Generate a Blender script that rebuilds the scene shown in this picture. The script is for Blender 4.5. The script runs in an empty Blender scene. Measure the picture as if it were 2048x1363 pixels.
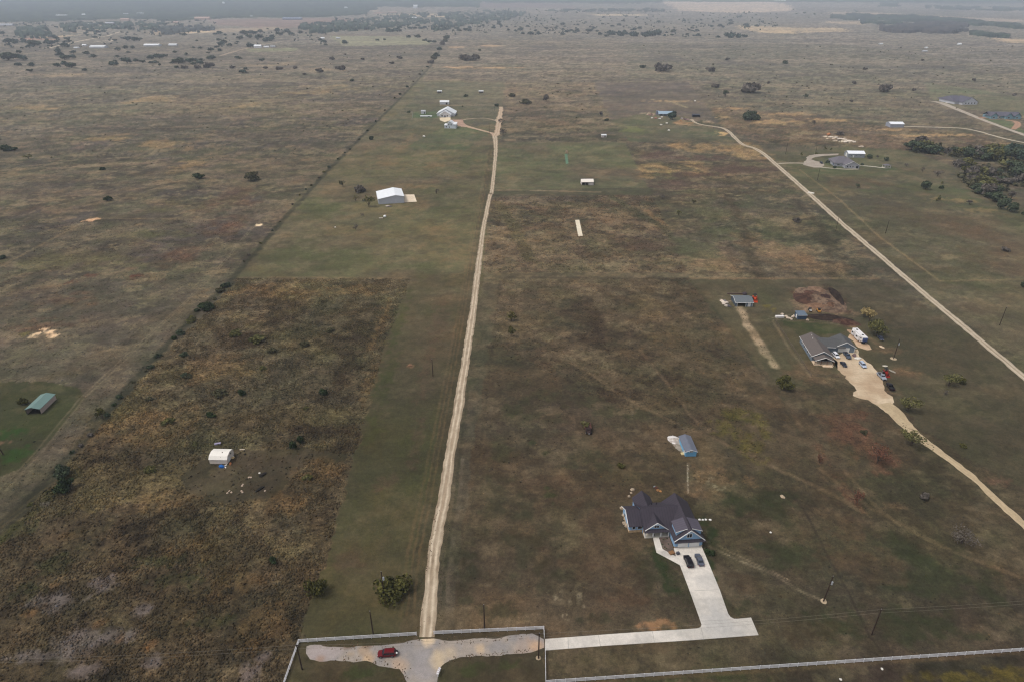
import bpy, math, random
import numpy as np
from mathutils import Vector, Matrix

# ------------------------------------------------------------------ camera, light, exposure
SC = bpy.context.scene
COL = SC.collection
FPX, CX, CY, HC = 1290.0, 1024.0, 681.5, 150.0
TILT = math.atan((CY + 4) / FPX)
cT, sT = math.cos(TILT), math.sin(TILT)

cam_data = bpy.data.cameras.new('camera')
cam_data.sensor_fit = 'HORIZONTAL'
cam_data.sensor_width = 36
cam_data.lens = FPX / 2048 * 36
cam_data.clip_start = 1
cam_data.clip_end = 200000
cam = bpy.data.objects.new('camera', cam_data)
COL.objects.link(cam)
cam.location = (0, 0, HC)
cam.rotation_euler = (math.pi / 2 - TILT, 0, 0)
SC.camera = cam

SUN_EL, SUN_AZ = math.radians(60), math.radians(-105)      # azimuth measured from +Y towards +X
world = bpy.data.worlds.new('World')
SC.world = world
world.use_nodes = True
wn, wl = world.node_tree.nodes, world.node_tree.links
wn.clear()
w_out = wn.new('ShaderNodeOutputWorld')
w_bg = wn.new('ShaderNodeBackground')
w_sky = wn.new('ShaderNodeTexSky')
w_sky.sky_type = 'NISHITA'
w_sky.sun_disc = False
w_sky.sun_elevation = SUN_EL
w_sky.sun_rotation = SUN_AZ
w_sky.dust_density = 4
w_sky.air_density = 1.2
w_hsv = wn.new('ShaderNodeHueSaturation')
w_hsv.inputs['Saturation'].default_value = 0.35           # grey overcast
wl.new(w_sky.outputs[0], w_hsv.inputs['Color'])
wl.new(w_hsv.outputs[0], w_bg.inputs['Color'])
wl.new(w_bg.outputs[0], w_out.inputs['Surface'])
w_bg.inputs['Strength'].default_value = 0.13

sun_d = bpy.data.lights.new('sun', 'SUN')
sun_d.energy = 1.35
sun_d.angle = math.radians(14)
sun_d.color = (1.0, 0.95, 0.89)
sun = bpy.data.objects.new('sun', sun_d)
COL.objects.link(sun)
sd = Vector((math.sin(SUN_AZ) * math.cos(SUN_EL), math.cos(SUN_AZ) * math.cos(SUN_EL), math.sin(SUN_EL)))
sun.rotation_euler = sd.to_track_quat('Z', 'Y').to_euler()

SC.view_settings.view_transform = 'Standard'
SC.view_settings.look = 'None'
SC.view_settings.gamma = 1
SC.view_settings.exposure = 0.0
SC.render.engine = 'CYCLES'
SC.cycles.filter_width = 1.25
SC.cycles.use_denoising = True
SC.cycles.denoiser = 'OPENIMAGEDENOISE'
SC.cycles.denoising_input_passes = 'RGB_ALBEDO_NORMAL'
SC.cycles.denoising_prefilter = 'NONE'
SC.cycles.max_bounces = 5
SC.cycles.diffuse_bounces = 2
SC.cycles.glossy_bounces = 2
SC.cycles.volume_bounces = 1
SC.cycles.transparent_max_bounces = 6

# ------------------------------------------------------------------ survey: photo pixel -> point on the ground
RISE0, RISE1, RISE_H = 5000.0, 12000.0, 114.0                # the land climbs to a low ridge beyond five kilometres
def terr(y):
    t = np.clip((np.asarray(y, float) - RISE0) / (RISE1 - RISE0), 0, 1)
    z = RISE_H * t * t * (3 - 2 * t)
    return np.where(np.asarray(y) > RISE1, np.maximum(0, RISE_H - (np.asarray(y, float) - RISE1) * .05), z)
def G(px, py, z=0.0):
    a, b = (px - CX) / FPX, -(py - CY) / FPX
    r = (sT - b * cT) / (cT + b * sT)
    if r < HC / RISE0 and z == 0:
        lo, hi = RISE0, RISE1
        for i in range(30):
            m = (lo + hi) / 2; t = (m - RISE0) / (RISE1 - RISE0)
            if (HC - RISE_H * t * t * (3 - 2 * t)) / m > r: lo = m
            else: hi = m
        return (a * lo / (cT + b * sT), lo)
    k = (z - HC) / (-sT + b * cT)
    return (a * k, (cT + b * sT) * k)
def PXL(x, y, z=0.0):
    dz = z - HC
    zc = y * cT - dz * sT
    return (CX + FPX * x / zc, CY - FPX * (y * sT + dz * cT) / zc)
def height_at(px, py, top):
    x, y = G(px, py); t0 = float(terr(y))
    lo, hi = 0.0, 80.0
    for i in range(30):
        m = (lo + hi) / 2
        if PXL(x, y, m + t0)[1] > top: lo = m
        else: hi = m
    return lo
def scale_at(px, py):                                      # photo pixels per metre across
    x, y = G(px, py)
    return FPX / (y * cT + HC * sT)

RNG = np.random.default_rng(11)
random.seed(5)

def lin(r, g=None, b=None):
    if g is None: g = b = r
    return tuple((c / 255 / 12.92 if c / 255 <= .04045 else ((c / 255 + .055) / 1.055) ** 2.4) for c in (r, g, b))

# ------------------------------------------------------------------ numpy noise
def _h(ix, iy, s):
    n = (ix.astype(np.int64) * 374761393 + iy.astype(np.int64) * 668265263 + s * 1442695041) & 0xffffffff
    n = ((n ^ (n >> 13)) * 1274126177) & 0xffffffff
    return ((n ^ (n >> 16)) & 0xffff) / 65535.0
def vnoise(x, y, s=0):
    ix, iy = np.floor(x), np.floor(y)
    fx, fy = x - ix, y - iy
    fx = fx * fx * (3 - 2 * fx); fy = fy * fy * (3 - 2 * fy)
    a, b = _h(ix, iy, s), _h(ix + 1, iy, s)
    c, d = _h(ix, iy + 1, s), _h(ix + 1, iy + 1, s)
    return (a + (b - a) * fx) * (1 - fy) + (c + (d - c) * fx) * fy
def fbm(x, y, o=4, s=0, p=.55):
    t, a, n = 0, 1.0, 0
    for i in range(o):
        t = t + a * vnoise(x * 2 ** i + 17 * i, y * 2 ** i - 9 * i, s + i); n += a; a *= p
    return t / n
def sstep(a, b, v):
    t = np.clip((v - a) / (b - a), 0, 1)
    return t * t * (3 - 2 * t)

# ------------------------------------------------------------------ materials
MATS = {}
def new_mat(name):
    m = bpy.data.materials.new(name); m.use_nodes = True
    nt = m.node_tree
    return m, nt.nodes, nt.links, nt.nodes['Principled BSDF']
def mat(name, col, rough=.7, var=.12, scale=1.5, metal=0.0, spec=.3, bump=0.0, stripe=None, coat=0.0, dirt=None):
    """painted / built surface: colour with two scales of noise, optional ribs (period, axis, depth)"""
    if name in MATS: return MATS[name]
    m, N, L, P = new_mat(name)
    tc = N.new('ShaderNodeTexCoord')
    n1 = N.new('ShaderNodeTexNoise'); n1.inputs['Scale'].default_value = scale; n1.inputs['Detail'].default_value = 6
    L.new(tc.outputs['Object'], n1.inputs['Vector'])
    mr = N.new('ShaderNodeMapRange'); mr.inputs[1].default_value = .3; mr.inputs[2].default_value = .7
    mr.inputs[3].default_value = 1 - var; mr.inputs[4].default_value = 1 + var
    L.new(n1.outputs['Fac'], mr.inputs[0])
    mul = N.new('ShaderNodeVectorMath'); mul.operation = 'MULTIPLY'
    mul.inputs[0].default_value = col[:3]
    L.new(mr.outputs[0], mul.inputs[1])
    out = mul.outputs[0]
    hgt = n1.outputs['Fac']
    if stripe:
        per, ax, dep = stripe
        sx = N.new('ShaderNodeSeparateXYZ'); L.new(tc.outputs['Object'], sx.inputs[0])
        a = N.new('ShaderNodeMath'); a.operation = 'DIVIDE'; a.inputs[1].default_value = per
        L.new(sx.outputs['xyz'.index(ax)], a.inputs[0])
        f = N.new('ShaderNodeMath'); f.operation = 'FRACT'; L.new(a.outputs[0], f.inputs[0])
        g = N.new('ShaderNodeMath'); g.operation = 'LESS_THAN'; g.inputs[1].default_value = .2; L.new(f.outputs[0], g.inputs[0])
        k = N.new('ShaderNodeMapRange'); k.inputs[3].default_value = 1; k.inputs[4].default_value = dep
        L.new(g.outputs[0], k.inputs[0])
        m2 = N.new('ShaderNodeVectorMath'); m2.operation = 'MULTIPLY'
        L.new(out, m2.inputs[0]); L.new(k.outputs[0], m2.inputs[1]); out = m2.outputs[0]
    if dirt:
        n2 = N.new('ShaderNodeTexNoise'); n2.inputs['Scale'].default_value = dirt[1]; n2.inputs['Detail'].default_value = 8
        L.new(tc.outputs['Object'], n2.inputs['Vector'])
        r2 = N.new('ShaderNodeMapRange'); r2.inputs[1].default_value = .52; r2.inputs[2].default_value = .72; r2.inputs[4].default_value = dirt[2]
        L.new(n2.outputs['Fac'], r2.inputs[0])
        mx = N.new('ShaderNodeMix'); mx.data_type = 'RGBA'
        L.new(r2.outputs[0], mx.inputs[0]); L.new(out, mx.inputs[6]); mx.inputs[7].default_value = (*dirt[0], 1)
        out = mx.outputs[2]
    L.new(out, P.inputs['Base Color'])
    P.inputs['Roughness'].default_value = rough
    P.inputs['Metallic'].default_value = metal
    P.inputs['Specular IOR Level'].default_value = spec
    P.inputs['Coat Weight'].default_value = coat
    if bump:
        b = N.new('ShaderNodeBump'); b.inputs['Strength'].default_value = bump; b.inputs['Distance'].default_value = .1
        L.new(hgt, b.inputs['Height']); L.new(b.outputs[0], P.inputs['Normal'])
    MATS[name] = m
    return m
def attr_mat(name, rough=.9, fine=((3.0, .25), (.6, .25)), bump=.4, tuft=None, spec=.15, grain=0.0):
    """surface coloured by its own 'Col' colour attribute and world-size noise"""
    if name in MATS: return MATS[name]
    m, N, L, P = new_mat(name)
    at = N.new('ShaderNodeAttribute'); at.attribute_name = 'Col'
    geo = N.new('ShaderNodeNewGeometry')
    out = at.outputs['Color']
    last = None
    for sc, am in fine:
        n = N.new('ShaderNodeTexNoise'); n.inputs['Scale'].default_value = sc; n.inputs['Detail'].default_value = 5
        n.inputs['Roughness'].default_value = .65
        L.new(geo.outputs['Position'], n.inputs['Vector'])
        r = N.new('ShaderNodeMapRange'); r.clamp = False
        r.inputs[1].default_value = .3; r.inputs[2].default_value = .7
        r.inputs[3].default_value = -am; r.inputs[4].default_value = am
        L.new(n.outputs['Fac'], r.inputs[0])
        v = r.outputs[0]
        if tuft:
            ta = N.new('ShaderNodeAttribute'); ta.attribute_name = tuft
            q = N.new('ShaderNodeMath'); q.operation = 'MULTIPLY'
            L.new(v, q.inputs[0]); L.new(ta.outputs['Fac'], q.inputs[1]); v = q.outputs[0]
        e = N.new('ShaderNodeMath'); e.operation = 'ADD'; e.inputs[1].default_value = 1; L.new(v, e.inputs[0])
        f = N.new('ShaderNodeMath'); f.operation = 'MAXIMUM'; f.inputs[1].default_value = .15; L.new(e.outputs[0], f.inputs[0])
        mu = N.new('ShaderNodeVectorMath'); mu.operation = 'MULTIPLY'
        L.new(out, mu.inputs[0]); L.new(f.outputs[0], mu.inputs[1]); out = mu.outputs[0]
        last = last or n
    L.new(out, P.inputs['Base Color'])
    P.inputs['Roughness'].default_value = rough
    P.inputs['Specular IOR Level'].default_value = spec
    if bump:
        b = N.new('ShaderNodeBump'); b.inputs['Strength'].default_value = bump; b.inputs['Distance'].default_value = .25
        L.new(last.outputs['Fac'], b.inputs['Height']); L.new(b.outputs[0], P.inputs['Normal'])
    MATS[name] = m
    return m

# ------------------------------------------------------------------ mesh builder
def link(name, me, parent=None):
    o = bpy.data.objects.new(name, me)
    COL.objects.link(o)
    if parent is not None: o.parent = parent
    return o
def tag(o, label=None, cat=None, group=None, kind=None):
    if label: o['label'] = label
    if cat: o['category'] = cat
    if group: o['group'] = group
    if kind: o['kind'] = kind
    return o
def thing(name, label, cat, loc=(0, 0, 0), rot=0.0, group=None):
    o = bpy.data.objects.new(name, None)
    COL.objects.link(o)
    o.empty_display_size = .5
    o.location = (loc[0], loc[1], loc[2] if len(loc) > 2 else 0)
    o.rotation_euler = (0, 0, rot)
    return tag(o, label, cat, group)
def np_mesh(name, V, Fq, mats, cols=None, smooth=False, extra=None):
    """V (n,3), Fq (m,k) all faces with k corners"""
    me = bpy.data.meshes.new(name)
    V = np.asarray(V, np.float32); Fq = np.asarray(Fq, np.int32)
    k = Fq.shape[1]
    me.vertices.add(len(V)); me.vertices.foreach_set('co', V.ravel())
    me.loops.add(Fq.size); me.loops.foreach_set('vertex_index', Fq.ravel())
    me.polygons.add(len(Fq)); me.polygons.foreach_set('loop_start', np.arange(0, Fq.size, k, dtype=np.int32))
    if smooth: me.polygons.foreach_set('use_smooth', np.ones(len(Fq), bool))
    me.update(calc_edges=True)
    if cols is not None:
        c = np.ones((len(V), 4), np.float32); c[:, :3] = cols
        a = me.color_attributes.new('Col', 'FLOAT_COLOR', 'POINT'); a.data.foreach_set('color', c.ravel())
    for nm, vals in (extra or {}).items():
        a = me.attributes.new(nm, 'FLOAT', 'POINT'); a.data.foreach_set('value', np.asarray(vals, np.float32))
    for m in (mats if isinstance(mats, (list, tuple)) else [mats]): me.materials.append(m)
    return me

class MB:
    def __init__(s): s.v = []; s.f = []
    def add(s, vs, fs):
        n = len(s.v); s.v += [tuple(map(float, v)) for v in vs]; s.f += [tuple(i + n for i in f) for f in fs]; return s
    def box(s, x0, x1, y0, y1, z0, z1):
        return s.add([(x0,y0,z0),(x1,y0,z0),(x1,y1,z0),(x0,y1,z0),(x0,y0,z1),(x1,y0,z1),(x1,y1,z1),(x0,y1,z1)],
                     [(0,3,2,1),(4,5,6,7),(0,1,5,4),(1,2,6,5),(2,3,7,6),(3,0,4,7)])
    def slab(s, pts, t):                                    # a sheet of thickness t hanging below its outline
        n = len(pts); p = [Vector(q) for q in pts]
        lo = [q - Vector((0, 0, t)) for q in p]
        return s.add(p + lo, [tuple(range(n)), tuple(range(2 * n - 1, n - 1, -1))] + [(i, i + n, (i + 1) % n + n, (i + 1) % n) for i in range(n)])
    def prism(s, prof, a0, a1, axis='y'):                   # profile (u,z) swept along an axis
        n = len(prof)
        mk = (lambda u, z, a: (u, a, z)) if axis == 'y' else (lambda u, z, a: (a, u, z))
        vs = [mk(u, z, a0) for u, z in prof] + [mk(u, z, a1) for u, z in prof]
        return s.add(vs, [tuple(range(n)), tuple(range(2 * n - 1, n - 1, -1))] + [(i, i + n, (i + 1) % n + n, (i + 1) % n) for i in range(n)])
    def tube(s, pts, rads, n=6, cap=True):
        pts = [Vector(p) for p in pts]
        if not isinstance(rads, (list, tuple)): rads = [rads] * len(pts)
        base = len(s.v); vs = []
        for i, p in enumerate(pts):
            d = (pts[min(i + 1, len(pts) - 1)] - pts[max(i - 1, 0)]).normalized()
            u = d.cross(Vector((0, 0, 1)) if abs(d.z) < .9 else Vector((1, 0, 0))).normalized(); w = d.cross(u)
            for k in range(n):
                a = 2 * math.pi * k / n
                vs.append(p + (u * math.cos(a) + w * math.sin(a)) * rads[i])
        fs = [(i * n + k, i * n + (k + 1) % n, (i + 1) * n + (k + 1) % n, (i + 1) * n + k) for i in range(len(pts) - 1) for k in range(n)]
        if cap: fs += [tuple(range(n - 1, -1, -1)), tuple((len(pts) - 1) * n + k for k in range(n))]
        return s.add(vs, fs)
    def loft(s, rings, cap=True):                           # rings of equal length
        n = len(rings[0]); vs = [p for r in rings for p in r]
        fs = [(i * n + k, i * n + (k + 1) % n, (i + 1) * n + (k + 1) % n, (i + 1) * n + k) for i in range(len(rings) - 1) for k in range(n)]
        if cap: fs += [tuple(range(n - 1, -1, -1)), tuple((len(rings) - 1) * n + k for k in range(n))]
        return s.add(vs, fs)
    def rock(s, c, r, sq=(1, 1, .7), seed=0):               # a lumpy stone
        rn = random.Random(seed); vs = []; fs = []
        for j, (ph, rr) in enumerate(((-.6, .8), (.05, 1), (.62, .72))):
            for k in range(7):
                a = 2 * math.pi * (k + .5 * j) / 7; q = r * rn.uniform(.75, 1.2)
                vs.append((c[0] + math.cos(a) * q * rr * sq[0], c[1] + math.sin(a) * q * rr * sq[1], c[2] + q * ph * sq[2]))
        vs += [(c[0], c[1], c[2] - r * .6 * sq[2]), (c[0], c[1], c[2] + r * .85 * sq[2])]
        for j in range(2):
            for k in range(7): fs.append((j * 7 + k, j * 7 + (k + 1) % 7, (j + 1) * 7 + (k + 1) % 7, (j + 1) * 7 + k))
        for k in range(7): fs += [(21, (k + 1) % 7, k), (22, 14 + k, 14 + (k + 1) % 7)]
        return s.add(vs, fs)
    def build(s, name, m, parent=None, smooth=False, bevel=0.0, loc=None, rot=None):
        me = bpy.data.meshes.new(name)
        me.from_pydata(s.v, [], s.f); me.update()
        me.materials.append(m)
        if smooth:
            for p in me.polygons: p.use_smooth = True
        o = link(name, me, parent)
        import bmesh
        bm = bmesh.new(); bm.from_mesh(me); bmesh.ops.recalc_face_normals(bm, faces=bm.faces)
        if bevel:
            bmesh.ops.bevel(bm, geom=[e for e in bm.edges if len(e.link_faces) == 2 and e.calc_face_angle(0) > .5], offset=bevel, segments=2, affect='EDGES', clamp_overlap=True)
        bm.to_mesh(me); bm.free()
        if loc: o.location = loc
        if rot: o.rotation_euler = rot
        return o
def world_poly(pts): return np.array([G(*p) for p in pts])
def inside(poly, X, Y):
    r = np.zeros(X.shape, bool); n = len(poly); j = n - 1
    for i in range(n):
        xi, yi = poly[i]; xj, yj = poly[j]
        c = (yi > Y) != (yj > Y)
        with np.errstate(divide='ignore', invalid='ignore'):
            r ^= c & (X < (xj - xi) * (Y - yi) / (yj - yi if yj != yi else 1e-9) + xi)
        j = i
    return r
def line_dist(poly, X, Y):
    D = np.full(X.shape, 1e9); U = np.zeros(X.shape)
    for i in range(len(poly) - 1):
        ax, ay = poly[i]; bx, by = poly[i + 1]
        dx, dy = bx - ax, by - ay; l2 = dx * dx + dy * dy + 1e-9
        t = np.clip(((X - ax) * dx + (Y - ay) * dy) / l2, 0, 1)
        qx, qy = X - ax - t * dx, Y - ay - t * dy
        d = np.hypot(qx, qy); sgn = np.sign(dx * qy - dy * qx)
        m = d < np.abs(D); D = np.where(m, d * np.where(sgn == 0, 1, sgn), D)
    return D

# ------------------------------------------------------------------ the ground: one sheet to the horizon, coloured by what grows on it, toned by painted vignetting and haze
rows = [-300., -120., -20.]
d = 50.0
while d < 19000:
    rows.append(d); d *= 1.0042 if d < 700 else (1.008 if d < 3000 else 1.012)
rows = np.array(rows)
NX = 1150
us = np.linspace(-1.22, 1.22, NX)
wid = np.maximum(rows, 60) * .80 + HC * .52
GX = (us[None, :] * wid[:, None]); GY = np.repeat(rows[:, None], NX, 1)
GX, GY = GX.ravel(), GY.ravel()
DIST = np.hypot(GX, np.maximum(GY, 60))
C = np.zeros((len(GX), 3), np.float32); TU = np.full(len(GX), .55, np.float32)
# edge wobble and large scale mottling shared by every patch
JX = (fbm(GX / 6, GY / 6, 3, 1) - .5); JY = (fbm(GX / 6, GY / 6, 3, 2) - .5)
N60 = fbm(GX / 70, GY / 70, 4, 3); N20 = fbm(GX / 18, GY / 18, 4, 4); N200 = fbm(GX / 300, GY / 300, 4, 5); N6 = fbm(GX / 5, GY / 5, 4, 6); N3 = fbm(GX / 2.4, GY / 2.4, 3, 61); N25 = fbm(GX / 28, GY / 24, 5, 62)
NSTR = fbm(GX / 260, GY / 60, 4, 8)
def mixc(a, b, t): return np.asarray(a)[None, :] * (1 - t[:, None]) + np.asarray(b)[None, :] * t[:, None]
def put(m, col, alpha=None):
    if alpha is None: C[m] = col
    else: C[m] = C[m] * (1 - alpha[:, None]) + col * alpha[:, None]
def zone(px, ca, cb, tuft=None, e=2.0, ns=0, lo=.36, hi=.64, alpha=1.0, cc=None):
    P = world_poly(px); mn, mx = P.min(0) - e, P.max(0) + e
    bb = (GX > mn[0]) & (GX < mx[0]) & (GY > mn[1]) & (GY < mx[1])
    ix = np.nonzero(bb)[0]
    if not len(ix): return
    ix = ix[inside(P, GX[ix] + JX[ix] * 2 * e, GY[ix] + JY[ix] * 2 * e)]
    n = (N20, N60, N6, N200, NSTR)[ns][ix]
    c = mixc(ca, cb, sstep(lo, hi, n))
    if cc is not None:
        t = sstep(.52, .68, N60[ix]); c = c * (1 - t[:, None]) + np.asarray(cc)[None, :] * t[:, None]
    C[ix] = C[ix] * (1 - alpha) + c * alpha
    if tuft is not None: TU[ix] = tuft
LATER = []                                                  # patches and tracks go on after the broad mottling
def blob(*a, **k): LATER.append((blob_now, a, k))
def track(*a, **k): LATER.append((track_now, a, k))
def blob_now(px, py, rx, ry, col, s=.8, tuft=None, rough=1.0, thr=None):
    x, y = G(px, py); k = scale_at(px, py); wx = rx / k
    wy = max(2.0, abs(G(px, py - ry)[1] - G(px, py + ry)[1]) / 2)
    ix = np.nonzero((abs(GX - x) < wx * 1.7) & (abs(GY - y) < wy * 1.7))[0]
    if not len(ix): return
    q = np.hypot((GX[ix] - x) / wx, (GY[ix] - y) / wy)
    sc = max(2.0, min(wx, wy) * .55)
    n = fbm(GX[ix] / sc + px, GY[ix] / sc, 6, int(px)) - .5
    a = sstep(-.22, .42, (.82 - q) * .8 + n * 2.1 * max(rough, .45)) * sstep(1.7, 1.1, q)
    a = a * np.clip(.45 + 1.1 * N3[ix], .35, 1.1) if rough > .3 else a
    if thr: a = a * sstep(thr - .08, thr + .08, fbm(GX[ix] / 1.6, GY[ix] / 1.6, 3, 77))
    a = a * s
    C[ix] = C[ix] * (1 - a[:, None]) + np.asarray(col)[None, :] * a[:, None]
    if tuft is not None: TU[ix] = TU[ix] * (1 - a) + tuft * a
def track_now(px, w, col, s=.7, brk=.4, soft=.5):
    if brk >= .45: w *= .7; s *= .75
    P = world_poly(px); mn, mx = P.min(0) - w * 2, P.max(0) + w * 2
    ix = np.nonzero((GX > mn[0]) & (GX < mx[0]) & (GY > mn[1]) & (GY < mx[1]))[0]
    if not len(ix): return
    D = np.abs(line_dist(P, GX[ix] + JX[ix] * w * .8, GY[ix] + JY[ix] * w * .8))
    a = sstep(w / 2 * (1 + soft), w / 2 * (1 - soft), D) * s
    a = a * (1 - brk + brk * sstep(.38, .6, fbm(GX[ix] / 4, GY[ix] / 4, 3, 31)) * 1.2)
    a = np.clip(a, 0, 1)
    C[ix] = C[ix] * (1 - a[:, None]) + np.asarray(col)[None, :] * a[:, None]
S = lin
# base pasture, drifting from dry brown to olive
n0 = sstep(.34, .66, N200 * .5 + N60 * .5)
C[:] = mixc(S(88, 78, 66), S(76, 72, 54), n0)
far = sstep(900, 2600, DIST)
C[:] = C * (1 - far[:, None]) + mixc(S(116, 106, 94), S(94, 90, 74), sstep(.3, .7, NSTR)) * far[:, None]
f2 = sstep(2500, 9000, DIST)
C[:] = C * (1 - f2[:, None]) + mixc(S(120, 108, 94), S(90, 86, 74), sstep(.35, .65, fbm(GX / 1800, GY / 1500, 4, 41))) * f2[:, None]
# left pasture beyond the hedge line
zone([(-300, 90), (890, 90), (860, 130), (735, 262), (600, 388), (455, 572), (280, 745), (130, 930), (-300, 1290)], S(84, 76, 64), S(94, 88, 66), .7, 2, 1, cc=S(76, 68, 62))
zone([(-200, 160), (420, 150), (330, 210), (150, 260), (-200, 300)], S(86, 80, 68), S(84, 84, 66), .7, 8, 4, alpha=.7)
for a in [(640, 180, 60, 10), (490, 212, 30, 8), (215, 275, 40, 8), (330, 290, 60, 14), (380, 330, 30, 18), (70, 215, 60, 6), (560, 130, 60, 6), (130, 150, 60, 4), (650, 140, 40, 5), (300, 200, 50, 8)]:
    blob(*a, S(136, 112, 76), .5, 1.0)
for a in [(470, 400, 60, 30), (440, 460, 60, 18), (330, 520, 70, 20), (150, 600, 60, 16), (275, 553, 18, 6), (380, 500, 40, 16), (470, 440, 40, 14), (100, 650, 80, 14)]:
    blob(*a, S(84, 62, 47), .5, 1.1)
blob(268, 553, 16, 6, S(84, 40, 28), .7); blob(180, 551, 14, 4, S(84, 50, 36), .6); blob(140, 565, 10, 5, S(92, 50, 32), .6)
for a in [(80, 300, 90, 16), (40, 380, 80, 30), (250, 360, 90, 26), (150, 470, 110, 26), (560, 330, 60, 30), (350, 250, 100, 18), (520, 270, 60, 16)]:
    blob(*a, S(62, 56, 46), .45, 1.0)
for a in [(200, 520, 120, 18), (330, 420, 60, 18), (90, 520, 80, 20), (300, 470, 80, 12)]:
    blob(*a, S(84, 78, 52), .5, .7)
track([(-50, 560), (180, 437), (460, 439)], 3, S(110, 96, 74), .45)
# strip between hedge and lane
zone([(893, 90), (1000, 165), (1000, 270), (965, 555), (475, 555), (600, 390), (735, 265), (862, 132)], S(88, 84, 58), S(80, 77, 56), .36, 1.5, 1, cc=S(92, 82, 62))
for a in [(800, 300, 26, 14), (775, 325, 30, 12), (870, 330, 30, 10), (830, 410, 40, 12), (700, 460, 60, 14), (915, 510, 30, 20), (880, 470, 40, 30), (840, 372, 50, 5), (905, 560, 30, 24), (770, 524, 14, 6), (820, 275, 10, 12)]:
    blob(*a, S(110, 92, 66), .45, .5)
for a in [(560, 510, 80, 16), (700, 520, 90, 20), (640, 420, 50, 24), (850, 540, 40, 20), (930, 330, 20, 20)]:
    blob(*a, S(68, 72, 44), .5, .4)
# mown strip beside the lane
zone([(823, 553), (968, 545), (952, 640), (925, 740), (895, 890), (838, 1262), (597, 1278), (640, 1140), (690, 985), (715, 880), (770, 690)], S(74, 71, 46), S(66, 63, 42), .36, 1.2, 1, cc=S(82, 73, 54))
for a in [(800, 640, 14, 70), (775, 750, 20, 60), (745, 860, 26, 40)]: blob(*a, S(62, 66, 34), .6, .3)
for a in [(880, 640, 20, 60), (850, 750, 16, 60), (835, 880, 14, 60), (770, 960, 24, 20), (700, 1120, 40, 30)]: blob(*a, S(84, 68, 54), .5, .4)
# rough tussock field
zone([(473, 556), (822, 557), (770, 690), (742, 790), (713, 893), (690, 985), (640, 1140), (597, 1278), (560, 1400), (-400, 1420), (-400, 1360), (0, 1075), (130, 935), (290, 745), (455, 580)], S(98, 84, 58), S(72, 62, 44), 1.25, 3.5, 0, cc=S(80, 72, 52))
for a in [(740, 640, 60, 40), (690, 690, 60, 30), (560, 640, 60, 24), (620, 860, 90, 16), (250, 900, 60, 40), (690, 750, 24, 40), (480, 680, 60, 20)]: blob(*a, S(54, 42, 32), .55, 1.2)
for a in [(300, 850, 120, 40), (420, 740, 90, 30), (560, 580, 120, 14), (720, 580, 60, 12), (760, 650, 12, 60), (740, 760, 14, 50), (640, 940, 50, 30), (560, 1010, 50, 30), (330, 1000, 60, 26)]: blob(*a, S(112, 88, 58), .45, 1.2)
# darker bottom of the field, vignetting painted in: burnt stems, old growth, bare caliche
zone([(-400, 1075), (60, 1040), (260, 1000), (380, 1010), (520, 1060), (600, 1180), (600, 1420), (-400, 1420)], S(74, 60, 46), S(58, 52, 36), 1.2, 5, 0, alpha=.7, cc=S(82, 66, 48))
for a in [(280, 1060, 40, 36), (300, 1100, 24, 16), (200, 1090, 14, 14), (240, 1140, 24, 10), (210, 1350, 30, 16), (100, 1310, 50, 14), (170, 1230, 14, 8)]: blob(*a, S(34, 28, 20), .75, 1.0)
for a in [(110, 1130, 50, 30), (60, 1180, 40, 20), (360, 1160, 60, 20), (330, 1120, 80, 16), (40, 1060, 40, 20), (420, 1240, 50, 24)]: blob(*a, S(46, 50, 26), .6, .9)
for a in [(400, 1090, 60, 30), (470, 1150, 50, 40), (350, 1310, 30, 10), (140, 1070, 30, 14), (520, 1250, 50, 50), (490, 1290, 40, 20)]: blob(*a, S(92, 72, 46), .5, 1.1)
for a in [(110, 1200, 60, 26), (205, 1165, 34, 20), (285, 1220, 24, 16), (160, 1280, 60, 40), (60, 1310, 50, 16), (230, 1270, 60, 18), (170, 1340, 40, 20), (305, 1320, 26, 16), (500, 1345, 30, 30), (90, 1005, 12, 8), (530, 1310, 20, 10)]:
    blob(*a, S(112, 101, 98), .68, .42, .5)
for a in [(95, 1210, 8, 5), (60, 1225, 14, 8), (110, 1170, 10, 6), (200, 1245, 14, 8), (300, 1290, 14, 8), (240, 1275, 8, 3)]: blob(*a, S(106, 78, 50), .5, 1.0)
# mown clearing round the white shed
zone([(362, 955), (405, 918), (470, 900), (600, 897), (697, 905), (690, 922), (610, 925), (575, 960), (560, 990), (480, 1006), (385, 998)], S(72, 62, 48), S(60, 56, 38), .45, 1.5, 0)
# green yard on the left edge
zone([(-300, 770), (90, 762), (158, 775), (175, 795), (100, 880), (40, 935), (-300, 1090)], S(62, 64, 38), S(54, 56, 32), .35, 1.5, 0)
for a in [(20, 865, 26, 14), (30, 910, 26, 18)]: blob(*a, S(40, 66, 22), .75, .3)
blob(4, 885, 14, 7, S(118, 92, 74), .8)
# hedge line verge and the two-track beside it
track([(880, 100), (862, 132), (800, 198), (735, 262), (650, 347), (540, 470), (455, 572), (400, 617), (290, 738), (215, 822), (120, 935), (-20, 1080)], 4.5, S(46, 46, 34), .8, .25)
track([(500, 468), (430, 552), (360, 622), (250, 720), (170, 800), (80, 905), (-10, 1000)], 4.0, S(84, 76, 58), .35, .3, .8)
for o in (-2.2, 2.2): track([(505 + o, 455), (430 + o, 545), (370 + o, 605), (240 + o * 2, 725), (165 + o * 2, 795), (80 + o * 3, 900), (0 + o * 3, 985)], .8, S(118, 106, 86), .42, .4)
for o in (0, 12): track([(155 + o, 925), (60 + o, 1000), (-20 + o, 1062)], .9, S(96, 82, 56), .5)
track([(150, 945), (70, 1020), (-20, 1095)], 4, S(58, 58, 26), .6)
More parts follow.
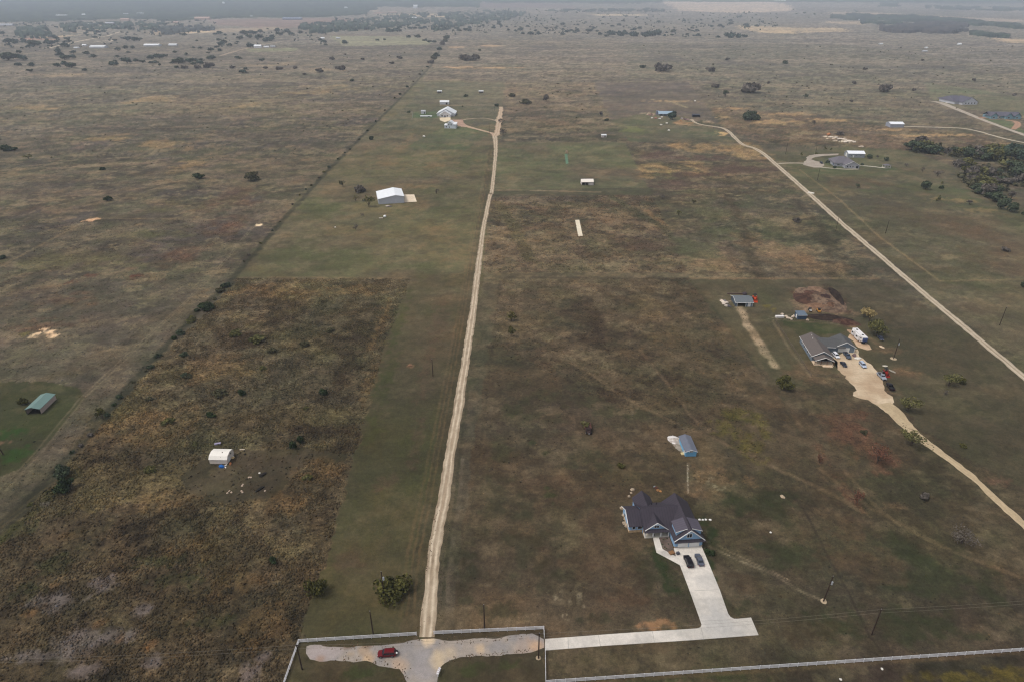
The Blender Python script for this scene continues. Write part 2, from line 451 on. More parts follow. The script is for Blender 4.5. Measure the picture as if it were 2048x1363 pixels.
# parcel of the lane: upper meadow, lower tussock field
zone([(990, 285), (1250, 285), (1300, 385), (985, 385)], S(88, 88, 62), S(80, 80, 58), .33, 1.2, 1, cc=S(92, 82, 64))
zone([(983, 379), (1303, 375), (1306, 390), (983, 392)], S(66, 66, 46), S(72, 72, 52), .4, 2, 1)
zone([(978, 390), (1305, 390), (1375, 545), (966, 545)], S(98, 80, 62), S(84, 70, 54), .95, 1.0, 0, cc=S(76, 70, 54))
track([(1215, 388), (1260, 415), (1320, 452), (1352, 480)], 7, S(62, 62, 44), .7, .2)
track([(1290, 420), (1330, 450)], 4, S(124, 98, 70), .6)
track([(995, 405), (1020, 440), (1045, 490), (1058, 520)], 8, S(74, 68, 46), .7, .2)
track([(1160, 440), (1185, 490), (1200, 530)], 8, S(70, 64, 48), .6, .3)
track([(985, 381), (1040, 380), (1130, 383), (1200, 384)], 3.0, S(124, 108, 86), .7)
blob(1300, 495, 60, 20, S(72, 56, 48), .6, 1.0); blob(1160, 500, 20, 20, S(72, 58, 48), .5)
# field right of the parcel
zone([(1252, 283), (1500, 285), (1545, 315), (1620, 395), (1690, 465), (1757, 556), (1378, 556), (1305, 390)], S(92, 78, 60), S(84, 76, 56), .9, 1.2, 0, cc=S(74, 74, 52))
for a in [(1410, 292, 90, 10), (1500, 310, 40, 12), (1330, 345, 60, 16), (1390, 330, 20, 16), (1470, 300, 60, 8)]: blob(*a, S(140, 114, 78), .7, 1.1)
for a in [(1310, 310, 50, 12), (1400, 318, 60, 8), (1470, 335, 80, 20), (1390, 350, 80, 8), (1340, 370, 60, 12)]: blob(*a, S(80, 62, 54), .7, .9)
for a in [(1500, 400, 60, 16), (1430, 420, 60, 20), (1550, 470, 40, 30), (1390, 500, 60, 30), (1440, 460, 40, 20)]: blob(*a, S(70, 72, 48), .55, .6)
for a in [(1560, 510, 80, 30), (1660, 530, 70, 20), (1500, 480, 40, 20), (1440, 530, 50, 16)]: blob(*a, S(112, 90, 66), .5, 1.1)
track([(1455, 390), (1480, 440), (1500, 500), (1520, 556)], 7, S(60, 52, 38), .7, .35)
track([(1590, 400), (1640, 450), (1655, 500), (1668, 552)], 6, S(58, 50, 38), .65, .4)
track([(1660, 480), (1690, 530), (1700, 550)], 4, S(60, 54, 40), .6, .4)
track([(1378, 557), (1757, 557)], 2, S(130, 106, 80), .5)
# right of the far road
zone([(1515, 300), (1640, 296), (1800, 290), (2100, 420), (2100, 760), (1900, 622), (1750, 495), (1620, 388), (1560, 330)], S(84, 81, 58), S(77, 74, 53), .4, 2, 1, cc=S(86, 78, 60))
for a in [(1900, 450, 110, 40), (1780, 420, 60, 16), (1990, 520, 60, 40), (1700, 365, 80, 10), (1960, 470, 60, 40)]: blob(*a, S(80, 66, 50), .5, .5)
for a in [(1830, 380, 90, 16), (1620, 340, 40, 10), (1700, 345, 70, 8), (1940, 400, 60, 16)]: blob(*a, S(68, 74, 48), .6, .4)
blob(1750, 405, 60, 12, S(66, 60, 52), .5); blob(1900, 400, 50, 6, S(122, 104, 72), .6); blob(1960, 420, 40, 6, S(122, 104, 72), .5)
track([(1600, 340), (1680, 400), (1760, 475), (1880, 562), (2100, 558)], 1.6, S(116, 100, 74), .7, .2)
zone([(1420, 262), (1510, 300), (1560, 335), (1500, 290), (1420, 262)], S(74, 74, 52), S(70, 70, 50), .4, 2)
# central brown pasture down to the fences
zone([(1000, 556), (1378, 556), (1560, 556), (1757, 556), (2100, 800), (2500, 1500), (870, 1500), (905, 1255), (945, 900)], S(80, 68, 51), S(68, 59, 43), .6, 1.5, 1, cc=S(62, 60, 41))
zone([(1000, 556), (1378, 556), (1460, 700), (1500, 830), (1400, 860), (1200, 800), (980, 690)], S(84, 68, 52), S(74, 64, 47), .85, 6, 0, alpha=.8)
zone([(1378, 558), (1757, 558), (1900, 640), (2100, 770), (2100, 1010), (1830, 850), (1740, 720), (1560, 780), (1450, 650)], S(76, 72, 52), S(70, 64, 48), .4, 3, 1, alpha=.85)
for a in [(1170, 640, 60, 40), (1190, 680, 40, 24), (1430, 705, 30, 12), (1240, 790, 80, 16), (1330, 760, 60, 14), (1280, 720, 60, 20)]: blob(*a, S(52, 40, 31), .6, 1.0)
for a in [(1100, 790, 60, 24), (1070, 830, 60, 16), (1020, 820, 30, 14), (1210, 820, 30, 14), (1280, 830, 30, 14), (1180, 800, 30, 16), (1000, 900, 30, 30)]: blob(*a, S(60, 60, 40), .6, .4)
for a in [(1060, 640, 40, 20), (1300, 620, 50, 30), (1120, 590, 60, 14), (1350, 660, 40, 30), (1290, 600, 30, 40)]: blob(*a, S(92, 78, 56), .45, .9)
track([(1100, 700), (1180, 745), (1250, 795), (1330, 835), (1440, 880), (1560, 940), (1660, 985), (1740, 1030)], 2.6, S(124, 104, 80), .55, .55)
track([(1110, 715), (1200, 765), (1290, 800), (1380, 850), (1500, 905)], 3, S(54, 46, 34), .5, .5)
track([(1280, 700), (1330, 760), (1380, 830), (1440, 880), (1480, 905)], 2, S(120, 100, 78), .45, .6)
track([(1290, 600), (1310, 680), (1340, 740), (1380, 790)], 3, S(96, 82, 58), .45, .5)
track([(1270, 720), (1400, 770), (1480, 850)], 5, S(60, 52, 38), .4, .5)
# yellowing weeds by the hollow, red weeds, orange dust
for a in [(1500, 890, 26, 40), (1450, 860, 26, 26), (1520, 850, 20, 30), (1470, 830, 30, 16)]: blob(*a, S(84, 78, 34), .65, .9)
for a in [(1720, 880, 50, 40), (1750, 900, 30, 40), (1700, 990, 14, 34), (1680, 850, 40, 24), (1760, 935, 20, 20), (1710, 830, 40, 10), (1640, 925, 14, 14), (1640, 900, 10, 20)]: blob(*a, S(96, 68, 52), .6, 1.0)
for a in [(1620, 740, 50, 16), (1590, 750, 30, 14), (1640, 760, 40, 10), (1740, 785, 60, 8), (1810, 745, 40, 12), (1790, 1010, 26, 12), (1780, 700, 40, 8)]: blob(*a, S(104, 82, 62), .5, .8)
for a in [(1430, 960, 40, 16), (1410, 985, 34, 16), (1395, 945, 20, 14), (1430, 940, 30, 10), (1500, 960, 14, 12)]: blob(*a, S(122, 98, 72), .55, .8)
for a in [(1420, 965, 24, 14), (1440, 975, 16, 8), (1410, 1070, 12, 18), (1155, 1195, 14, 20), (1135, 1225, 10, 10), (1120, 1190, 14, 4)]: blob(*a, S(150, 136, 112), .7, .4, 1.0, .55)
track([(1415, 1090), (1480, 1120), (1540, 1145), (1600, 1180), (1645, 1200)], 1.0, S(150, 134, 112), .6, .6)
track([(1425, 1085), (1500, 1122), (1580, 1160)], .8, S(150, 132, 108), .6, .5)
track([(1376, 925), (1376, 985)], .7, S(168, 156, 136), .8, .5)
for a in [(1520, 1020, 60, 40), (1570, 1110, 50, 40), (1800, 1090, 60, 30), (1560, 1000, 50, 30), (1480, 1010, 30, 30), (1900, 1160, 120, 50), (1820, 1250, 160, 40), (1660, 1250, 60, 30), (1480, 1215, 50, 20)]: blob(*a, S(52, 56, 34), .65, .4)
for a in [(1740, 1130, 60, 50), (1620, 1080, 30, 60), (1500, 1170, 60, 30), (1600, 1260, 80, 30), (1700, 1060, 50, 24), (1300, 1290, 80, 10)]: blob(*a, S(82, 66, 50), .5, .4)
for a in [(1000, 1000, 60, 60), (1060, 1080, 60, 80), (940, 1150, 30, 60), (1290, 1140, 24, 50), (1345, 1150, 34, 40), (1380, 1180, 20, 40), (1180, 920, 60, 20), (1000, 1220, 60, 20), (1200, 1240, 60, 14)]: blob(*a, S(52, 53, 36), .6, .4)
for a in [(1130, 1010, 60, 30), (1200, 1040, 50, 60), (1180, 1130, 70, 40), (1250, 1200, 60, 24), (1080, 960, 60, 20)]: blob(*a, S(82, 64, 49), .5, .5)
for a in [(1320, 1120, 18, 40), (1340, 1170, 20, 30), (1418, 1130, 10, 40), (1425, 1070, 14, 20), (1408, 1040, 12, 14)]: blob(*a, S(40, 52, 26), .75, .3)
blob(1310, 1250, 40, 5, S(150, 112, 82), .8, .3)
for a in [(1090, 905, 8, 5), (1065, 885, 9, 5), (1100, 985, 18, 20)]: blob(*a, S(48, 58, 30), .6)
for a in [(1740, 960, 110, 16), (1900, 990, 70, 20), (1860, 900, 40, 30)]: blob(*a, S(64, 62, 42), .4, .5)
blob(1985, 962, 40, 12, S(102, 78, 62), .75)
track([(1640, 935), (1700, 990), (1780, 1035), (1850, 1075), (1950, 1120), (2060, 1160)], 2.4, S(122, 102, 78), .5, .6)
track([(1690, 940), (1740, 1000), (1800, 1050)], 2.0, S(134, 112, 86), .5, .6)
track([(1560, 960), (1610, 1020), (1660, 1120), (1700, 1190), (1740, 1270), (1770, 1310)], .8, S(46, 40, 32), .65, .3)
track([(1380, 560), (1430, 620), (1490, 700), (1560, 790), (1600, 870)], 2, S(58, 56, 40), .5, .3)
track([(1500, 690), (1560, 800), (1640, 900), (1700, 950)], 3, S(96, 80, 62), .35, .5)
# white house yard on the right: dug earth, green lawn, limestone trail
zone([(1560, 640), (1640, 642), (1690, 655), (1690, 665), (1600, 672)], S(58, 64, 36), S(62, 62, 40), .35, 2)
for a in [(1640, 600, 46, 28), (1620, 612, 34, 14), (1660, 620, 40, 14)]: blob(*a, S(122, 99, 79), .85, .9)
for a in [(1672, 590, 12, 20), (1680, 610, 10, 16), (1660, 636, 30, 8), (1690, 645, 16, 8), (1606, 585, 20, 10), (1650, 594, 14, 5)]: blob(*a, S(58, 38, 30), .85, .9)
track([(1700, 648), (1760, 690)], 4, S(128, 100, 76), .5, .5)
track([(1480, 613), (1487, 632), (1496, 650), (1512, 676), (1530, 704), (1552, 732)], 4.0, S(162, 142, 116), .8, .44, .5)
track([(1545, 640), (1580, 700), (1622, 752)], 1.3, S(112, 98, 78), .6, .2)
track([(1548, 640), (1620, 644), (1680, 648)], 1.0, S(120, 104, 84), .5)
blob(1537, 616, 12, 7, S(104, 92, 46), .8); blob(1565, 633, 30, 8, S(124, 112, 96), .6, .4, 1.2, .52)
blob(1455, 605, 16, 10, S(150, 134, 116), .7, .4, 1.2, .5)
# foreground verges
zone([(597, 1280), (830, 1265), (812, 1363), (800, 1500), (520, 1500), (572, 1363)], S(68, 62, 42), S(54, 54, 34), .35, 1, 0, cc=S(74, 60, 44))
zone([(868, 1262), (1088, 1256), (1092, 1363), (1092, 1500), (870, 1500), (873, 1350)], S(60, 56, 38), S(52, 48, 34), .35, 1, 0)
zone([(1092, 1366), (2100, 1300), (2600, 1290), (2600, 1500), (1092, 1500)], S(60, 46, 36), S(50, 46, 30), .6, 1.5, 0)
for a in [(1950, 1355, 120, 10), (2030, 1345, 60, 8)]: blob(*a, S(92, 80, 34), .7, .8)
for a in [(1440, 1350, 100, 10), (1300, 1362, 60, 10)]: blob(*a, S(52, 60, 32), .6)
track([(1092, 1368), (1500, 1340), (2100, 1298)], 1.6, S(98, 80, 58), .55, .4)
track([(1690, 1315), (1750, 1305), (1800, 1300)], 5, S(82, 68, 58), .4)
for a in [(1000, 1330, 60, 6), (940, 1340, 30, 12), (720, 1345, 60, 10), (840, 1282, 10, 4)]: blob(*a, S(52, 62, 30), .6, .3)
# lane verges with wheel tracks through the grass
zone([(842, 1258), (850, 1180), (875, 1000), (905, 830), (937, 640), (965, 470), (990, 290), (980, 290), (955, 440), (915, 640), (860, 940), (820, 1150), (800, 1262)], S(76, 66, 47), S(66, 62, 43), .4, 1.0, 0, alpha=.8)
for o, w, s in ((-4.4, 1.1, .5), (-6.2, .9, .45), (-8.0, 1.4, .35)):
    P = [(858, 1230), (868, 1100), (887, 1000), (903, 893), (921, 787), (934, 700), (946, 620), (961, 500), (968, 450), (979, 390), (991, 300)]
    track([(x + o * scale_at(x, y), y) for x, y in P], w, S(116, 94, 68), s, .5)
track([(890, 1240), (900, 1120), (917, 1000), (929, 893)], 2.2, S(104, 94, 80), .5, .8)
track([(884, 1245), (893, 1120), (910, 1000), (922, 893), (938, 760)], 1.5, S(40, 46, 26), .5, .5)
# far fields
zone([(1187, 165), (1375, 165), (1440, 248), (1315, 222), (1222, 240)], S(78, 70, 64), S(86, 76, 68), .3, 6, 1)
zone([(1010, 165), (1187, 165), (1222, 240), (1210, 270), (1005, 270)], S(104, 86, 66), S(88, 80, 62), .7, 6, 1)
zone([(860, 165), (1010, 165), (1003, 215), (1000, 250), (760, 262)], S(84, 82, 62), S(78, 78, 58), .4, 5, 1)
track([(800, 164), (1000, 162), (1190, 164), (1400, 160)], 6, S(60, 56, 44), .55, .3)
zone([(900, 80), (1250, 80), (1253, 162), (840, 162)], S(112, 98, 78), S(98, 90, 70), .6, 20, 4)
zone([(1253, 85), (1700, 90), (2100, 150), (2100, 190), (1700, 165), (1255, 160)], S(98, 92, 72), S(86, 84, 66), .6, 20, 4)
for a in [(910, 95, 20, 2), (925, 135, 34, 2.5), (1000, 136, 40, 2), (980, 92, 30, 2)]: blob(*a, S(168, 126, 74), .6)
for a in [(1080, 95, 60, 5), (1330, 115, 50, 6), (1500, 126, 120, 4), (1850, 135, 100, 6), (1600, 150, 90, 4), (1930, 90, 60, 2)]: blob(*a, S(64, 60, 56), .6)
zone([(660, 70), (810, 70), (860, 82), (860, 90), (690, 92), (670, 82)], S(126, 122, 84), S(114, 112, 80), .3, 30, 4)
zone([(560, 62), (660, 58), (660, 68), (860, 70), (880, 56), (870, 70), (840, 74), (660, 72)], S(104, 90, 74), S(96, 84, 70), .4, 30, 4)
zone([(1320, 4), (1545, 4), (1580, 12), (1590, 22), (1480, 26), (1360, 22)], S(178, 148, 116), S(164, 138, 110), .2, 100, 4)
zone([(960, 5), (1070, 6), (1150, 12), (1150, 16), (960, 16)], S(104, 80, 74), S(96, 76, 72), .2, 100, 4)
zone([(1475, 51), (1600, 56), (1590, 68), (1530, 66), (1480, 58)], S(170, 140, 92), S(158, 132, 90), .2, 60, 4)
zone([(1590, 56), (1680, 56), (1700, 63), (1600, 66)], S(166, 138, 92), S(152, 128, 88), .2, 60, 4)
zone([(1640, 44), (1730, 43), (1730, 50), (1680, 48)], S(156, 130, 92), S(146, 124, 92), .2, 60, 4)
zone([(1980, 77), (2100, 80), (2100, 90), (2010, 85)], S(166, 136, 94), S(150, 126, 90), .2, 60, 4)
zone([(1660, 24), (1760, 26), (1880, 32), (2100, 42), (2100, 48), (1860, 34), (1660, 30)], S(150, 124, 92), S(140, 120, 96), .2, 100, 4)
zone([(420, 40), (600, 37), (740, 36), (560, 58), (430, 50)], S(124, 92, 78), S(110, 84, 74), .2, 60, 4)
zone([(300, 62), (560, 54), (560, 60), (420, 66), (300, 70)], S(148, 124, 92), S(132, 112, 86), .2, 60, 4)
zone([(120, 52), (215, 45), (230, 60), (180, 68), (110, 62)], S(132, 116, 90), S(116, 104, 84), .2, 40, 4)
for a in [(120, 73, 16, 4), (880, 33, 40, 2), (720, 22, 40, 2), (1240, 30, 80, 2), (830, 30, 60, 3), (390, 64, 40, 2)]: blob(*a, S(176, 148, 104), .7)
for a in [(70, 80, 40, 2), (80, 76, 30, 2), (760, 26, 14, 1.5)]: blob(*a, S(160, 100, 76), .6)
track([(100, 96), (140, 86), (215, 72), (240, 64)], 9, S(186, 166, 136), .7, .2)
track([(190, 84), (230, 79), (222, 83), (200, 86)], 8, S(186, 166, 136), .6, .2)
track([(440, 112), (480, 100), (520, 90), (600, 78), (660, 74)], 8, S(160, 132, 104), .6, .3)
track([(250, 105), (360, 96), (430, 88)], 7, S(120, 104, 88), .4, .3)
zone([(490, 98), (590, 96), (600, 102), (500, 104)], S(104, 108, 66), S(110, 108, 72), .2, 20)
# brush corridor right of centre, tan grass, stony ground
zone([(1420, 215), (1500, 222), (1620, 232), (1760, 254), (1900, 262), (2100, 300), (2100, 330), (1800, 300), (1520, 285), (1450, 258)], S(104, 84, 62), S(88, 74, 60), .9, 6, 0)
for a in [(1470, 217, 30, 3), (1580, 228, 60, 4), (1650, 240, 50, 4), (1780, 260, 50, 3), (1560, 245, 60, 5), (1900, 270, 60, 3), (1820, 272, 50, 3), (1450, 235, 16, 3)]: blob(*a, S(150, 122, 86), .7, .9)
for a in [(1660, 255, 40, 4), (1600, 240, 20, 4), (1740, 235, 40, 3), (1830, 262, 20, 3)]: blob(*a, S(64, 56, 50), .6)
for a in [(1665, 275, 22, 3), (1690, 282, 22, 3), (1700, 284, 10, 2)]: blob(*a, S(206, 190, 170), .9, .3, 1.0, .5)
zone([(1520, 160), (1700, 170), (1860, 190), (1900, 210), (1850, 240), (1760, 246), (1600, 226), (1450, 212), (1400, 170)], S(90, 86, 68), S(82, 78, 64), .6, 8, 4)
for a in [(1545, 140, 80, 4), (1700, 132, 80, 4), (1640, 160, 60, 3)]: blob(*a, S(66, 62, 52), .5)
zone([(1850, 165), (1960, 180), (2100, 205), (2100, 240), (1960, 222), (1900, 215), (1860, 195)], S(80, 86, 60), S(86, 84, 62), .4, 6, 1)
zone([(1960, 238), (2020, 240), (2060, 270), (2030, 262)], S(78, 90, 58), S(74, 82, 56), .3, 3)
zone([(1222, 240), (1315, 222), (1390, 245), (1440, 262), (1480, 285), (1260, 285)], S(76, 82, 56), S(80, 78, 58), .35, 3, 1)
blob(1265, 260, 30, 8, S(96, 100, 60), .6); blob(1370, 247, 24, 4, S(152, 114, 80), .8); blob(1446, 267, 16, 4, S(184, 150, 104), .9)
blob(1345, 203, 50, 2, S(142, 116, 82), .7); track([(1300, 199), (1340, 203), (1375, 216)], 5, S(150, 132, 98), .6, .3)
blob(1302, 228, 20, 3, S(160, 136, 116), .6, .3, 1, .45); blob(1380, 240, 26, 3, S(124, 104, 92), .7); blob(1412, 245, 12, 2, S(160, 132, 108), .7)
blob(1412, 242, 16, 2.5, S(168, 146, 122), .5, .3, 1, .5)
zone([(1605, 323), (1680, 312), (1745, 320), (1800, 340), (1700, 345), (1640, 340)], S(72, 80, 54), S(80, 80, 58), .3, 3)
track([(1000, 556), (1180, 556), (1378, 557)], 2.5, S(56, 50, 38), .5, .3)
track([(983, 392), (1140, 391), (1306, 390)], 2.5, S(58, 56, 40), .6, .2)
track([(478, 555), (640, 555), (822, 556)], 1.5, S(112, 94, 68), .5, .3)
track([(1000, 556), (985, 690), (960, 900), (925, 1150), (905, 1262)], 1.2, S(58, 52, 38), .35, .3)
for a in [(1845, 300, 36, 8), (1900, 306, 30, 5), (1960, 316, 60, 8), (2020, 318, 40, 10), (1950, 350, 44, 10), (2030, 350, 30, 14), (1975, 386, 26, 10), (1990, 366, 34, 5)]: blob(*a, S(52, 54, 42), .8, .8)
# farmstead lawns
zone([(825, 225), (874, 223), (878, 236), (845, 237), (825, 236)], S(62, 78, 50), S(64, 80, 52), .2, 1.5)
zone([(905, 250), (985, 263), (930, 300), (800, 300), (870, 262)], S(78, 84, 56), S(74, 78, 54), .35, 4, 1)
blob(958, 247, 22, 6, S(66, 62, 56), .6); blob(855, 206, 24, 3, S(76, 66, 58), .6)
blob(185, 439, 16, 5, S(186, 150, 118), .9); blob(518, 450, 8, 3, S(216, 190, 156), .95, .2, .5)
for a in [(74, 668, 13, 7), (100, 664, 14, 7), (108, 670, 10, 6), (92, 658, 10, 4)]: blob(*a, S(212, 182, 148), .97, .15, .8)
blob(821, 731, 7, 3, S(128, 98, 74), .7); blob(928, 776, 6, 3, S(158, 150, 130), .7, .2, 1, .5)
blob(50, 668, 12, 5, S(88, 80, 40), .6)
def scat(nz, lo, hi, col, amp):
    a = (sstep(lo, hi, nz) * amp * np.clip(.4 + N3 * 1.2, .3, 1.1) * (.42 + .5 * sstep(.36, .58, TU) - .35 * (TU > 1.0)) * (.55 + .45 * sstep(260, 480, DIST)))[:, None]
    C[:] = C * (1 - a) + np.asarray(col)[None, :] * a
q1, q2, q3, q4 = fbm(GX / 40, GY / 34, 7, 101, .72), fbm(GX / 26, GY / 24, 6, 102, .72), fbm(GX / 55, GY / 40, 7, 103, .72), fbm(GX / 15, GY / 14, 5, 104, .72)
scat(q1, .53, .60, S(112, 95, 74), .42); scat(q2, .53, .60, S(52, 45, 37), .45); scat(q3, .52, .59, S(72, 72, 50), .5); scat(q4, .54, .62, S(108, 92, 72), .4); scat(1 - q4, .54, .62, S(56, 49, 39), .45)
scat(fbm(GX / 220, GY / 80, 6, 105), .53, .64, S(74, 66, 60), .5 * (DIST.mean() > 0)); scat(fbm(GX / 300, GY / 110, 6, 106), .54, .64, S(116, 100, 78), .4)
q5, q6 = fbm(GX / 12, GY / 10, 4, 107, .72), fbm(GX / 17, GY / 12, 4, 108, .72)
scat(q5, .58, .64, S(50, 46, 38), .62); scat(q6, .59, .65, S(122, 108, 84), .45); scat(1 - q6, .58, .64, S(58, 58, 42), .5)
for fn, a_, k_ in LATER: fn(*a_, **k_)
tt = np.clip(TU, .25, 1.2)
C *= (1 + (N6 - .5) * .95 * tt)[:, None] * (1 + (N3 - .5) * .75 * tt * sstep(900, 350, DIST))[:, None] * (1 + (N20 - .5) * .24)[:, None] * (1 + (N25 - .5) * (.34 + .2 * sstep(260, 480, DIST)))[:, None]
hue = np.clip((N20 - .5) * 2.2 + (fbm(GX / 9, GY / 9, 4, 63) - .5) * 2.0, -1, 1)[:, None] * (.6 - .4 * sstep(500, 2500, DIST))[:, None]
C *= np.where(hue > 0, 1 + hue * (np.array([[1.14, .97, .84]]) - 1), 1 - hue * (np.array([[.88, 1.02, .84]]) - 1))
C *= np.array([[1.085, 1.085, 1.05]]) * (.80 + .30 * sstep(180, 430, DIST) + .58 * sstep(500, 1700, DIST))[:, None]  # near ground darkened like lens vignetting, far ground lightened like haze
g_ = C.mean(1, keepdims=True); C[:] = C + (g_ * np.array([[1.03, .99, .98]]) - C) * (.35 * sstep(600, 2200, DIST))[:, None]  # distant colours pulled towards grey, haze put into the ground colour
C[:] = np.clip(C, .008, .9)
ii = np.arange((len(rows) - 1) * NX).reshape(len(rows) - 1, NX)[:, :-1].ravel()
FQ = np.stack([ii, ii + 1, ii + NX + 1, ii + NX], 1)
GZ = terr(GY)
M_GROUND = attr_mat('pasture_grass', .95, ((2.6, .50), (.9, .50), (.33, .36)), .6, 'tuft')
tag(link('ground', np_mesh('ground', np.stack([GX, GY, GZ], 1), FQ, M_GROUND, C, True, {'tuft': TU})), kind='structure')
def ground_col(x, y):
    """colour and roughness of the sheet at world points"""
    r = np.clip(np.searchsorted(rows, y), 1, len(rows) - 1)
    u = np.clip(((x / wid[r]) + 1.22) / 2.44 * (NX - 1), 0, NX - 1).astype(int)
    k = r * NX + u
    return C[k], TU[k]

EXCL = []
# ------------------------------------------------------------------ roads, drives and pads
def resample(P, step):
    P = [Vector((p[0], p[1])) for p in P]; out = []
    # Catmull-Rom through the surveyed points
    for i in range(len(P) - 1):
        a, b, c, d_ = P[max(i - 1, 0)], P[i], P[i + 1], P[min(i + 2, len(P) - 1)]
        n = max(1, int((c - b).length / step))
        for k in range(n):
            t = k / n
            out.append(.5 * ((2 * b) + (c - a) * t + (2 * a - 5 * b + 4 * c - d_) * t * t + (-a + 3 * b - 3 * c + d_) * t ** 3))
    out.append(P[-1])
    return out
def road(name, px, widths, ca, cb, z=.03, step=1.0, ruts=(.28, .72), rag=.5, seed=0, center=None, fine=((4.0, .16), (.7, .12))):
    P = resample([G(*p) for p in px], step)
    W = np.interp(np.linspace(0, 1, len(P)), np.linspace(0, 1, len(widths)), widths)
    EXCL.append(('l', np.array([(p.x, p.y) for p in P[::4]] + [(P[-1].x, P[-1].y)]), float(max(widths)) / 2 + .3))
    n = 17; V = []; cols = []
    px_, py_ = np.array([p.x for p in P]), np.array([p.y for p in P])
    tx, ty = np.gradient(px_), np.gradient(py_); l = np.hypot(tx, ty) + 1e-9
    nx, ny = ty / l, -tx / l
    s = np.cumsum(l)
    eL = (vnoise(s / 2.2, s * 0 + seed, 3) - .5) * rag * 2 + (vnoise(s / 9, s * 0 + seed, 5) - .5) * rag * 2
    eR = (vnoise(s / 2.2, s * 0 + seed + 9, 4) - .5) * rag * 2 + (vnoise(s / 9, s * 0 + seed + 9, 6) - .5) * rag * 2
    for k in range(n):
        u = k / (n - 1)
        off = (u - .5) * W + np.where(u < .5, -eL, eR) * abs(u - .5) * 2
        X, Y = px_ + nx * off, py_ + ny * off
        Z = np.full(len(P), z) if 0 < k < n - 1 else np.full(len(P), -.05)
        V.append(np.stack([X, Y, Z], 1))
        r = max(math.exp(-((u - q) / .085) ** 2) for q in ruts) if ruts else .5
        f = np.clip(.62 * r + .22 + (fbm(s / 3.5, s * 0 + u * 7, 4, seed) - .5) * 1.1, 0, 1)
        c = mixc(cb, ca, f)
        if center is not None:
            a = math.exp(-((u - .5) / .08) ** 2) * np.clip((fbm(s / 8, s * 0, 3, seed + 3) - .25) * 2.4, 0, .9)
            c = mixc((0, 0, 0), (1, 1, 1), 1 - a) * c + np.asarray(center)[None, :] * a[:, None]
        cols.append(c)
    m = len(P)
    V = np.stack(V, 1).reshape(-1, 3); cols = np.stack(cols, 1).reshape(-1, 3)
    ii = np.arange((m - 1) * n).reshape(m - 1, n)[:, :-1].ravel()
    F4 = np.stack([ii, ii + 1, ii + n + 1, ii + n], 1)
    o = link(name, np_mesh(name, V, F4, attr_mat('gravel', .95, fine, .4), cols, True))
    return tag(o, kind='structure')
def pad(name, px, ca, cb, z=.03, rag=.25, seed=0, cell=None, ns=4.0, matname='gravel', thick=.08, extra=None, pts=None):
    """an irregular patch of gravel or concrete: fine triangulated grid clipped to a wobbling outline"""
    P = np.array(pts) if pts is not None else world_poly(px)
    EXCL.append(('p', P))
    out = []
    for i in range(len(P)):
        a, b = P[i], P[(i + 1) % len(P)]; n = max(1, int(np.hypot(*(b - a)) / max(.5, rag * 2)))
        for k in range(n): out.append(a + (b - a) * k / n)
    out = np.array(out); 
    if rag:
        out = out + np.stack([(vnoise(out[:, 0] / 1.3, out[:, 1] / 1.3, seed + 1) - .5) + (vnoise(out[:, 0] / 5, out[:, 1] / 5, seed + 5) - .5) * 1.5,
                              (vnoise(out[:, 0] / 1.3, out[:, 1] / 1.3, seed + 2) - .5) + (vnoise(out[:, 0] / 5, out[:, 1] / 5, seed + 6) - .5) * 1.5], 1) * rag * 2
    import bmesh
    bm = bmesh.new()
    vs = [bm.verts.new((x, y, z)) for x, y in out]
    f = bm.faces.new(vs)
    if f.normal.z < 0: f.normal_flip()
    bmesh.ops.triangulate(bm, faces=[f])
    L = cell or 3.0
    for it in range(7):
        es = [e for e in bm.edges if e.calc_length() > L * 1.6 and not e.is_boundary]
        if not es: break
        bmesh.ops.subdivide_edges(bm, edges=es, cuts=1)
        bmesh.ops.triangulate(bm, faces=[q for q in bm.faces if len(q.verts) > 3])
    be = [e for e in bm.edges if e.is_boundary]
    r = bmesh.ops.extrude_edge_only(bm, edges=be)
    for v in r['geom']:
        if isinstance(v, bmesh.types.BMVert): v.co.z = z - thick
    bm.normal_update()
    me = bpy.data.meshes.new(name); bm.to_mesh(me); bm.free()
    n = len(me.vertices); co = np.zeros(n * 3, np.float32); me.vertices.foreach_get('co', co); co = co.reshape(-1, 3)
    t = sstep(.35, .65, fbm(co[:, 0] / ns, co[:, 1] / ns, 4, seed + 11))
    c = np.ones((n, 4), np.float32); c[:, :3] = mixc(ca, cb, t)
    if extra:
        for (ex, ey, er, ec, es_) in extra:
            x, y = G(ex, ey); a = np.clip(sstep(1.2, .4, np.hypot(co[:, 0] - x, co[:, 1] - y) / er + (fbm(co[:, 0] / 2, co[:, 1] / 2, 3, 5) - .5)) * es_, 0, 1)
            c[:, :3] = c[:, :3] * (1 - a[:, None]) + np.asarray(ec)[None, :] * a[:, None]
    at = me.color_attributes.new('Col', 'FLOAT_COLOR', 'POINT'); at.data.foreach_set('color', c.ravel())
    me.materials.append(attr_mat(matname, .95, ((5.0, .12), (.8, .10)), .25))
    return tag(link(name, me), kind='structure')
GRV, GRV2 = S(204, 187, 163), S(140, 122, 100)
road('gravel_lane', [(853.5, 1273), (855, 1262), (868, 1100), (887, 1000), (903, 893), (921, 787), (934, 700), (946, 620), (961, 500), (968, 450), (980, 392), (984, 380), (991, 310), (991, 285), (989, 272)],
     [4.2, 4.3, 4.3, 4.1, 3.9, 3.7, 3.6, 3.7, 4.0, 5.0, 7.0], GRV, GRV2, z=.045, ruts=(.3, .7), rag=.22, seed=3, center=S(168, 148, 124))
road('farm_track', [(990, 272), (994, 266), (996, 258), (998, 245), (1001, 225), (1002, 214)], [9, 8, 8, 7, 7], S(196, 176, 152), S(170, 144, 118), z=.04, ruts=(.3, .7), rag=.9, seed=5)
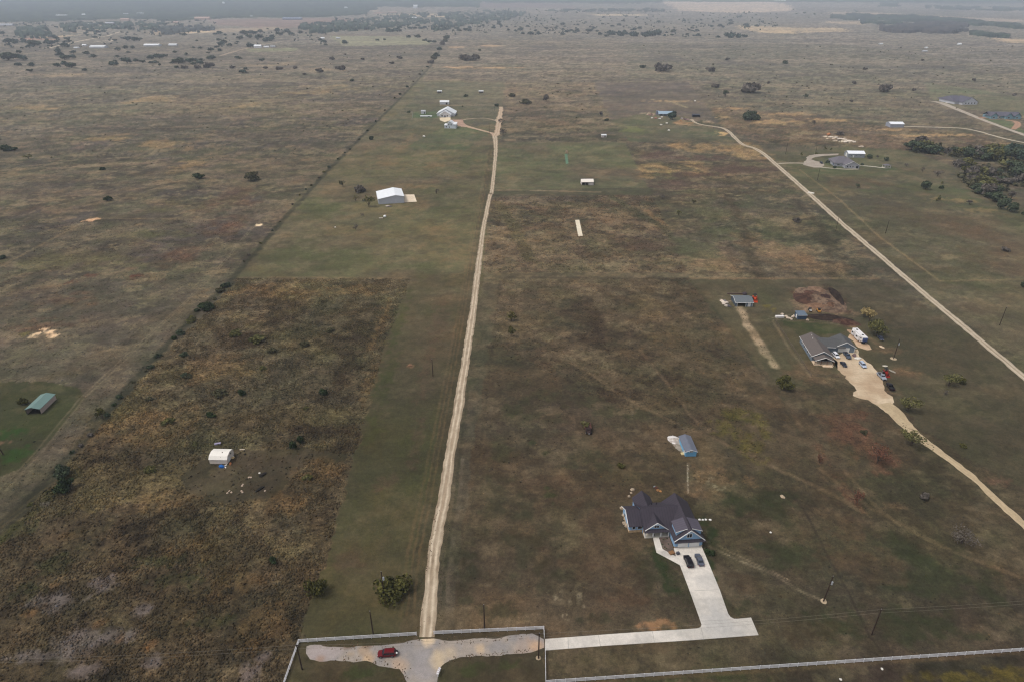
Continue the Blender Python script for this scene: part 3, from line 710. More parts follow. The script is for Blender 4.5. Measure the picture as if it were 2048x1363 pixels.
road('drive_loop', [(990, 273), (982, 266), (949.6, 257.5), (930, 252)], [6, 5, 6, 9], S(192, 168, 144), S(168, 138, 114), z=.035, rag=.4, seed=6)
road('drive_loop', [(926, 240), (939, 238), (955, 237), (971, 237), (985, 239.5), (995, 243)], [4, 3.4, 3.4, 4], S(184, 166, 144), S(140, 122, 100), z=.032, rag=.7, seed=7)
road('drive_loop', [(990, 241), (996, 237)], [3, 4], S(184, 166, 144), S(150, 132, 110), z=.036, rag=.4, seed=8)
road('farm_track', [(879, 211), (930, 210.6), (991, 210.6)], [4, 4, 3], S(188, 160, 134), S(150, 126, 104), z=.03, rag=.6, seed=9)
pad('yard_gravel', [(902, 240), (926, 239.5), (928, 247), (940, 255), (923, 254), (912, 249), (904, 245)], S(176, 146, 126), S(164, 134, 116), rag=.5, seed=3)
pad('apron', [(879, 236), (901, 234.7), (901.5, 241), (889.5, 244.5), (880, 241)], S(224, 206, 176), S(214, 196, 166), z=.05, rag=0, seed=4)
road('county_road', [(1383, 239), (1390, 245), (1403, 249.5), (1425, 253), (1445, 256.5), (1458, 264), (1468, 274), (1485, 289), (1509, 297), (1527, 308), (1552, 329), (1618, 387), (1680, 443), (1748, 501), (1811, 555), (1887, 619), (1922, 648), (2048, 753), (2140, 830)],
     [4, 5, 5, 5.5, 5.5, 5.2, 5, 4.6, 4.4, 4.2, 4.2], S(196, 182, 160), S(160, 144, 122), z=.045, step=1.5, ruts=(.27, .73), rag=.25, seed=13, center=S(138, 124, 100))
road('house_drive', [(1556, 327.5), (1575, 326.5), (1600, 326.5), (1612, 327)], [4.4, 3.6, 3.6, 5], S(184, 172, 156), S(156, 144, 126), z=.04, rag=.15, seed=14)
pad('house_yard', [(1606, 330), (1608, 323.5), (1613, 321), (1613, 315.5), (1618, 311), (1630, 309.3), (1678, 307.4), (1676, 310.5), (1645, 312.5), (1627, 315.5), (1622, 319), (1632, 322.5), (1645, 325), (1649, 330), (1643, 335.5), (1628, 335.5)], S(172, 160, 146), S(158, 146, 132), z=.035, rag=.2, seed=15)
road('walkway', [(1640, 334.5), (1660, 336.5), (1690, 338.6), (1716, 338.5)], [2.6, 2.6, 3], S(196, 186, 168), S(170, 160, 144), z=.05, rag=0, seed=16, ruts=None)
road('walkway', [(1721, 331), (1745, 333.5), (1768, 336)], [2.2, 2.2], S(214, 206, 190), S(196, 186, 170), z=.05, rag=0, seed=17, ruts=None)
road('field_road', [(1866, 203.2), (1882, 206), (1900, 213), (1960, 237.5), (2010, 256.5), (2048, 270), (2120, 296)], [14, 11, 9, 8, 8, 8], S(184, 172, 156), S(160, 148, 132), z=.03, step=4, rag=.3, seed=18)
road('field_road', [(1806, 253), (1860, 254.5), (1920, 256.5), (1955, 262.5), (1985, 271), (2025, 281), (2090, 293)], [4.5, 4, 4, 4], S(200, 188, 168), S(176, 164, 144), z=.03, step=3, rag=.2, seed=19)
pad('apron', [(1886, 203), (1903, 202.5), (1907, 206), (1893, 206.5)], S(206, 196, 178), S(196, 184, 166), z=.05, rag=0)
road('house_drive', [(1960, 236.5), (1980, 233.5)], [8, 10], S(164, 130, 110), S(150, 118, 98), z=.035, rag=.4)
road('house_drive', [(2012, 240.5), (2030, 243), (2036, 249), (2030, 256), (2026, 259)], [7, 8, 8, 6], S(176, 140, 116), S(160, 126, 104), z=.035, rag=.3)
road('ranch_track', [(1352, 247.5), (1380, 250.3), (1404, 251)], [6, 4], S(176, 148, 116), S(150, 124, 96), z=.03, rag=.5)
# drive of the grey house
YA, YB = S(202, 182, 154), S(178, 154, 126)
pad('yard_gravel', [(1668, 716), (1676, 722), (1680, 735), (1690, 752), (1701, 766), (1713, 779), (1699, 787), (1718, 797), (1735, 801), (1752, 811), (1775, 827), (1790, 822), (1783, 806), (1787, 792), (1776, 785), (1765, 766), (1755, 750), (1745, 738), (1733, 724), (1722, 711), (1716, 698), (1704, 701), (1690, 704)], YA, YB, z=.03, rag=.9, seed=21, ns=6,
    extra=[(1745, 770, 7, S(172, 146, 118), .6), (1700, 735, 4, S(190, 166, 138), .5)])
pad('caravan_pad', [(1694, 659), (1703, 659), (1714, 672), (1722, 684), (1738, 690), (1745, 697), (1735, 700), (1716, 694), (1707, 686), (1700, 672)], S(196, 168, 138), S(170, 140, 112), z=.028, rag=.6, seed=22)
road('gravel_drive', [(1766, 806), (1788, 823), (1812, 850), (1838, 874), (1874, 900), (1915, 930), (1954, 961), (2000, 1004), (2050, 1050), (2110, 1104)], [8, 6.5, 5.0, 4.2, 3.4, 3.3, 3.4, 3.6, 3.7], S(190, 170, 138), S(166, 146, 116), z=.04, step=.8, ruts=None, rag=.35, seed=23)
# turning head by the white fence
RD, RD2 = S(142, 136, 132), S(156, 145, 134)
pad('gravel_road', [(611, 1292), (628, 1288), (652, 1291), (690, 1293), (720, 1291), (760, 1289), (800, 1285), (838, 1277), (868, 1277), (884, 1282), (920, 1280), (960, 1276), (1000, 1273), (1040, 1269), (1064, 1267), (1076, 1272), (1089, 1280), (1089, 1294), (1074, 1299), (1062, 1303), (1030, 1306), (990, 1309), (950, 1312), (918, 1315), (899, 1322), (884, 1331), (876, 1343), (873, 1363), (870, 1470), (806, 1470), (812, 1363), (806, 1348), (798, 1338), (781, 1334), (757, 1332), (745, 1324), (735, 1320), (705, 1322), (676, 1319), (640, 1321), (618, 1317), (610, 1306)],
    RD, RD2, z=.028, rag=.2, seed=31, cell=1.0, ns=3.5,
    extra=[(880, 1318, 3.2, S(190, 170, 142), .9), (905, 1308, 2.2, S(182, 164, 140), .6), (960, 1298, 1.6, S(200, 172, 138), .6), (725, 1300, 1.6, S(168, 140, 108), .5), (700, 1307, 1.2, S(168, 144, 112), .4), (1050, 1298, 4, S(168, 148, 132), .6), (1075, 1292, 2.5, S(190, 156, 124), .7),
           (645, 1304, 3.6, S(162, 150, 146), .9), (665, 1303, 3.0, S(160, 149, 144), .9), (628, 1304, 2.4, S(162, 150, 145), .9), (845, 1310, 2.6, S(150, 144, 142), .8), (845, 1345, 3, S(154, 146, 143), .7), (855, 1277, 2.2, S(210, 186, 154), .9), (846, 1265, 2.2, S(210, 186, 154), .9),
           (700, 1288, 1.8, S(110, 86, 66), .8), (735, 1287, 1.5, S(112, 88, 66), .7), (760, 1312, .9, S(118, 92, 68), .5), (740, 1316, 2, S(190, 158, 122), .7), (800, 1330, 2.2, S(176, 152, 130), .8), (640, 1318, 1.6, S(150, 118, 92), .6)])
# concrete drive with saw-cut joints
CA, CB = S(212, 204, 193), S(184, 178, 169)
main = [(1347.5, 1095.5), (1402.5, 1090.5), (1411, 1110), (1440, 1180), (1456, 1226), (1461, 1233), (1468, 1236.5), (1476, 1236.5), (1502, 1234), (1517, 1269), (1380, 1279.5), (1202, 1291), (1090, 1300), (1090, 1277), (1202, 1268.5), (1310, 1261), (1393, 1256), (1401, 1253.5), (1403, 1248), (1398, 1233), (1376, 1172), (1360, 1130), (1352, 1112)]
pad('concrete_driveway', main, CA, CB, z=.10, rag=0, seed=41, cell=1.2, ns=7, matname='concrete', thick=.2, extra=[(1440, 1250, 6, S(168, 166, 163), .6), (1410, 1160, 3.5, S(176, 172, 167), .5), (1425, 1205, 3, S(180, 176, 170), .5), (1385, 1128, 2, S(160, 155, 150), .4), (1290, 1275, 3, S(184, 178, 170), .5), (1180, 1283, 3, S(180, 174, 166), .5), (1110, 1288, 3, S(190, 182, 172), .5)])
pad('walkway', [(1305.5, 1073), (1317, 1071.5), (1325, 1097), (1353, 1112.5), (1359, 1128.5), (1313, 1104)], CA, CB, z=.095, rag=0, seed=42, cell=1.0, matname='concrete', thick=.2)
pad('garden_bed', [(1318, 1072), (1337.5, 1070), (1346, 1093), (1352.5, 1111), (1326, 1096.5)], S(112, 96, 88), S(92, 80, 72), z=.05, rag=0, seed=43, cell=.8, ns=1.2)
M_JOINT = mat('joint_line', S(150, 146, 138), .9, .1)
for a, b in [((1389, 1180), (1437, 1178)), ((1400, 1241), (1462, 1238)), ((1402, 1254), (1408, 1278)), ((1305, 1261.5), (1309, 1284)), ((1197, 1269), (1201, 1291)), ((1136, 1274), (1137, 1296)), ((1360, 1131), (1413, 1128))]:
    A, B = Vector((*G(*a, .1), 0)), Vector((*G(*b, .1), 0)); t = (B - A).normalized(); n = Vector((-t.y, t.x, 0)) * .05
    mb = MB(); mb.slab([(A.x - n.x, A.y - n.y, .104), (B.x - n.x, B.y - n.y, .104), (B.x + n.x, B.y + n.y, .104), (A.x + n.x, A.y + n.y, .104)], .02)
    tag(mb.build('driveway_joint', M_JOINT), kind='structure')
pad('concrete_slab', [(1150.3, 440.5), (1158.5, 440), (1165.5, 472), (1156.5, 473)], S(226, 214, 190), S(216, 202, 178), z=.12, rag=0, seed=44, matname='concrete', thick=.2)

# ------------------------------------------------------------------ buildings
R = math.radians
def frame_of(px, py, ang): return (*G(px, py), 0), R(ang)
def panel(mb, face, a, z, w, h, pos, d0=-.02, d1=.04):
    if face == 'F': mb.box(a - w / 2, a + w / 2, pos - d1, pos - d0, z - h / 2, z + h / 2)
    if face == 'B': mb.box(a - w / 2, a + w / 2, pos + d0, pos + d1, z - h / 2, z + h / 2)
    if face == 'L': mb.box(pos - d1, pos - d0, a - w / 2, a + w / 2, z - h / 2, z + h / 2)
    if face == 'R': mb.box(pos + d0, pos + d1, a - w / 2, a + w / 2, z - h / 2, z + h / 2)
    return mb
M_TRIM = mat('white_trim', S(226, 224, 220), .6, .05)
M_GLASS = mat('window_glass', S(34, 38, 46), .08, .1, spec=.6)
M_WHITE = mat('white_metal', S(228, 230, 232), .45, .05, .8, stripe=(.9, 'x', .93))
M_WHITE_Y = mat('white_metal_roof', S(236, 238, 240), .4, .04, .5, stripe=(.9, 'y', .95))
M_CONC = mat('concrete_slab_edge', S(196, 188, 174), .9, .08)
def window(par, face, a, z, w, h, pos, mull=True):
    f = panel(MB(), face, a, z, w + .24, h + .24, pos, -.03, .05).build('window', M_TRIM, par)
    m = MB()
    if mull and w > .9:
        for k in (-1, 1): panel(m, face, a + k * w * .26, z, w * .44, h, pos, .0, .075)
    else: panel(m, face, a, z, w, h, pos, .0, .075)
    m.build('pane', M_GLASS, f)
def door(par, face, a, w, h, pos, m=None, z0=.1):
    d = panel(MB(), face, a, z0 + h / 2, w, h, pos, -.03, .06).build('door', m or M_TRIM, par)
    hm = MB(); panel(hm, face, a + w * .38, z0 + h * .47, .12, .12, pos, .05, .12); hm.build('handle', M_GLASS, d)
def groof(mb, x0, x1, y0, y1, ze, zr, axis='y', ridge=None, t=.16, ze2=None):
    ze2 = ze if ze2 is None else ze2
    if axis == 'y':
        r = (x0 + x1) / 2 if ridge is None else ridge
        mb.slab([(x0, y0, ze), (r, y0, zr), (r, y1, zr), (x0, y1, ze)], t)
        mb.slab([(r, y0, zr), (x1, y0, ze2), (x1, y1, ze2), (r, y1, zr)], t)
    else:
        r = (y0 + y1) / 2 if ridge is None else ridge
        mb.slab([(x0, y0, ze), (x1, y0, ze), (x1, r, zr), (x0, r, zr)], t)
        mb.slab([(x0, r, zr), (x1, r, zr), (x1, y1, ze2), (x0, y1, ze2)], t)
    return mb
def gwall(mb, x0, x1, y0, y1, ze, zr, axis='y', ridge=None, z0=0, ze2=None):
    ze2 = ze if ze2 is None else ze2
    if axis == 'y':
        r = (x0 + x1) / 2 if ridge is None else ridge
        mb.prism([(x0, z0), (x1, z0), (x1, ze2), (r, zr), (x0, ze)], y0, y1, 'y')
    else:
        r = (y0 + y1) / 2 if ridge is None else ridge
        mb.prism([(y0, z0), (y1, z0), (y1, ze2), (r, zr), (y0, ze)], x0, x1, 'x')
    return mb
def rake(mb, pts, r=.13):
    for a, b in zip(pts[:-1], pts[1:]): mb.tube([a, b], r, 4)
    return mb

# ---- the big blue house with the dark metal roof
M_BLUE = mat('blue_siding', S(138, 172, 204), .75, .06, 1.0, stripe=(.22, 'z', .95))
M_DROOF = mat('dark_metal_roof', S(60, 54, 62), .55, .08, .6, spec=.25, stripe=(.84, 'x', .72))
M_DROOFY = mat('dark_metal_roof_cross', S(60, 54, 62), .55, .08, .6, spec=.25, stripe=(.84, 'y', .72))
M_DORM = mat('dormer_metal_roof', S(84, 78, 88), .5, .06, .6, spec=.3, stripe=(.84, 'y', .8))
M_STONE = mat('tan_stone', S(186, 158, 124), .9, .3, 3.0, bump=.4)
M_PORCH = mat('porch_wall', S(190, 168, 142), .9, .1)
loc, rot = frame_of(1347.8, 1094.6, 4.6)
H = thing('blue_house', 'large blue house with dark metal roofs and stone base beside the concrete driveway', 'house', loc, rot)
w = MB()
gwall(w, .15, 8.85, .05, 16.2, 3.0, 6.95, 'y', 4.5)
gwall(w, -8.1, 2, 6.9, 16.4, 3.0, 6.55, 'x', 11)
gwall(w, -12.3, -7.5, 7.5, 16, 2.9, 5.1, 'x', 12)
gwall(w, -8.1, -2.7, 12, 19.8, 2.9, 5.55, 'y', -5.4)
w.build('wall', M_BLUE, H)
for b_ in ((-12.36, -8.02, 7.42, 7.6, 0, .95), (-12.4, -12.24, 7.6, 16, 0, .6), (.05, 1.0, -.04, .2, 0, .5), (8.15, 8.95, -.04, .2, 0, .5)): MB().box(*b_).build('stone_base', M_STONE, H)

groof(MB(), -8.5, 4.4, 4.6, 17.2, 2.95, 6.8, 'x', 11).build('roof', M_DROOF, H)
groof(MB(), -.35, 9.35, -.35, 16.7, 2.95, 7.2, 'y', 4.5).build('garage_roof', M_DROOFY, H)
groof(MB(), -12.75, -8.0, 7.0, 16.4, 2.9, 5.4, 'x', 12).build('wing_roof', M_DROOF, H)
groof(MB(), -8.5, -2.3, 12.2, 20.2, 2.95, 5.8, 'y', -5.4).build('rear_roof', M_DROOFY, H)
# porch gable
gwall(MB(), -7.6, -1.2, 5.15, 9.0, 3.15, 5.75, 'y', -4.4, 3.02).build('porch_gable', M_BLUE, H)
groof(MB(), -8.15, -.65, 4.85, 9.9, 3.0, 6.02, 'y', -4.4, .14).build('porch_roof', M_DROOFY, H)
rake(MB(), [(-8.15, 4.8, 2.95), (-4.4, 4.8, 5.95), (-.65, 4.8, 2.95)]).build('rake_trim', M_TRIM, H)
MB().slab([(-8.4, 4.1, 2.72), (-.3, 4.1, 2.72), (-.3, 5.3, 3.25), (-8.4, 5.3, 3.25)], .1).build('skirt_roof', M_DROOF, H)
MB().box(-8.0, -.1, 4.6, 7.0, .02, .3).build('porch_floor', M_CONC, H)
MB().box(-8.0, -.1, 6.82, 6.96, .3, 3.0).build('porch_wall', M_PORCH, H)
for x in (-7.8, -5.3, -2.8, -.35):
    MB().box(x - .16, x + .16, 4.8, 5.12, .3, 2.75).build('porch_post', M_TRIM, H)
window(H, 'F', -4.4, 4.2, 1.5, .75, 5.15)
rake(MB(), [(-5.0, 4.78, 5.45), (-3.8, 4.78, 5.45)], .07).build('gable_bracket', M_TRIM, H)
door(H, 'F', -5.0, 1.1, 2.2, 6.82, M_GLASS, .3)
# garage gable
rake(MB(), [(-.35, -.4, 2.9), (4.5, -.4, 7.12), (9.35, -.4, 2.9)], .14).build('rake_trim', M_TRIM, H)
rake(MB(), [(3.6, -.38, 6.3), (5.4, -.38, 6.3)], .07).build('gable_bracket', M_TRIM, H)
MB().slab([(-.35, -.85, 2.72), (9.35, -.85, 2.72), (9.35, .1, 3.25), (-.35, .1, 3.25)], .12).build('skirt_roof', M_DROOF, H)
window(H, 'F', 4.35, 4.75, 1.5, 1.35, .05)
for a in (2.75, 6.3): panel(MB(), 'F', a, 1.25, 3.2, 2.35, .05, -.02, .06).build('garage_door', mat('garage_door_white', S(226, 224, 222), .6, .04, stripe=(.55, 'z', .9)), H)
for a in (.55, 4.52, 8.45): panel(MB(), 'F', a, 1.35, .3, 2.6, .05, -.02, .09).build('pilaster', M_BLUE, H)
# two shed dormers on the garage roof
for sx in (-1, 1):
    mir = lambda x: 4.5 + sx * (x - 4.5)
    a, b = sorted((mir(8.3), mir(5.2)))
    d_ = MB(); d_.prism([(mir(8.35), 3.3), (mir(8.35), 5.5), (mir(5.3), 6.45), (mir(5.3), 5.0)], 1.25, 5.6, 'y'); dm = d_.build('dormer', M_BLUE, H)
    MB().slab([(mir(8.7), 1.0, 5.45), (mir(4.9), 1.0, 6.75), (mir(4.9), 6.0, 6.75), (mir(8.7), 6.0, 5.45)] if sx > 0 else [(mir(4.9), 1.0, 6.75), (mir(8.7), 1.0, 5.45), (mir(8.7), 6.0, 5.45), (mir(4.9), 6.0, 6.75)], .15).build('dormer_roof', M_DORM, dm)
    rake(MB(), [(mir(8.7), .97, 5.4), (mir(5.2), .97, 6.6)], .08).build('dormer_trim', M_TRIM, dm)
for a, ww in ((-10.9, .8), (-9.2, .8), (-8.5, .7)): window(H, 'F', a, 1.9, ww, .9, 7.5, False)
for a in (9.5, 13.5): window(H, 'L', a, 1.7, 1.0, 1.2, -12.3, False)
for a in (14, 17): window(H, 'L', a, 1.7, 1.0, 1.2, -8.1, False)
rake(MB(), [(-12.78, 7.0, 2.85), (-12.78, 12, 5.3), (-12.78, 16.4, 2.85)], .12).build('rake_trim', M_TRIM, H)
for x in (-6.5, -5.0):
    MB().tube([(x + 3, 14.5, 4.4), (x + 3, 14.5, 5.5)], .12, 8).build('roof_vent', M_GLASS, H)

# ---- blue shed behind it
loc, rot = frame_of(1370, 912.3, 1.5)
B = thing('blue_shed', 'small bright blue shed with grey metal roof behind the blue house', 'shed', loc, rot)
M_LBLUE = mat('light_blue_siding', S(112, 170, 206), .7, .05, 1.0, stripe=(.4, 'x', .94))
gwall(MB(), 0, 4.1, 0, 9.2, 2.4, 3.15, 'y', None, .1).build('wall', M_LBLUE, B)
M_GROOF = mat('grey_metal_roof', S(104, 108, 120), .4, .06, .8, stripe=(.45, 'y', .85))
groof(MB(), -.3, 4.4, -.35, 9.5, 2.36, 3.3, 'y').build('roof', M_GROOF, B)
rake(MB(), [(-.3, -.38, 2.3), (2.05, -.38, 3.22), (4.4, -.38, 2.3)], .09).build('rake_trim', M_TRIM, B)
window(B, 'F', 2.05, 2.3, 1.1, .45, 0)
door(B, 'L', 1.6, 1.1, 2.0, 0)
MB().box(-1.1, -.05, 1.0, 2.3, 0, .25).build('step', mat('pale_wood', S(196, 178, 130), .8, .1), B)

# ---- white barrel-roof shed in the rough field
loc, rot = frame_of(420, 927, -1.5)
B = thing('white_shed', 'small white barn-roofed shed on skids alone in the rough brown field', 'shed', loc, rot)
M_CREAM = mat('cream_siding', S(214, 202, 190), .7, .05, 1.0, stripe=(.6, 'x', .96))
prof = [(0, .15), (5.8, .15), (5.8, 2.15), (4.9, 3.05), (2.9, 3.55), (.9, 3.05), (0, 2.15)]
MB().prism(prof, .05, 6.55, 'x').build('wall', M_CREAM, B)
m = MB(); rp = [(-.15, 2.1), (.8, 3.12), (2.9, 3.66), (5.0, 3.12), (5.95, 2.1)]
for (a, za), (b, zb) in zip(rp[:-1], rp[1:]): m.slab([(-.1, a, za), (6.75, a, za), (6.75, b, zb), (-.1, b, zb)], .1)
m.build('roof', mat('white_roof_sheet', S(232, 226, 216), .45, .04, .6), B)
MB().slab([(4.1, .5, 2.85), (4.45, .5, 2.85), (4.45, 2.6, 3.63), (4.1, 2.6, 3.63)], .04).build('roof_gap', mat('dark_strip', S(62, 54, 50), .8, .1), B)
panel(MB(), 'R', 1.6, 1.2, 1.3, 2.0, 6.55).build('door', M_TRIM, B); window(B, 'R', 3.6, 2.3, .7, .7, 6.55, False)
for y in (.6, 5.2): MB().box(.1, 6.5, y - .12, y + .12, 0, .15).build('skid', mat('dark_wood', S(84, 66, 50), .9, .15), B)

# ---- green-roofed carport at the left edge
loc, rot = frame_of(54.6, 828, 3.5)
B = thing('carport_shelter', 'open fronted metal carport with green roof and cream side on the left lawn', 'carport', loc, rot)
M_TEAL = mat('green_metal_roof', S(104, 130, 124), .45, .06, .7, stripe=(.5, 'y', .9))
M_PINKW = mat('cream_metal_wall', S(188, 168, 158), .6, .06, .8, stripe=(.5, 'y', .94))
groof(MB(), -.25, 5.85, -.2, 11.2, 2.45, 3.3, 'y', 2.5, .1).build('roof', M_TEAL, B)
MB().box(5.5, 5.6, 0, 11, .05, 2.42).build('side_wall', M_PINKW, B)
MB().box(0, .1, 0, 11, .05, 2.42).build('side_wall', M_PINKW, B)
gwall(MB(), .1, 5.5, 10.9, 11, 2.42, 3.18, 'y', 2.5, .05).build('rear_wall', M_PINKW, B)
for x in (.06, 5.54):
    MB().box(x - .08, x + .08, -.12, .02, 0, 2.5).build('post', mat('dark_steel', S(58, 60, 62), .5, .1), B)
tag(pad('shelter_floor', None, S(46, 42, 32), S(52, 46, 34), z=.02, rag=0, pts=[(-197.6, 219.2), (-193.0, 219.4), (-193.6, 229.4), (-198.2, 229.2)]), kind='structure')

# ---- white metal barn beside the lane
loc, rot = frame_of(757, 409.2, 14.2)
B = thing('metal_barn', 'big white metal barn with lopsided roof and concrete apron left of the lane', 'barn', loc, rot)
M_BARNW = mat('barn_wall_metal', S(196, 198, 206), .5, .05, .6, stripe=(.9, 'x', .93))
gwall(MB(), .15, 21.2, .1, 24.9, 4.3, 6.7, 'y', 14.4, 0, 5.3).build('wall', M_BARNW, B)
groof(MB(), -.1, 21.6, -.15, 25.2, 4.42, 6.9, 'y', 14.4, .14, 5.4).build('roof', M_WHITE_Y, B)
rake(MB(), [(-.1, -.2, 4.3), (14.4, -.2, 6.78), (21.6, -.2, 5.28)], .12).build('rake_trim', mat('grey_trim', S(168, 170, 176), .6, .05), B)
for a in (6, 15): panel(MB(), 'R', a, 2.0, 4.0, 3.9, 21.2).build('barn_door', M_TRIM, B)
pad('concrete_slab', [(809, 405.2), (833.6, 403.6), (828.4, 389.4), (808, 389.6)], S(226, 208, 184), S(214, 196, 172), z=.1, rag=0, seed=51, matname='concrete', thick=.2)

# ---- loafing shed in the upper meadow
loc, rot = frame_of(1163, 370.8, 2.0)
B = thing('field_shelter', 'white three sided animal shelter half open at the front in the upper meadow', 'shelter', loc, rot)
M_CRW = mat('cream_sheet', S(214, 204, 198), .6, .05, .8, stripe=(.7, 'x', .95))
MB().slab([(-.4, -.5, 3.0), (11.0, -.5, 3.0), (11.9, 8.6, 3.6), (.4, 8.6, 3.6)], .15).build('roof', mat('cream_roof', S(236, 226, 214), .5, .04), B)
MB().box(.1, 10.9, 8.2, 8.35, 0, 3.35).build('rear_wall', M_CRW, B)
MB().box(.1, .25, .5, 8.2, 0, 2.9).build('side_wall', M_CRW, B); MB().box(10.75, 10.9, .2, 8.2, 0, 2.9).build('side_wall', M_CRW, B)
MB().box(6.6, 10.8, 0, .15, 0, 2.75).build('front_wall', M_CRW, B); MB().box(6.5, 6.62, .15, 8.2, 0, 2.75).build('partition', M_CRW, B)
for x in (.2, 3.4): MB().box(x - .1, x + .1, -.1, .1, 0, 2.85).build('post', M_CRW, B)
o = MB(); o.slab([(*G(1129.2, 308.5), .08), (*G(1134.6, 308), .08), (*G(1137, 327.5), .08), (*G(1131.8, 328.5), .08)], .06)
tag(o.build('green_mat', mat('green_turf', S(88, 118, 92), .9, .15, .15)), 'long strip of green matting laid on the upper meadow grass', 'mat')
o = thing('wooden_stand', 'small tan wooden stand at the far end of the green mat', 'stand', (*G(1133.6, 307.5), 0), .1)
M_TAN = mat('tan_wood', S(196, 168, 140), .8, .12)
MB().box(-1.2, 1.2, 0, .3, .4, 3.4).build('board', M_TAN, o)
for x in (-1.0, 1.0): MB().box(x - .1, x + .1, .3, .9, 0, 2.2).build('leg', M_TAN, o)
loc, rot = frame_of(1203, 275.2, 0)
B = thing('white_hut', 'little white hut standing alone just beyond the upper meadow', 'hut', loc, rot)
MB().box(0, 6, 0, 5, 0, 2.5).build('wall', M_CRW, B); MB().slab([(-.3, -.4, 2.6), (6.3, -.4, 2.6), (6.3, 5.4, 3.0), (-.3, 5.4, 3.0)], .12).build('roof', M_WHITE, B)
door(B, 'F', 4.2, 1.2, 2.0, 0, M_GLASS)

# ---- grey L-shaped house on the right
M_GREYW = mat('slate_siding', S(110, 122, 134), .75, .06, 1.0, stripe=(.3, 'x', .92))
M_SHING = mat('brown_grey_shingle', S(98, 90, 86), .9, .12, 2.5)
M_SHING2 = mat('charcoal_shingle', S(84, 84, 84), .9, .12, 2.5)
M_DECK = mat('porch_deck', S(224, 198, 168), .8, .1)
B = thing('grey_house', 'grey L-shaped ranch house with front porch and gravel yard full of cars', 'house', (139.5, 261.7, 0), R(-6.1))
w = MB()
gwall(w, .45, 9.55, .45, 19.6, 2.9, 5.35, 'y')
gwall(w, 14.4, 23.1, 10.9, 19.8, 2.9, 5.3, 'y', 18.8)
gwall(w, 9, 15, 10.6, 19.2, 2.8, 4.8, 'x', 14.8)
w.build('wall', M_GREYW, B)
groof(MB(), 0, 10, 0, 20, 2.85, 5.6, 'y').build('roof', M_SHING, B)
groof(MB(), 13.95, 23.6, 10.7, 20.2, 2.85, 5.55, 'y', 18.8).build('garage_roof', M_SHING2, B)
groof(MB(), 5, 18.5, 9.8, 19.8, 2.95, 5.0, 'x', 14.8).build('link_roof', M_SHING2, B)
groof(MB(), .7, 9.3, -3.4, 4, 2.5, 4.35, 'y').build('porch_roof', M_SHING, B)
rake(MB(), [(0, -.05, 2.75), (5, -.05, 5.5), (10, -.05, 2.75)], .14).build('rake_trim', M_TRIM, B)
rake(MB(), [(.7, -3.45, 2.4), (5, -3.45, 4.25), (9.3, -3.45, 2.4)], .13).build('rake_trim', M_TRIM, B)
rake(MB(), [(13.95, 10.66, 2.75), (18.8, 10.66, 5.45), (23.6, 10.66, 2.75)], .14).build('rake_trim', M_TRIM, B)
rake(MB(), [(-.05, 0, 2.78), (-.05, 20, 2.78)], .09).build('gutter', M_TRIM, B)
rake(MB(), [(10, 9.75, 2.88), (13.9, 9.75, 2.88)], .09).build('gutter', M_TRIM, B)
MB().box(.6, 9.4, -3.3, .4, 0, .45).build('porch_floor', M_DECK, B)
MB().box(4.2, 8.6, -4.6, -3.3, 0, .25).build('porch_step', M_DECK, B)
for x in (.9, 3.6, 6.3, 9.1): MB().box(x - .13, x + .13, -3.25, -3.0, .45, 2.55).build('porch_post', mat('brown_post', S(112, 84, 66), .8, .1), B)
m = MB(); panel(m, 'F', 5, 1.6, 5.5, 1.8, .45, -.02, .05); panel(m, 'F', 5, 3.5, 2.6, .8, .45, -.02, .05); m.build('porch_glazing', M_GLASS, B)
panel(MB(), 'F', 18.2, 1.3, 5.2, 2.4, 10.9).build('garage_door', M_TRIM, B)
for a in (3, 7, 12, 16): window(B, 'L', a, 1.6, 1.1, 1.2, .45, False)
for a, b in ((4.0, 14), (4.4, 17)): MB().tube([(a, b, 4.9), (a, b, 5.7)], .1, 6).build('roof_vent', M_TRIM, B)
MB().box(14.3, 14.5, 10.8, 11, 0, 2.9).build('corner_trim', M_TRIM, B); MB().box(23.0, 23.2, 10.8, 11, 0, 2.9).build('corner_trim', M_TRIM, B)

# ---- detached grey garage and navy shed
loc, rot = frame_of(1470.2, 613.4, -1.5)
B = thing('detached_garage', 'grey detached garage with open door beside the orange tractor in the field', 'garage', loc, rot)
w = MB(); w.box(.2, .35, .2, 9.3, 0, 2.6); w.box(9.25, 9.4, .2, 9.3, 0, 2.6); w.box(.35, 9.25, 9.15, 9.3, 0, 2.6); w.box(.35, 1.2, .2, .35, 0, 2.6); w.box(5.6, 9.25, .2, .35, 0, 2.6); w.box(1.2, 5.6, .2, .35, 2.2, 2.6)
gwall(w, .2, .34, .2, 9.3, 2.6, 3.9, 'x'); gwall(w, 9.26, 9.4, .2, 9.3, 2.6, 3.9, 'x')
w.build('wall', M_GREYW, B)
M_SLATE = mat('slate_roof', S(102, 108, 112), .8, .08, 2.0)
groof(MB(), -.25, 9.85, -.3, 9.8, 2.6, 4.1, 'x').build('roof', M_SLATE, B)
rake(MB(), [(-.25, -.33, 2.55), (9.85, -.33, 2.55)], .1).build('fascia', M_TRIM, B)
rake(MB(), [(-.28, -.3, 2.55), (-.28, 4.75, 4.05), (-.28, 9.8, 2.55)], .1).build('rake_trim', M_TRIM, B)
for a in (1.1, 5.7, 9.3): panel(MB(), 'F', a, 1.2, .18, 2.3, .2).build('door_trim', M_TRIM, B)
panel(MB(), 'F', 7.6, 1.15, 1.5, 2.1, .2).build('door', M_TRIM, B)
loc, rot = frame_of(1594.8, 639, 1.5)
B = thing('navy_shed', 'small navy shed with one slope roof beside the heap of dug earth', 'shed', loc, rot)
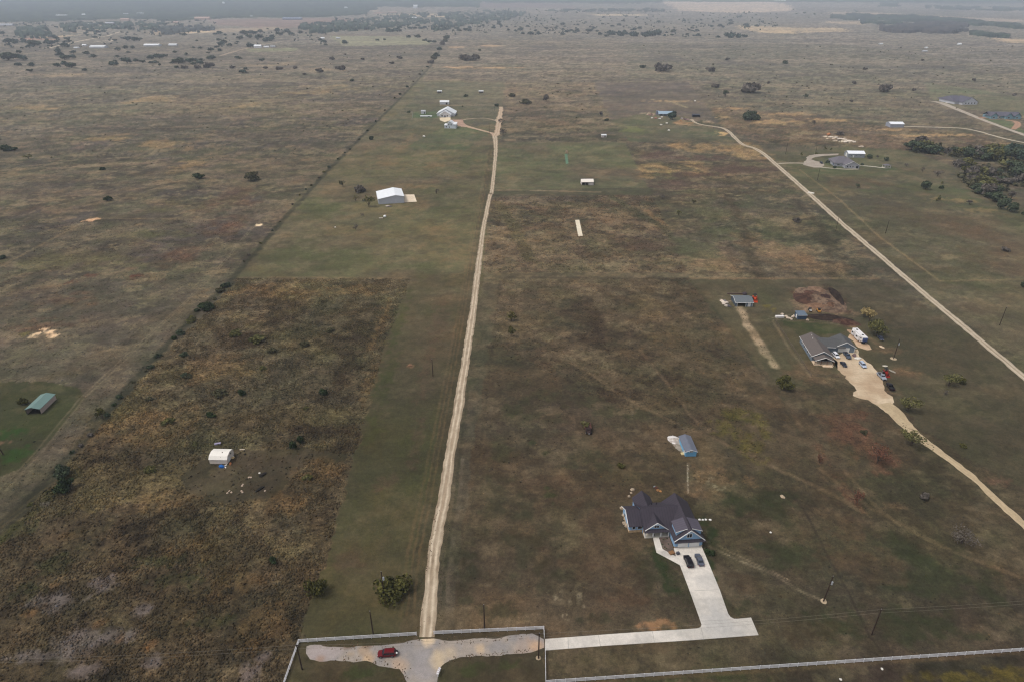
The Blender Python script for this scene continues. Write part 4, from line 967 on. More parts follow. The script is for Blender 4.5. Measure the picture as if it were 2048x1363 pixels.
MB().prism([(0, .05), (4.1, .05), (4.1, 3.0), (0, 2.4)], .05, 4.6, 'x').build('wall', mat('navy_siding', S(58, 76, 98), .75, .06), B)
MB().slab([(-.2, -.25, 2.5), (4.9, -.25, 2.5), (4.9, 4.4, 3.15), (-.2, 4.4, 3.15)], .12).build('roof', mat('blue_grey_roof', S(96, 110, 124), .7, .08), B)
rake(MB(), [(-.2, -.27, 2.45), (4.9, -.27, 2.45)], .07).build('fascia', M_TRIM, B); door(B, 'L', 2, 1.2, 2.0, .05)

# ---- grey hip-roofed house and its workshop, right of the far road
def hip(mb, x0, x1, y0, y1, ze, zr, ins, t=.18):
    ym = (y0 + y1) / 2
    mb.slab([(x0, y0, ze), (x1, y0, ze), (x1 - ins, ym, zr), (x0 + ins, ym, zr)], t)
    mb.slab([(x0 + ins, ym, zr), (x1 - ins, ym, zr), (x1, y1, ze), (x0, y1, ze)], t)
    mb.slab([(x0, y1, ze), (x0, y0, ze), (x0 + ins, ym, zr)], t); mb.slab([(x1, y0, ze), (x1, y1, ze), (x1 - ins, ym, zr)], t)
    return mb
M_STGREY = mat('grey_stone_wall', S(168, 168, 176), .85, .1, 1.0)
M_GSH = mat('grey_shingle', S(106, 102, 108), .85, .1, 2.0)
loc, rot = frame_of(1667, 333, -8)
B = thing('hip_roofed_house', 'large grey stone house with hip roof in front of the white-roofed workshop', 'house', loc, rot)
w = MB(); w.box(.6, 18, .6, 20, 0, 3.2); gwall(w, 8.5, 22, -7, 12, 3.2, 6.4, 'y'); w.build('wall', M_STGREY, B)
hip(MB(), 0, 18.6, 0, 22, 3.1, 8.2, 7).build('roof', M_GSH, B)
groof(MB(), 7.9, 22.6, -7.6, 13, 3.05, 7.0, 'y').build('gable_roof', M_GSH, B)
rake(MB(), [(7.9, -7.7, 2.95), (15.25, -7.7, 6.9), (22.6, -7.7, 2.95)], .16).build('rake_trim', M_TRIM, B)
for a in (11, 13.5, 16): window(B, 'F', a, 1.7, 1.1, 1.6, -7, False)
panel(MB(), 'F', 20, 1.2, 2.2, 2.3, -7).build('patio_recess', M_GLASS, B)
panel(MB(), 'L', 4, 1.5, 3, 2.4, .6).build('garage_door', mat('dark_blue_door', S(70, 86, 108), .6, .05), B)
window(B, 'F', 4.5, 1.7, 2.2, 1.5, .6)
loc, rot = frame_of(1695.5, 315.3, -5)
B = thing('metal_workshop', 'grey metal workshop with bright white roof behind the hip-roofed house', 'workshop', loc, rot)
gwall(MB(), 0, 17, 0, 11, 4.1, 5.9, 'x').build('wall', mat('grey_metal_wall', S(150, 154, 162), .5, .05, .6, stripe=(.9, 'x', .93)), B)
groof(MB(), -.3, 17.3, -.4, 11.4, 4.1, 6.1, 'x').build('roof', mat('white_roof', S(240, 242, 246), .4, .03, .5, stripe=(.9, 'x', .96)), B)
for a in (3.5, 8, 13): window(B, 'F', a, 2.2, .9, 1.0, 0, False)
door(B, 'F', 5.5, 1.1, 2.1, 0); panel(MB(), 'L', 5.5, 1.9, 3.6, 3.6, 0).build('roller_door', M_TRIM, B)
loc, rot = frame_of(1769, 336.5, 0)
B = thing('gazebo', 'small grey-roofed gazebo at the end of the pale garden path', 'gazebo', loc, rot)
hip(MB(), -.3, 6.3, -.3, 5.3, 2.5, 3.6, 2.4, .12).build('roof', M_GSH, B)
for x in (.2, 5.8):
    for y in (.2, 4.8): MB().box(x - .12, x + .12, y - .12, y + .12, .1, 2.5).build('post', M_TRIM, B)
MB().box(-.4, 6.4, -.4, 5.4, 0, .12).build('floor', M_CONC, B)

# ---- white farmstead at the head of the lane
M_PLW = mat('plaster_white', S(216, 216, 222), .6, .05, .5)
loc, rot = frame_of(879.5, 235, -2)
B = thing('white_farmhouse', 'big white farmhouse with wide white roof at the head of the lane', 'house', loc, rot)
w = MB(); gwall(w, 0, 15.5, 0, 20, 3.6, 8, 'y', None); gwall(w, -5, 20, 9, 34, 3.6, 9.6, 'y', 7.7); w.build('wall', M_PLW, B)
groof(MB(), -.8, 16.3, -1, 22, 3.5, 8.5, 'y').build('roof', M_WHITE_Y, B)
groof(MB(), -6, 21, 8, 35, 3.5, 10.2, 'y', 7.7).build('rear_roof', M_WHITE_Y, B)
for a in (3.5, 11): window(B, 'F', a, 2, 2.2, 2, 0)
panel(MB(), 'F', 7.5, 1.4, 3, 2.6, 0).build('door', mat('grey_door', S(120, 122, 130), .6, .05), B)
loc, rot = frame_of(889, 257, -4)
B = thing('white_cottage', 'tall two storey white cottage in front of the white farmhouse', 'cottage', loc, rot)
w = MB(); w.box(0, 5, 0, 8, 0, 4); gwall(w, 4, 11, -.5, 12, 6, 8.6, 'y'); w.box(11, 15.5, -1.5, 9, 0, 5.4); w.build('wall', mat('cottage_white', S(210, 216, 224), .6, .05, stripe=(.5, 'x', .95)), B)
groof(MB(), 3.4, 11.6, -1, 12.6, 5.9, 9, 'y').build('roof', M_WHITE_Y, B)
m = MB(); m.slab([(-.4, -.5, 4), (5, -.5, 4), (5, 8.4, 4.8), (-.4, 8.4, 4.8)], .15); m.slab([(10.8, -2, 5.3), (16, -2, 5.3), (16, 9.4, 6.6), (10.8, 9.4, 6.6)], .15); m.build('lean_to_roof', M_WHITE, B)
for a, z, pos in ((6, 4.6, -.5), (9, 4.6, -.5), (6.5, 1.6, -.5), (2.5, 2, 0)): window(B, 'F', a, z, 1.2, 1.5, pos, False)
def small_shed(px, py, L, D, h, name, label, wall, roofm, open_front=False, ang=0, cat='shed'):
    loc, rot = frame_of(px, py, ang)
    B = thing(name, label, cat, loc, rot)
    if open_front:
        w = MB(); w.box(0, L, D - .2, D, 0, h); w.box(0, .2, 0, D - .2, 0, h * .95); w.box(L - .2, L, 0, D - .2, 0, h * .95); w.build('wall', wall, B)
        MB().slab([(-.3, -.5, h + .1), (L + .3, -.5, h + .1), (L + .3, D + .3, h + .7), (-.3, D + .3, h + .7)], .2).build('roof', roofm, B)
    else:
        gwall(MB(), 0, L, 0, D, h, h + D * .22, 'x').build('wall', wall, B)
        groof(MB(), -.4, L + .4, -.5, D + .5, h, h + D * .22 + .2, 'x').build('roof', roofm, B)
        panel(MB(), 'F', L * .75, h * .4, min(3, L * .2), h * .75, 0).build('door', M_GLASS, B)
    return B
small_shed(880, 209.3, 14, 9, 3.6, 'white_outbuilding', 'white metal outbuilding just behind the white farmhouse', M_PLW, M_WHITE)
small_shed(874.2, 186.8, 8, 7, 3.2, 'open_field_shed', 'open field shed on the left of the two, behind the farmhouse', M_CRW, M_WHITE, True)
small_shed(957.5, 186.9, 8, 7, 3.2, 'open_field_shed', 'open field shed on the right of the two, behind the farm lane', M_CRW, M_WHITE, True)
small_shed(842.5, 228, 6, 5, 3.6, 'garden_shed', 'small pale garden shed on the green lawn beside the farmhouse', M_PLW, mat('pale_roof', S(190, 190, 196), .5, .05))
small_shed(841, 234, 16, 2, 1.0, 'white_planter', 'long low white planter box at the edge of the farmhouse lawn', M_PLW, M_WHITE, cat='planter')

# ---- homes further out
M_CW = mat('pale_stone_wall', S(196, 196, 204), .7, .06, .5)
M_DKS = mat('dark_shingle', S(92, 90, 100), .85, .08, 1.0)
loc, rot = frame_of(1912, 209.4, 6)
B = thing('pale_stone_house', 'pale stone house with dark hip roof at the end of the far right drive', 'house', loc, rot)
w = MB(); w.box(0, 20, 4, 40, 0, 4); gwall(w, 7, 33, -4, 22, 4, 10.2, 'y', 22); w.build('wall', M_CW, B)
hip(MB(), -1, 24, 3, 46, 3.9, 10.5, 6).build('roof', M_DKS, B)
groof(MB(), 6, 34, -4.4, 24, 3.8, 10.7, 'y', 22).build('gable_roof', M_DKS, B)
for a in (13, 18, 23, 28): window(B, 'F', a, 2.2, 1.6, 2, -4, False)
M_TEALW = mat('teal_siding', S(126, 158, 170), .7, .06)
loc, rot = frame_of(1981, 238, -4)
B = thing('teal_house', 'long teal house with three gables at the right edge of the pasture', 'house', loc, rot)
w = MB(); w.box(0, 42, 4, 20, 0, 3.6)
for x in (0, 20, 31): gwall(w, x, x + 9, 0, 16, 3.6, 7.5, 'y')
w.build('wall', M_TEALW, B)
groof(MB(), -.6, 42.6, 3, 21, 3.5, 8, 'x').build('roof', M_DKS, B)
for x in (0, 20, 31): groof(MB(), x - .6, x + 9.6, -.8, 14, 3.5, 8.0, 'y').build('gable_roof', M_DKS, B)
for a in (4, 14, 24, 35): window(B, 'F', a, 1.8, 2.4, 1.8, 0 if a in (4, 24, 35) else 4)
panel(MB(), 'F', 12, 1.8, 5, 3, 4).build('garage_door', M_TRIM, B)
loc, rot = frame_of(1780, 255.3, -2)
B = thing('pole_barn', 'white-roofed grey barn beside the long pale track across the tan grass', 'barn', loc, rot)
gwall(MB(), 0, 17.5, 0, 13, 4.3, 6, 'x').build('wall', mat('blue_grey_metal', S(156, 160, 172), .5, .05, .6, stripe=(1.0, 'x', .93)), B)
groof(MB(), -.3, 17.8, -.4, 13.4, 4.3, 6.3, 'x').build('roof', mat('white_roof', S(240, 242, 246), .4), B)
panel(MB(), 'R', 5, 2, 4, 3.6, 17.5).build('roller_door', M_TRIM, B)
loc, rot = frame_of(1317.5, 232.2, -3)
B = thing('blue_roofed_house', 'low house with pale blue roof beside a round dark tree and scattered junk', 'house', loc, rot)
w = MB(); w.box(0, 18, 3, 15, 0, 3); w.box(-2, 2, 10, 16, 0, 5); w.build('wall', mat('house_wall_grey', S(120, 124, 140), .7, .06), B)
groof(MB(), -.6, 22, -1, 16, 2.9, 5.6, 'x').build('roof', mat('pale_blue_roof', S(150, 170, 186), .4, .05), B)
for x in (.3, 6, 12, 17.5): MB().box(x - .15, x + .15, -.6, -.3, 0, 2.8).build('porch_post', M_TRIM, B)
for a in (4, 13): window(B, 'F', a, 1.6, 2, 1.4, 3)
small_shed(1385.5, 234.8, 10, 6, 3, 'dark_shed', 'low dark open shed right of the round tree and junk', mat('dark_metal', S(64, 66, 76), .6, .05), mat('dark_metal', S(64, 66, 76)), True)

# ------------------------------------------------------------------ vehicles (local x points forward)
M_TYRE = mat('tyre_rubber', S(30, 30, 32), .9, .1)
M_RIM = mat('wheel_rim', S(150, 152, 156), .35, .1, metal=.6)
M_LAMP = mat('lamp_lens', S(220, 220, 216), .2, .05)
M_TAIL = mat('tail_lens', S(140, 28, 26), .3, .05)
M_PLASTIC = mat('black_plastic', S(34, 34, 36), .7, .1)
def paint(name, col): return mat('paint_' + name, col, .4, .04, 1.0, spec=.2, coat=.08)
def wheel(par, x, y, r, w_, dirn):
    t = MB(); t.tube([(x, y - w_ / 2, r), (x, y + w_ / 2, r)], r, 14)
    o = t.build('wheel', M_TYRE, par, bevel=.03)
    MB().tube([(x, y + dirn * (w_ / 2 - .02), r), (x, y + dirn * (w_ / 2 + .02), r)], r * .62, 10).build('rim', M_RIM, o)
def ring(x, hw, z0, z1, rd=.12):
    return [(x, -hw + rd, z0), (x, hw - rd, z0), (x, hw, z0 + rd), (x, hw, z1 - rd), (x, hw - rd * 1.3, z1), (x, -hw + rd * 1.3, z1), (x, -hw, z1 - rd), (x, -hw, z0 + rd)]
def car(kind, col, pname, rear, front, name, label, cat='car', group=None, L=None, glass=None):
    a, b = G(*rear), G(*front)
    c = ((a[0] + b[0]) / 2, (a[1] + b[1]) / 2, 0.03)
    Rt = thing(name, label, cat, c, math.atan2(b[1] - a[1], b[0] - a[0]), group)
    P = paint(pname, col)
    if kind == 'sedan': L, W, H, belt, hood = L or 4.8, .92, 1.45, .95, .82
    elif kind == 'suv': L, W, H, belt, hood = L or 4.8, .97, 1.75, 1.08, 1.0
    else: L, W, H, belt, hood = L or 5.7, 1.0, 1.85, 1.2, 1.12
    h = L / 2
    if kind == 'pickup':
        m = MB(); xb = -.03 * L
        m.loft([ring(xb, W, .38, belt), ring(.2 * L, W, .36, belt), ring(.24 * L, W, .36, hood + .04), ring(.44 * L, W * .97, .36, hood), ring(h - .08, W * .93, .38, hood - .12), ring(h, W * .86, .42, hood - .3)])
        m.build('body', P, Rt, bevel=.03)
        bed = MB(); bed.box(-h, xb, -W, W, .42, .7); bed.box(-h, xb, -W, -W + .12, .7, belt); bed.box(-h, xb, W - .12, W, .7, belt); bed.box(-h, -h + .1, -W + .12, W - .12, .7, belt); 
        bo = bed.build('bed', P, Rt, bevel=.02)
        MB().box(-h + .1, xb - .02, -W + .12, W - .12, .7, .74).build('bed_liner', M_PLASTIC, bo)
        r0, r1, f1, f0 = xb + .05, xb + .15, .13 * L, .24 * L
    elif kind == 'suv':
        m = MB(); m.loft([ring(-h, W * .88, .5, belt - .1), ring(-h + .1, W * .95, .36, belt), ring(-.1 * L, W, .32, belt + .03), ring(.2 * L, W, .32, belt), ring(.25 * L, W, .32, hood + .02), ring(.42 * L, W * .96, .34, hood - .08), ring(h - .07, W * .9, .36, hood - .2), ring(h, W * .82, .42, hood - .36)])
        m.build('body', P, Rt, bevel=.03)
        r0, r1, f1, f0 = -h + .08, -h + .32, .1 * L, .26 * L
    else:
        m = MB(); m.loft([ring(-h, W * .84, .5, belt - .16), ring(-h + .12, W * .93, .34, belt - .04), ring(-.3 * L, W, .3, belt), ring(.16 * L, W, .3, belt - .02), ring(.22 * L, W, .3, hood + .04), ring(.42 * L, W * .95, .32, hood - .08), ring(h - .08, W * .88, .34, hood - .2), ring(h, W * .8, .4, hood - .3)])
        m.build('body', P, Rt, bevel=.03)
        r0, r1, f1, f0 = -.36 * L, -.2 * L, .06 * L, .23 * L
    # cabin
    tw = W * .78; bw = W * .95
    cb = MB(); cb.loft([[(r0, -bw, belt - .06), (r0, bw, belt - .06), (f0, bw, belt - .08), (f0, -bw, belt - .08)],
                        [(r1, -tw, H - .05), (r1, tw, H - .05), (f1, tw, H - .04), (f1, -tw, H - .04)],
                        [(r1 + .12, -tw + .12, H), (r1 + .12, tw - .12, H), (f1 - .1, tw - .12, H), (f1 - .1, -tw + .12, H)]])
    cb.build('cabin', P, Rt, bevel=.03)
    def quad(name_, p, par=Rt, m_=None):                   # thin glass plate just proud of the cabin side
        q = [Vector(v) for v in p]; n = (q[1] - q[0]).cross(q[3] - q[0]).normalized() * .025
        k = MB(); k.loft([[v - n for v in q], [v + n for v in q]]); return k.build(name_, m_ or glass or M_GLASS, par)
    e = lambda t, lo, hi: lo + (hi - lo) * t
    zb, zt = belt + .02, H - .12
    tt = lambda z: (z - (belt - .07)) / (H - .045 - belt + .07)
    wx = lambda z: e(tt(z), bw, tw); xf = lambda z: e(tt(z), f0, f1); xr = lambda z: e(tt(z), r0, r1)
    quad('windscreen', [(xf(zb), -wx(zb) * .9, zb), (xf(zb), wx(zb) * .9, zb), (xf(zt), wx(zt) * .9, zt), (xf(zt), -wx(zt) * .9, zt)])
    quad('rear_window', [(xr(zb), wx(zb) * .88, zb), (xr(zb), -wx(zb) * .88, zb), (xr(zt), -wx(zt) * .88, zt), (xr(zt), wx(zt) * .88, zt)])
    for s_ in (-1, 1):
        xm = (r1 + f1) / 2
        for xa, xb2, xc, xd in ((xr(zb) + .15, xm - .05, xm - .05, xr(zt) + .12), (xm + .05, xf(zb) - .15, xf(zt) - .1, xm + .05)):
            quad('side_window', [(xa, s_ * wx(zb), zb), (xb2, s_ * wx(zb), zb), (xc, s_ * wx(zt), zt), (xd, s_ * wx(zt), zt)])
        MB().box(h - .22, h - .02, s_ * W * .6 - .17, s_ * W * .6 + .17, hood - .36, hood - .2).build('headlight', M_LAMP, Rt)
        MB().box(-h - .02, -h + .14, s_ * W * .72 - .12, s_ * W * .72 + .12, belt - .36, belt - .16).build('tail_light', M_TAIL, Rt)
        MB().box(f0 - .25, f0 - .1, s_ * (W + .1) - .1, s_ * (W + .1) + .1, belt, belt + .14).build('mirror', P, Rt)
        for x in (-.3 * L, .31 * L): wheel(Rt, x, s_ * (W - .1), .36 if kind == 'sedan' else .4, .26, s_)
    MB().box(h - .1, h + .03, -W * .5, W * .5, .42, hood - .4).build('grille', M_PLASTIC, Rt)
    if kind == 'suv':
        for s_ in (-1, 1): MB().tube([(r1 + .2, s_ * tw * .85, H + .05), (f1 - .2, s_ * tw * .85, H + .05)], .03, 5).build('roof_rail', M_PLASTIC, Rt)
    return Rt
red = car('suv', S(98, 8, 17), 'red', (790, 1307.5), (758, 1309.5), 'red_suv', 'red suv with tailgate cargo parked on the gravel turning area', L=4.7)
MB().box(-2.75, -2.35, -.75, .75, .55, .7).build('cargo_rack', M_PLASTIC, red)
for y in (-.3, .3): MB().rock((-2.55, y, .9), .28, (1, 1.2, .8), 3).build('cargo', M_LAMP if y > 0 else M_PLASTIC, red)
car('suv', S(24, 20, 26), 'black', (1381.5, 1136.5), (1371.5, 1112.5), 'black_suv', 'black suv on the concrete driveway, nose to the blue garage doors')
car('sedan', S(84, 88, 100), 'grey', (1402.5, 1132), (1394, 1109.5), 'grey_sedan', 'grey sedan beside the black suv on the concrete driveway', L=4.9)
car('suv', S(222, 222, 226), 'white', (1666.5, 708), (1675.8, 717.5), 'white_suv', 'white suv squeezed between the grey house and the dark pickup')
car('pickup', S(72, 82, 96), 'slate', (1688, 705.5), (1699.8, 720.5), 'slate_pickup', 'slate blue pickup truck in front of the white garage door', 'pickup')
car('sedan', S(48, 50, 58), 'charcoal', (1682, 725), (1691.5, 735.5), 'charcoal_car', 'charcoal car by the porch end of the grey house', L=4.5)
car('suv', S(176, 188, 206), 'silver', (1719, 725), (1730.8, 738.2), 'silver_suv', 'silver suv alone in the middle of the sandy yard', L=4.8)
car('pickup', S(150, 156, 166), 'lightgrey', (1757, 748.5), (1768.5, 760.5), 'silver_pickup', 'silver pickup beside the red tractor at the yard edge', 'pickup')
car('pickup', S(26, 28, 32), 'black', (1785.5, 783.5), (1774.5, 767), 'black_pickup', 'black pickup parked last in line at the yard mouth', 'pickup')
car('sedan', S(56, 60, 74), 'navy', (1757, 673.5), (1764.5, 682.5), 'navy_car', 'dark navy car in the grass under the olive tree by the caravan', L=4.4)
car('suv', S(46, 58, 74), 'dark_blue', (1639.5, 325.5), (1645.5, 329.2), 'dark_blue_suv', 'dark blue suv on the drive of the hip-roofed house', L=5)

# fifth wheel caravan
a, b = G(1705.5, 667), G(1730, 690.5)
T = thing('caravan', 'long white caravan with dark blue nose parked beside the grey house', 'caravan', ((a[0] + b[0]) / 2, (a[1] + b[1]) / 2, 0), math.atan2(b[1] - a[1], b[0] - a[0]))
M_RV = mat('caravan_white', S(226, 222, 220), .45, .05, .8)
M_RVB = mat('caravan_blue', S(58, 70, 108), .4, .08, 1.0)
MB().prism([(-5.6, .6), (3.2, .6), (3.4, 1.5), (5.2, 1.5), (5.2, 3.55), (-5.6, 3.55)], -1.25, 1.25, 'y').build('body', M_RV, T) if False else None
m = MB(); m.loft([[(x, -1.25, z) for x, z in ((-5.6, .6), (3.2, .6), (3.5, 1.5), (5.0, 1.5), (5.0, 3.5), (-5.6, 3.5))], [(x, 1.25, z) for x, z in ((-5.6, .6), (3.2, .6), (3.5, 1.5), (5.0, 1.5), (5.0, 3.5), (-5.6, 3.5))]])
m.build('body', M_RV, T)
m = MB(); m.loft([[(5.0, -1.24, 1.5), (5.0, 1.24, 1.5), (5.0, 1.24, 3.48), (5.0, -1.24, 3.48)], [(5.5, -1.1, 1.55), (5.5, 1.1, 1.55), (5.45, 1.1, 3.1), (5.45, -1.1, 3.1)], [(5.7, -.8, 1.7), (5.7, .8, 1.7), (5.6, .8, 2.7), (5.6, -.8, 2.7)]])
m.build('nose_cap', M_RVB, T, bevel=.05)
MB().box(-5.65, 5.05, -1.3, 1.3, 3.5, 3.6).build('roof', M_RV, T)
for x in (-3.6, 2.2): MB().box(x - .45, x + .45, -.4, .4, 3.6, 3.85).build('roof_unit', M_PLASTIC, T, bevel=.06)
for y, x0, x1 in ((-1.9, -1.4, 2.4), (-1.75, -5, -3)): MB().box(x0, x1, y, -1.24, .8, 3.1).build('slide_out', M_RV, T)
for x, z, ww in ((-4.0, 2.2, 1.1), (.5, 2.2, 1.6), (-2.2, 2.2, .8), (3.4, 2.6, .9)):
    panel(MB(), 'F', x, z, ww, .7, -1.9 if x == .5 else (-1.75 if x == -4.0 else -1.25), -.01, .04).build('window', M_GLASS, T)
panel(MB(), 'F', -1.75 - .4, 1.3, .6, 1.4, -1.25, 0, .05).build('door', M_RVB, T)
MB().box(-5.5, 3.1, -1.27, 1.27, 1.25, 1.45).build('stripe', mat('dark_stripe', S(96, 90, 100), .5, .05), T)
for x in (-1.9, -.9):
    for s_ in (-1, 1): wheel(T, x, s_ * 1.12, .4, .25, s_)
MB().box(4.2, 4.5, -.9, .9, 0, 1.5).build('landing_leg', M_PLASTIC, T)

def tractor(rear, front, col, name, label, s=1.0, loader=True):
    a, b = G(*rear), G(*front)
    T = thing(name, label, 'tractor', ((a[0] + b[0]) / 2, (a[1] + b[1]) / 2, 0), math.atan2(b[1] - a[1], b[0] - a[0]))
    P = paint(name, col)
    m = MB(); m.loft([[(x, -w_, z0), (x, w_, z0), (x, w_ * .9, z1), (x, -w_ * .9, z1)] for x, w_, z0, z1 in ((-.1, .45, .7, 1.5), (.6, .42, .7, 1.55), (1.5, .38, .7, 1.4), (1.75, .32, .75, 1.2))])
    m.build('bonnet', P, T, bevel=.06)
    MB().box(-1.3, .2, -.55, .55, .6, 1.0).build('chassis', M_PLASTIC, T)
    for s_ in (-1, 1):
        m = MB(); m.prism([(-1.7, 1.15), (-1.4, 1.6), (-.6, 1.65), (-.2, 1.2), (-.3, 1.1), (-.65, 1.5), (-1.35, 1.45), (-1.6, 1.1)], s_ * .55, s_ * 1.0, 'y'); m.build('mudguard', P, T)
        wheel(T, -1.0, s_ * .8, .78, .42, s_); wheel(T, 1.3, s_ * .72, .48, .3, s_)
        MB().box(-1.45, -1.35, s_ * .5 - .05, s_ * .5 + .05, 1.0, 2.6).build('roll_bar', M_PLASTIC, T)
        if loader: MB().tube([(.1, s_ * .62, 1.3), (1.4, s_ * .62, 1.5), (2.6, s_ * .62, .6)], .09, 5).build('loader_arm', P, T)
    MB().box(-1.7, .1, -.7, .7, 2.55, 2.68).build('canopy', M_PLASTIC, T, bevel=.04)
    MB().box(-1.0, -.6, -.28, .28, 1.0, 1.5).build('seat', M_PLASTIC, T)
    if loader:
        m = MB(); m.prism([(2.5, .15), (3.3, .1), (3.2, .2), (2.65, .3), (2.65, .85), (2.5, .85)], -.95, .95, 'y'); m.build('bucket', P, T)
    T.scale = (s, s, s)
    return T
tractor((1507, 594), (1511, 605.5), S(196, 72, 34), 'orange_tractor', 'bright orange tractor with loader beside the detached garage', 1.2)
tractor((1767, 741.5), (1775, 753.5), S(140, 36, 26), 'red_tractor', 'red tractor with front loader behind the silver pickup', 1.0)
# small machines by the heap
a = G(1619.5, 622)
T = thing('utility_buggy', 'small black utility buggy with white hood beside the navy shed', 'buggy', (*a, 0), R(-95))
MB().loft([ring(-1.5, .7, .4, .9), ring(.3, .7, .4, .9), ring(1.5, .62, .45, .85)]).build('body', M_PLASTIC, T, bevel=.03)
MB().box(.5, 1.5, -.6, .6, .86, .95).build('hood', M_LAMP, T)
MB().box(-.7, .5, -.7, .7, 1.8, 1.9).build('canopy', M_PLASTIC, T)
for x in (-.65, .45):
    for y in (-.65, .65): MB().box(x - .04, x + .04, y - .04, y + .04, .9, 1.8).build('post', M_PLASTIC, T)
for x in (-1.0, 1.0):
    for s_ in (-1, 1): wheel(T, x, s_ * .65, .34, .26, s_)
a = G(1637, 623.5)
T = thing('skid_loader', 'yellow and black skid loader with bucket by the dug earth', 'loader', (*a, 0), R(80))
P = paint('yellow', S(206, 150, 70))
MB().box(-1.5, 1.0, -.7, .7, .4, 1.2).build('body', P, T, bevel=.05)
MB().box(-.9, .7, -.6, .6, 1.2, 2.1).build('cab', M_PLASTIC, T, bevel=.05)
for s_ in (-1, 1):
    MB().tube([(-1.4, s_ * .85, 1.6), (.8, s_ * .85, 1.5), (1.7, s_ * .85, .6)], .1, 5).build('loader_arm', P, T)
    for x in (-.85, .65): wheel(T, x, s_ * .85, .42, .32, s_)
MB().prism([(1.5, .1), (2.4, .1), (2.3, .22), (1.65, .3), (1.65, .85), (1.5, .85)], -.95, .95, 'y').build('bucket', P, T)
# rusted out truck chassis in the pasture
a, b = G(1174, 849), G(1178, 870)
T = thing('rusty_truck', 'rusty brown derelict flatbed truck abandoned in the centre pasture', 'truck', ((a[0] + b[0]) / 2, (a[1] + b[1]) / 2, 0), math.atan2(b[1] - a[1], b[0] - a[0]))
M_RUST = mat('rust', S(96, 64, 54), .9, .3, 1.5, dirt=(S(60, 40, 34), 2.0, .8)); M_RUST2 = mat('dark_rust', S(52, 38, 36), .9, .25, 1.5)
MB().box(-3.2, .9, -1.25, 1.25, .75, .9).build('flatbed', M_RUST, T)
for s_ in (-1, 1): MB().box(-3.2, .9, s_ * 1.25 - .08, s_ * 1.25 + .08, .9, 1.5).build('side_board', M_RUST, T)
MB().box(-3.25, -3.1, -1.25, 1.25, .9, 1.4).build('tail_board', M_RUST, T)
MB().loft([ring(1.0, 1.05, .5, 1.9), ring(1.9, 1.05, .5, 1.95), ring(2.2, 1.0, .5, 1.3)]).build('cab', M_RUST2, T, bevel=.05)
MB().loft([ring(2.2, .75, .5, 1.25), ring(3.2, .6, .5, 1.05), ring(3.4, .5, .55, .9)]).build('bonnet', M_RUST2, T, bevel=.04)
MB().box(3.3, 3.45, -.25, .25, .6, .85).build('radiator', M_LAMP, T)
for x in (-2.2, 2.5):
    for s_ in (-1, 1): wheel(T, x, s_ * 1.0, .45, .25, s_)
for y in (-.5, .4): MB().box(-2.8, .4, y - .2, y + .2, .9, 1.15).build('load', M_RUST2, T)

# ------------------------------------------------------------------ poles and wires
M_POLE = mat('creosote_pole', S(58, 44, 36), .9, .2, 3.0)
M_CAN = mat('transformer_grey', S(176, 178, 182), .5, .05)
POLE_TOPS = {}
def pole(px, py, top, label, xarm=False, can=False, name='utility_pole', pad_=False, tilt=0.0, dots=False):
    h = height_at(px, py, top); x, y = G(px, py)
    T = thing(name, label, 'utility pole', (x, y, 0), 0, 'wooden utility poles')
    T.rotation_euler = (0, R(tilt), 0)
    MB().tube([(0, 0, -.3), (0, 0, h * .5), (0, 0, h)], [.20, .17, .13], 8).build('shaft', M_POLE, T)
    MB().tube([(0, 0, h - .5), (0, -.01, h + .12)], .06, 6).build('insulator', M_CAN, T)
    if xarm: MB().box(-.9, .9, -.07, .07, h - .35, h - .2).build('crossarm', M_POLE, T)
    if can:
        MB().tube([(.38, 0, h * .68), (.38, 0, h * .68 + 1.0)], .28, 10).build('transformer', M_CAN, T)
        MB().tube([(.38, 0, h * .68 + 1.0), (.38, 0, h * .68 + 1.3)], .06, 6).build('bushing', M_CAN, T)
    POLE_TOPS[(px, py)] = (x, y, h)
    return T
pole(604.5, 1338, 1288, 'utility pole left of the red suv, just inside the fence corner', xarm=True)
pole(746.5, 1267, 1221, 'thin utility pole behind the fence, left of the lane mouth')
pole(769, 1193, 1142, 'utility pole rising out of the big yellow-green bush', can=True)
pole(969, 1256, 1208, 'utility pole behind the fence, right of the lane mouth')
pole(1077, 1315, 1265, 'utility pole where the concrete drive meets the gravel road', xarm=True)
pole(1743, 1268, 1217, 'utility pole in the bottom right pasture above the long fence', xarm=True)
pole(1647, 1201, 1151, 'thick utility pole with white transformer, right of the concrete driveway', can=True, tilt=2.5)
pole(866, 752, 717, 'utility pole just left of the lane, halfway up')
pole(1787, 717, 677, 'utility pole with transformer in a sandy ring beside the grey house yard', can=True)
pole(1999, 650, 614, 'utility pole near the right edge beyond the far road')
pole(1771, 467, 441, 'utility pole in the pasture right of the far road, below the hollow')
pole(1671, 463, 435, 'utility pole on the near side of the far road')
pole(1635, 360, 336, 'utility pole in front of the hip-roofed house')
pole(1571, 309, 287, 'utility pole left of the house drive, by the far road')
pole(1631, 307, 291, 'utility pole behind the parking loop of the hip-roofed house')
pole(978.5, 268, 251, 'utility pole at the fork below the white farmstead')
pole(989.5, 222, 210, 'utility pole near the end of the farm track')
pole(7, 909, 893, 'utility pole leaning at the left edge beyond the green yard', tilt=-6)
for cx_, cy_, cr_ in ((1787, 717, 1.5), (1647, 1201, 1.0), (1077, 1315, .7)):
    gx_, gy_ = G(cx_, cy_); pad('gravel_patch', None, S(186, 166, 138), S(160, 142, 118), z=.03, rag=.15, pts=[(gx_ + cr_ * math.cos(k * .785), gy_ + cr_ * math.sin(k * .785)) for k in range(8)])
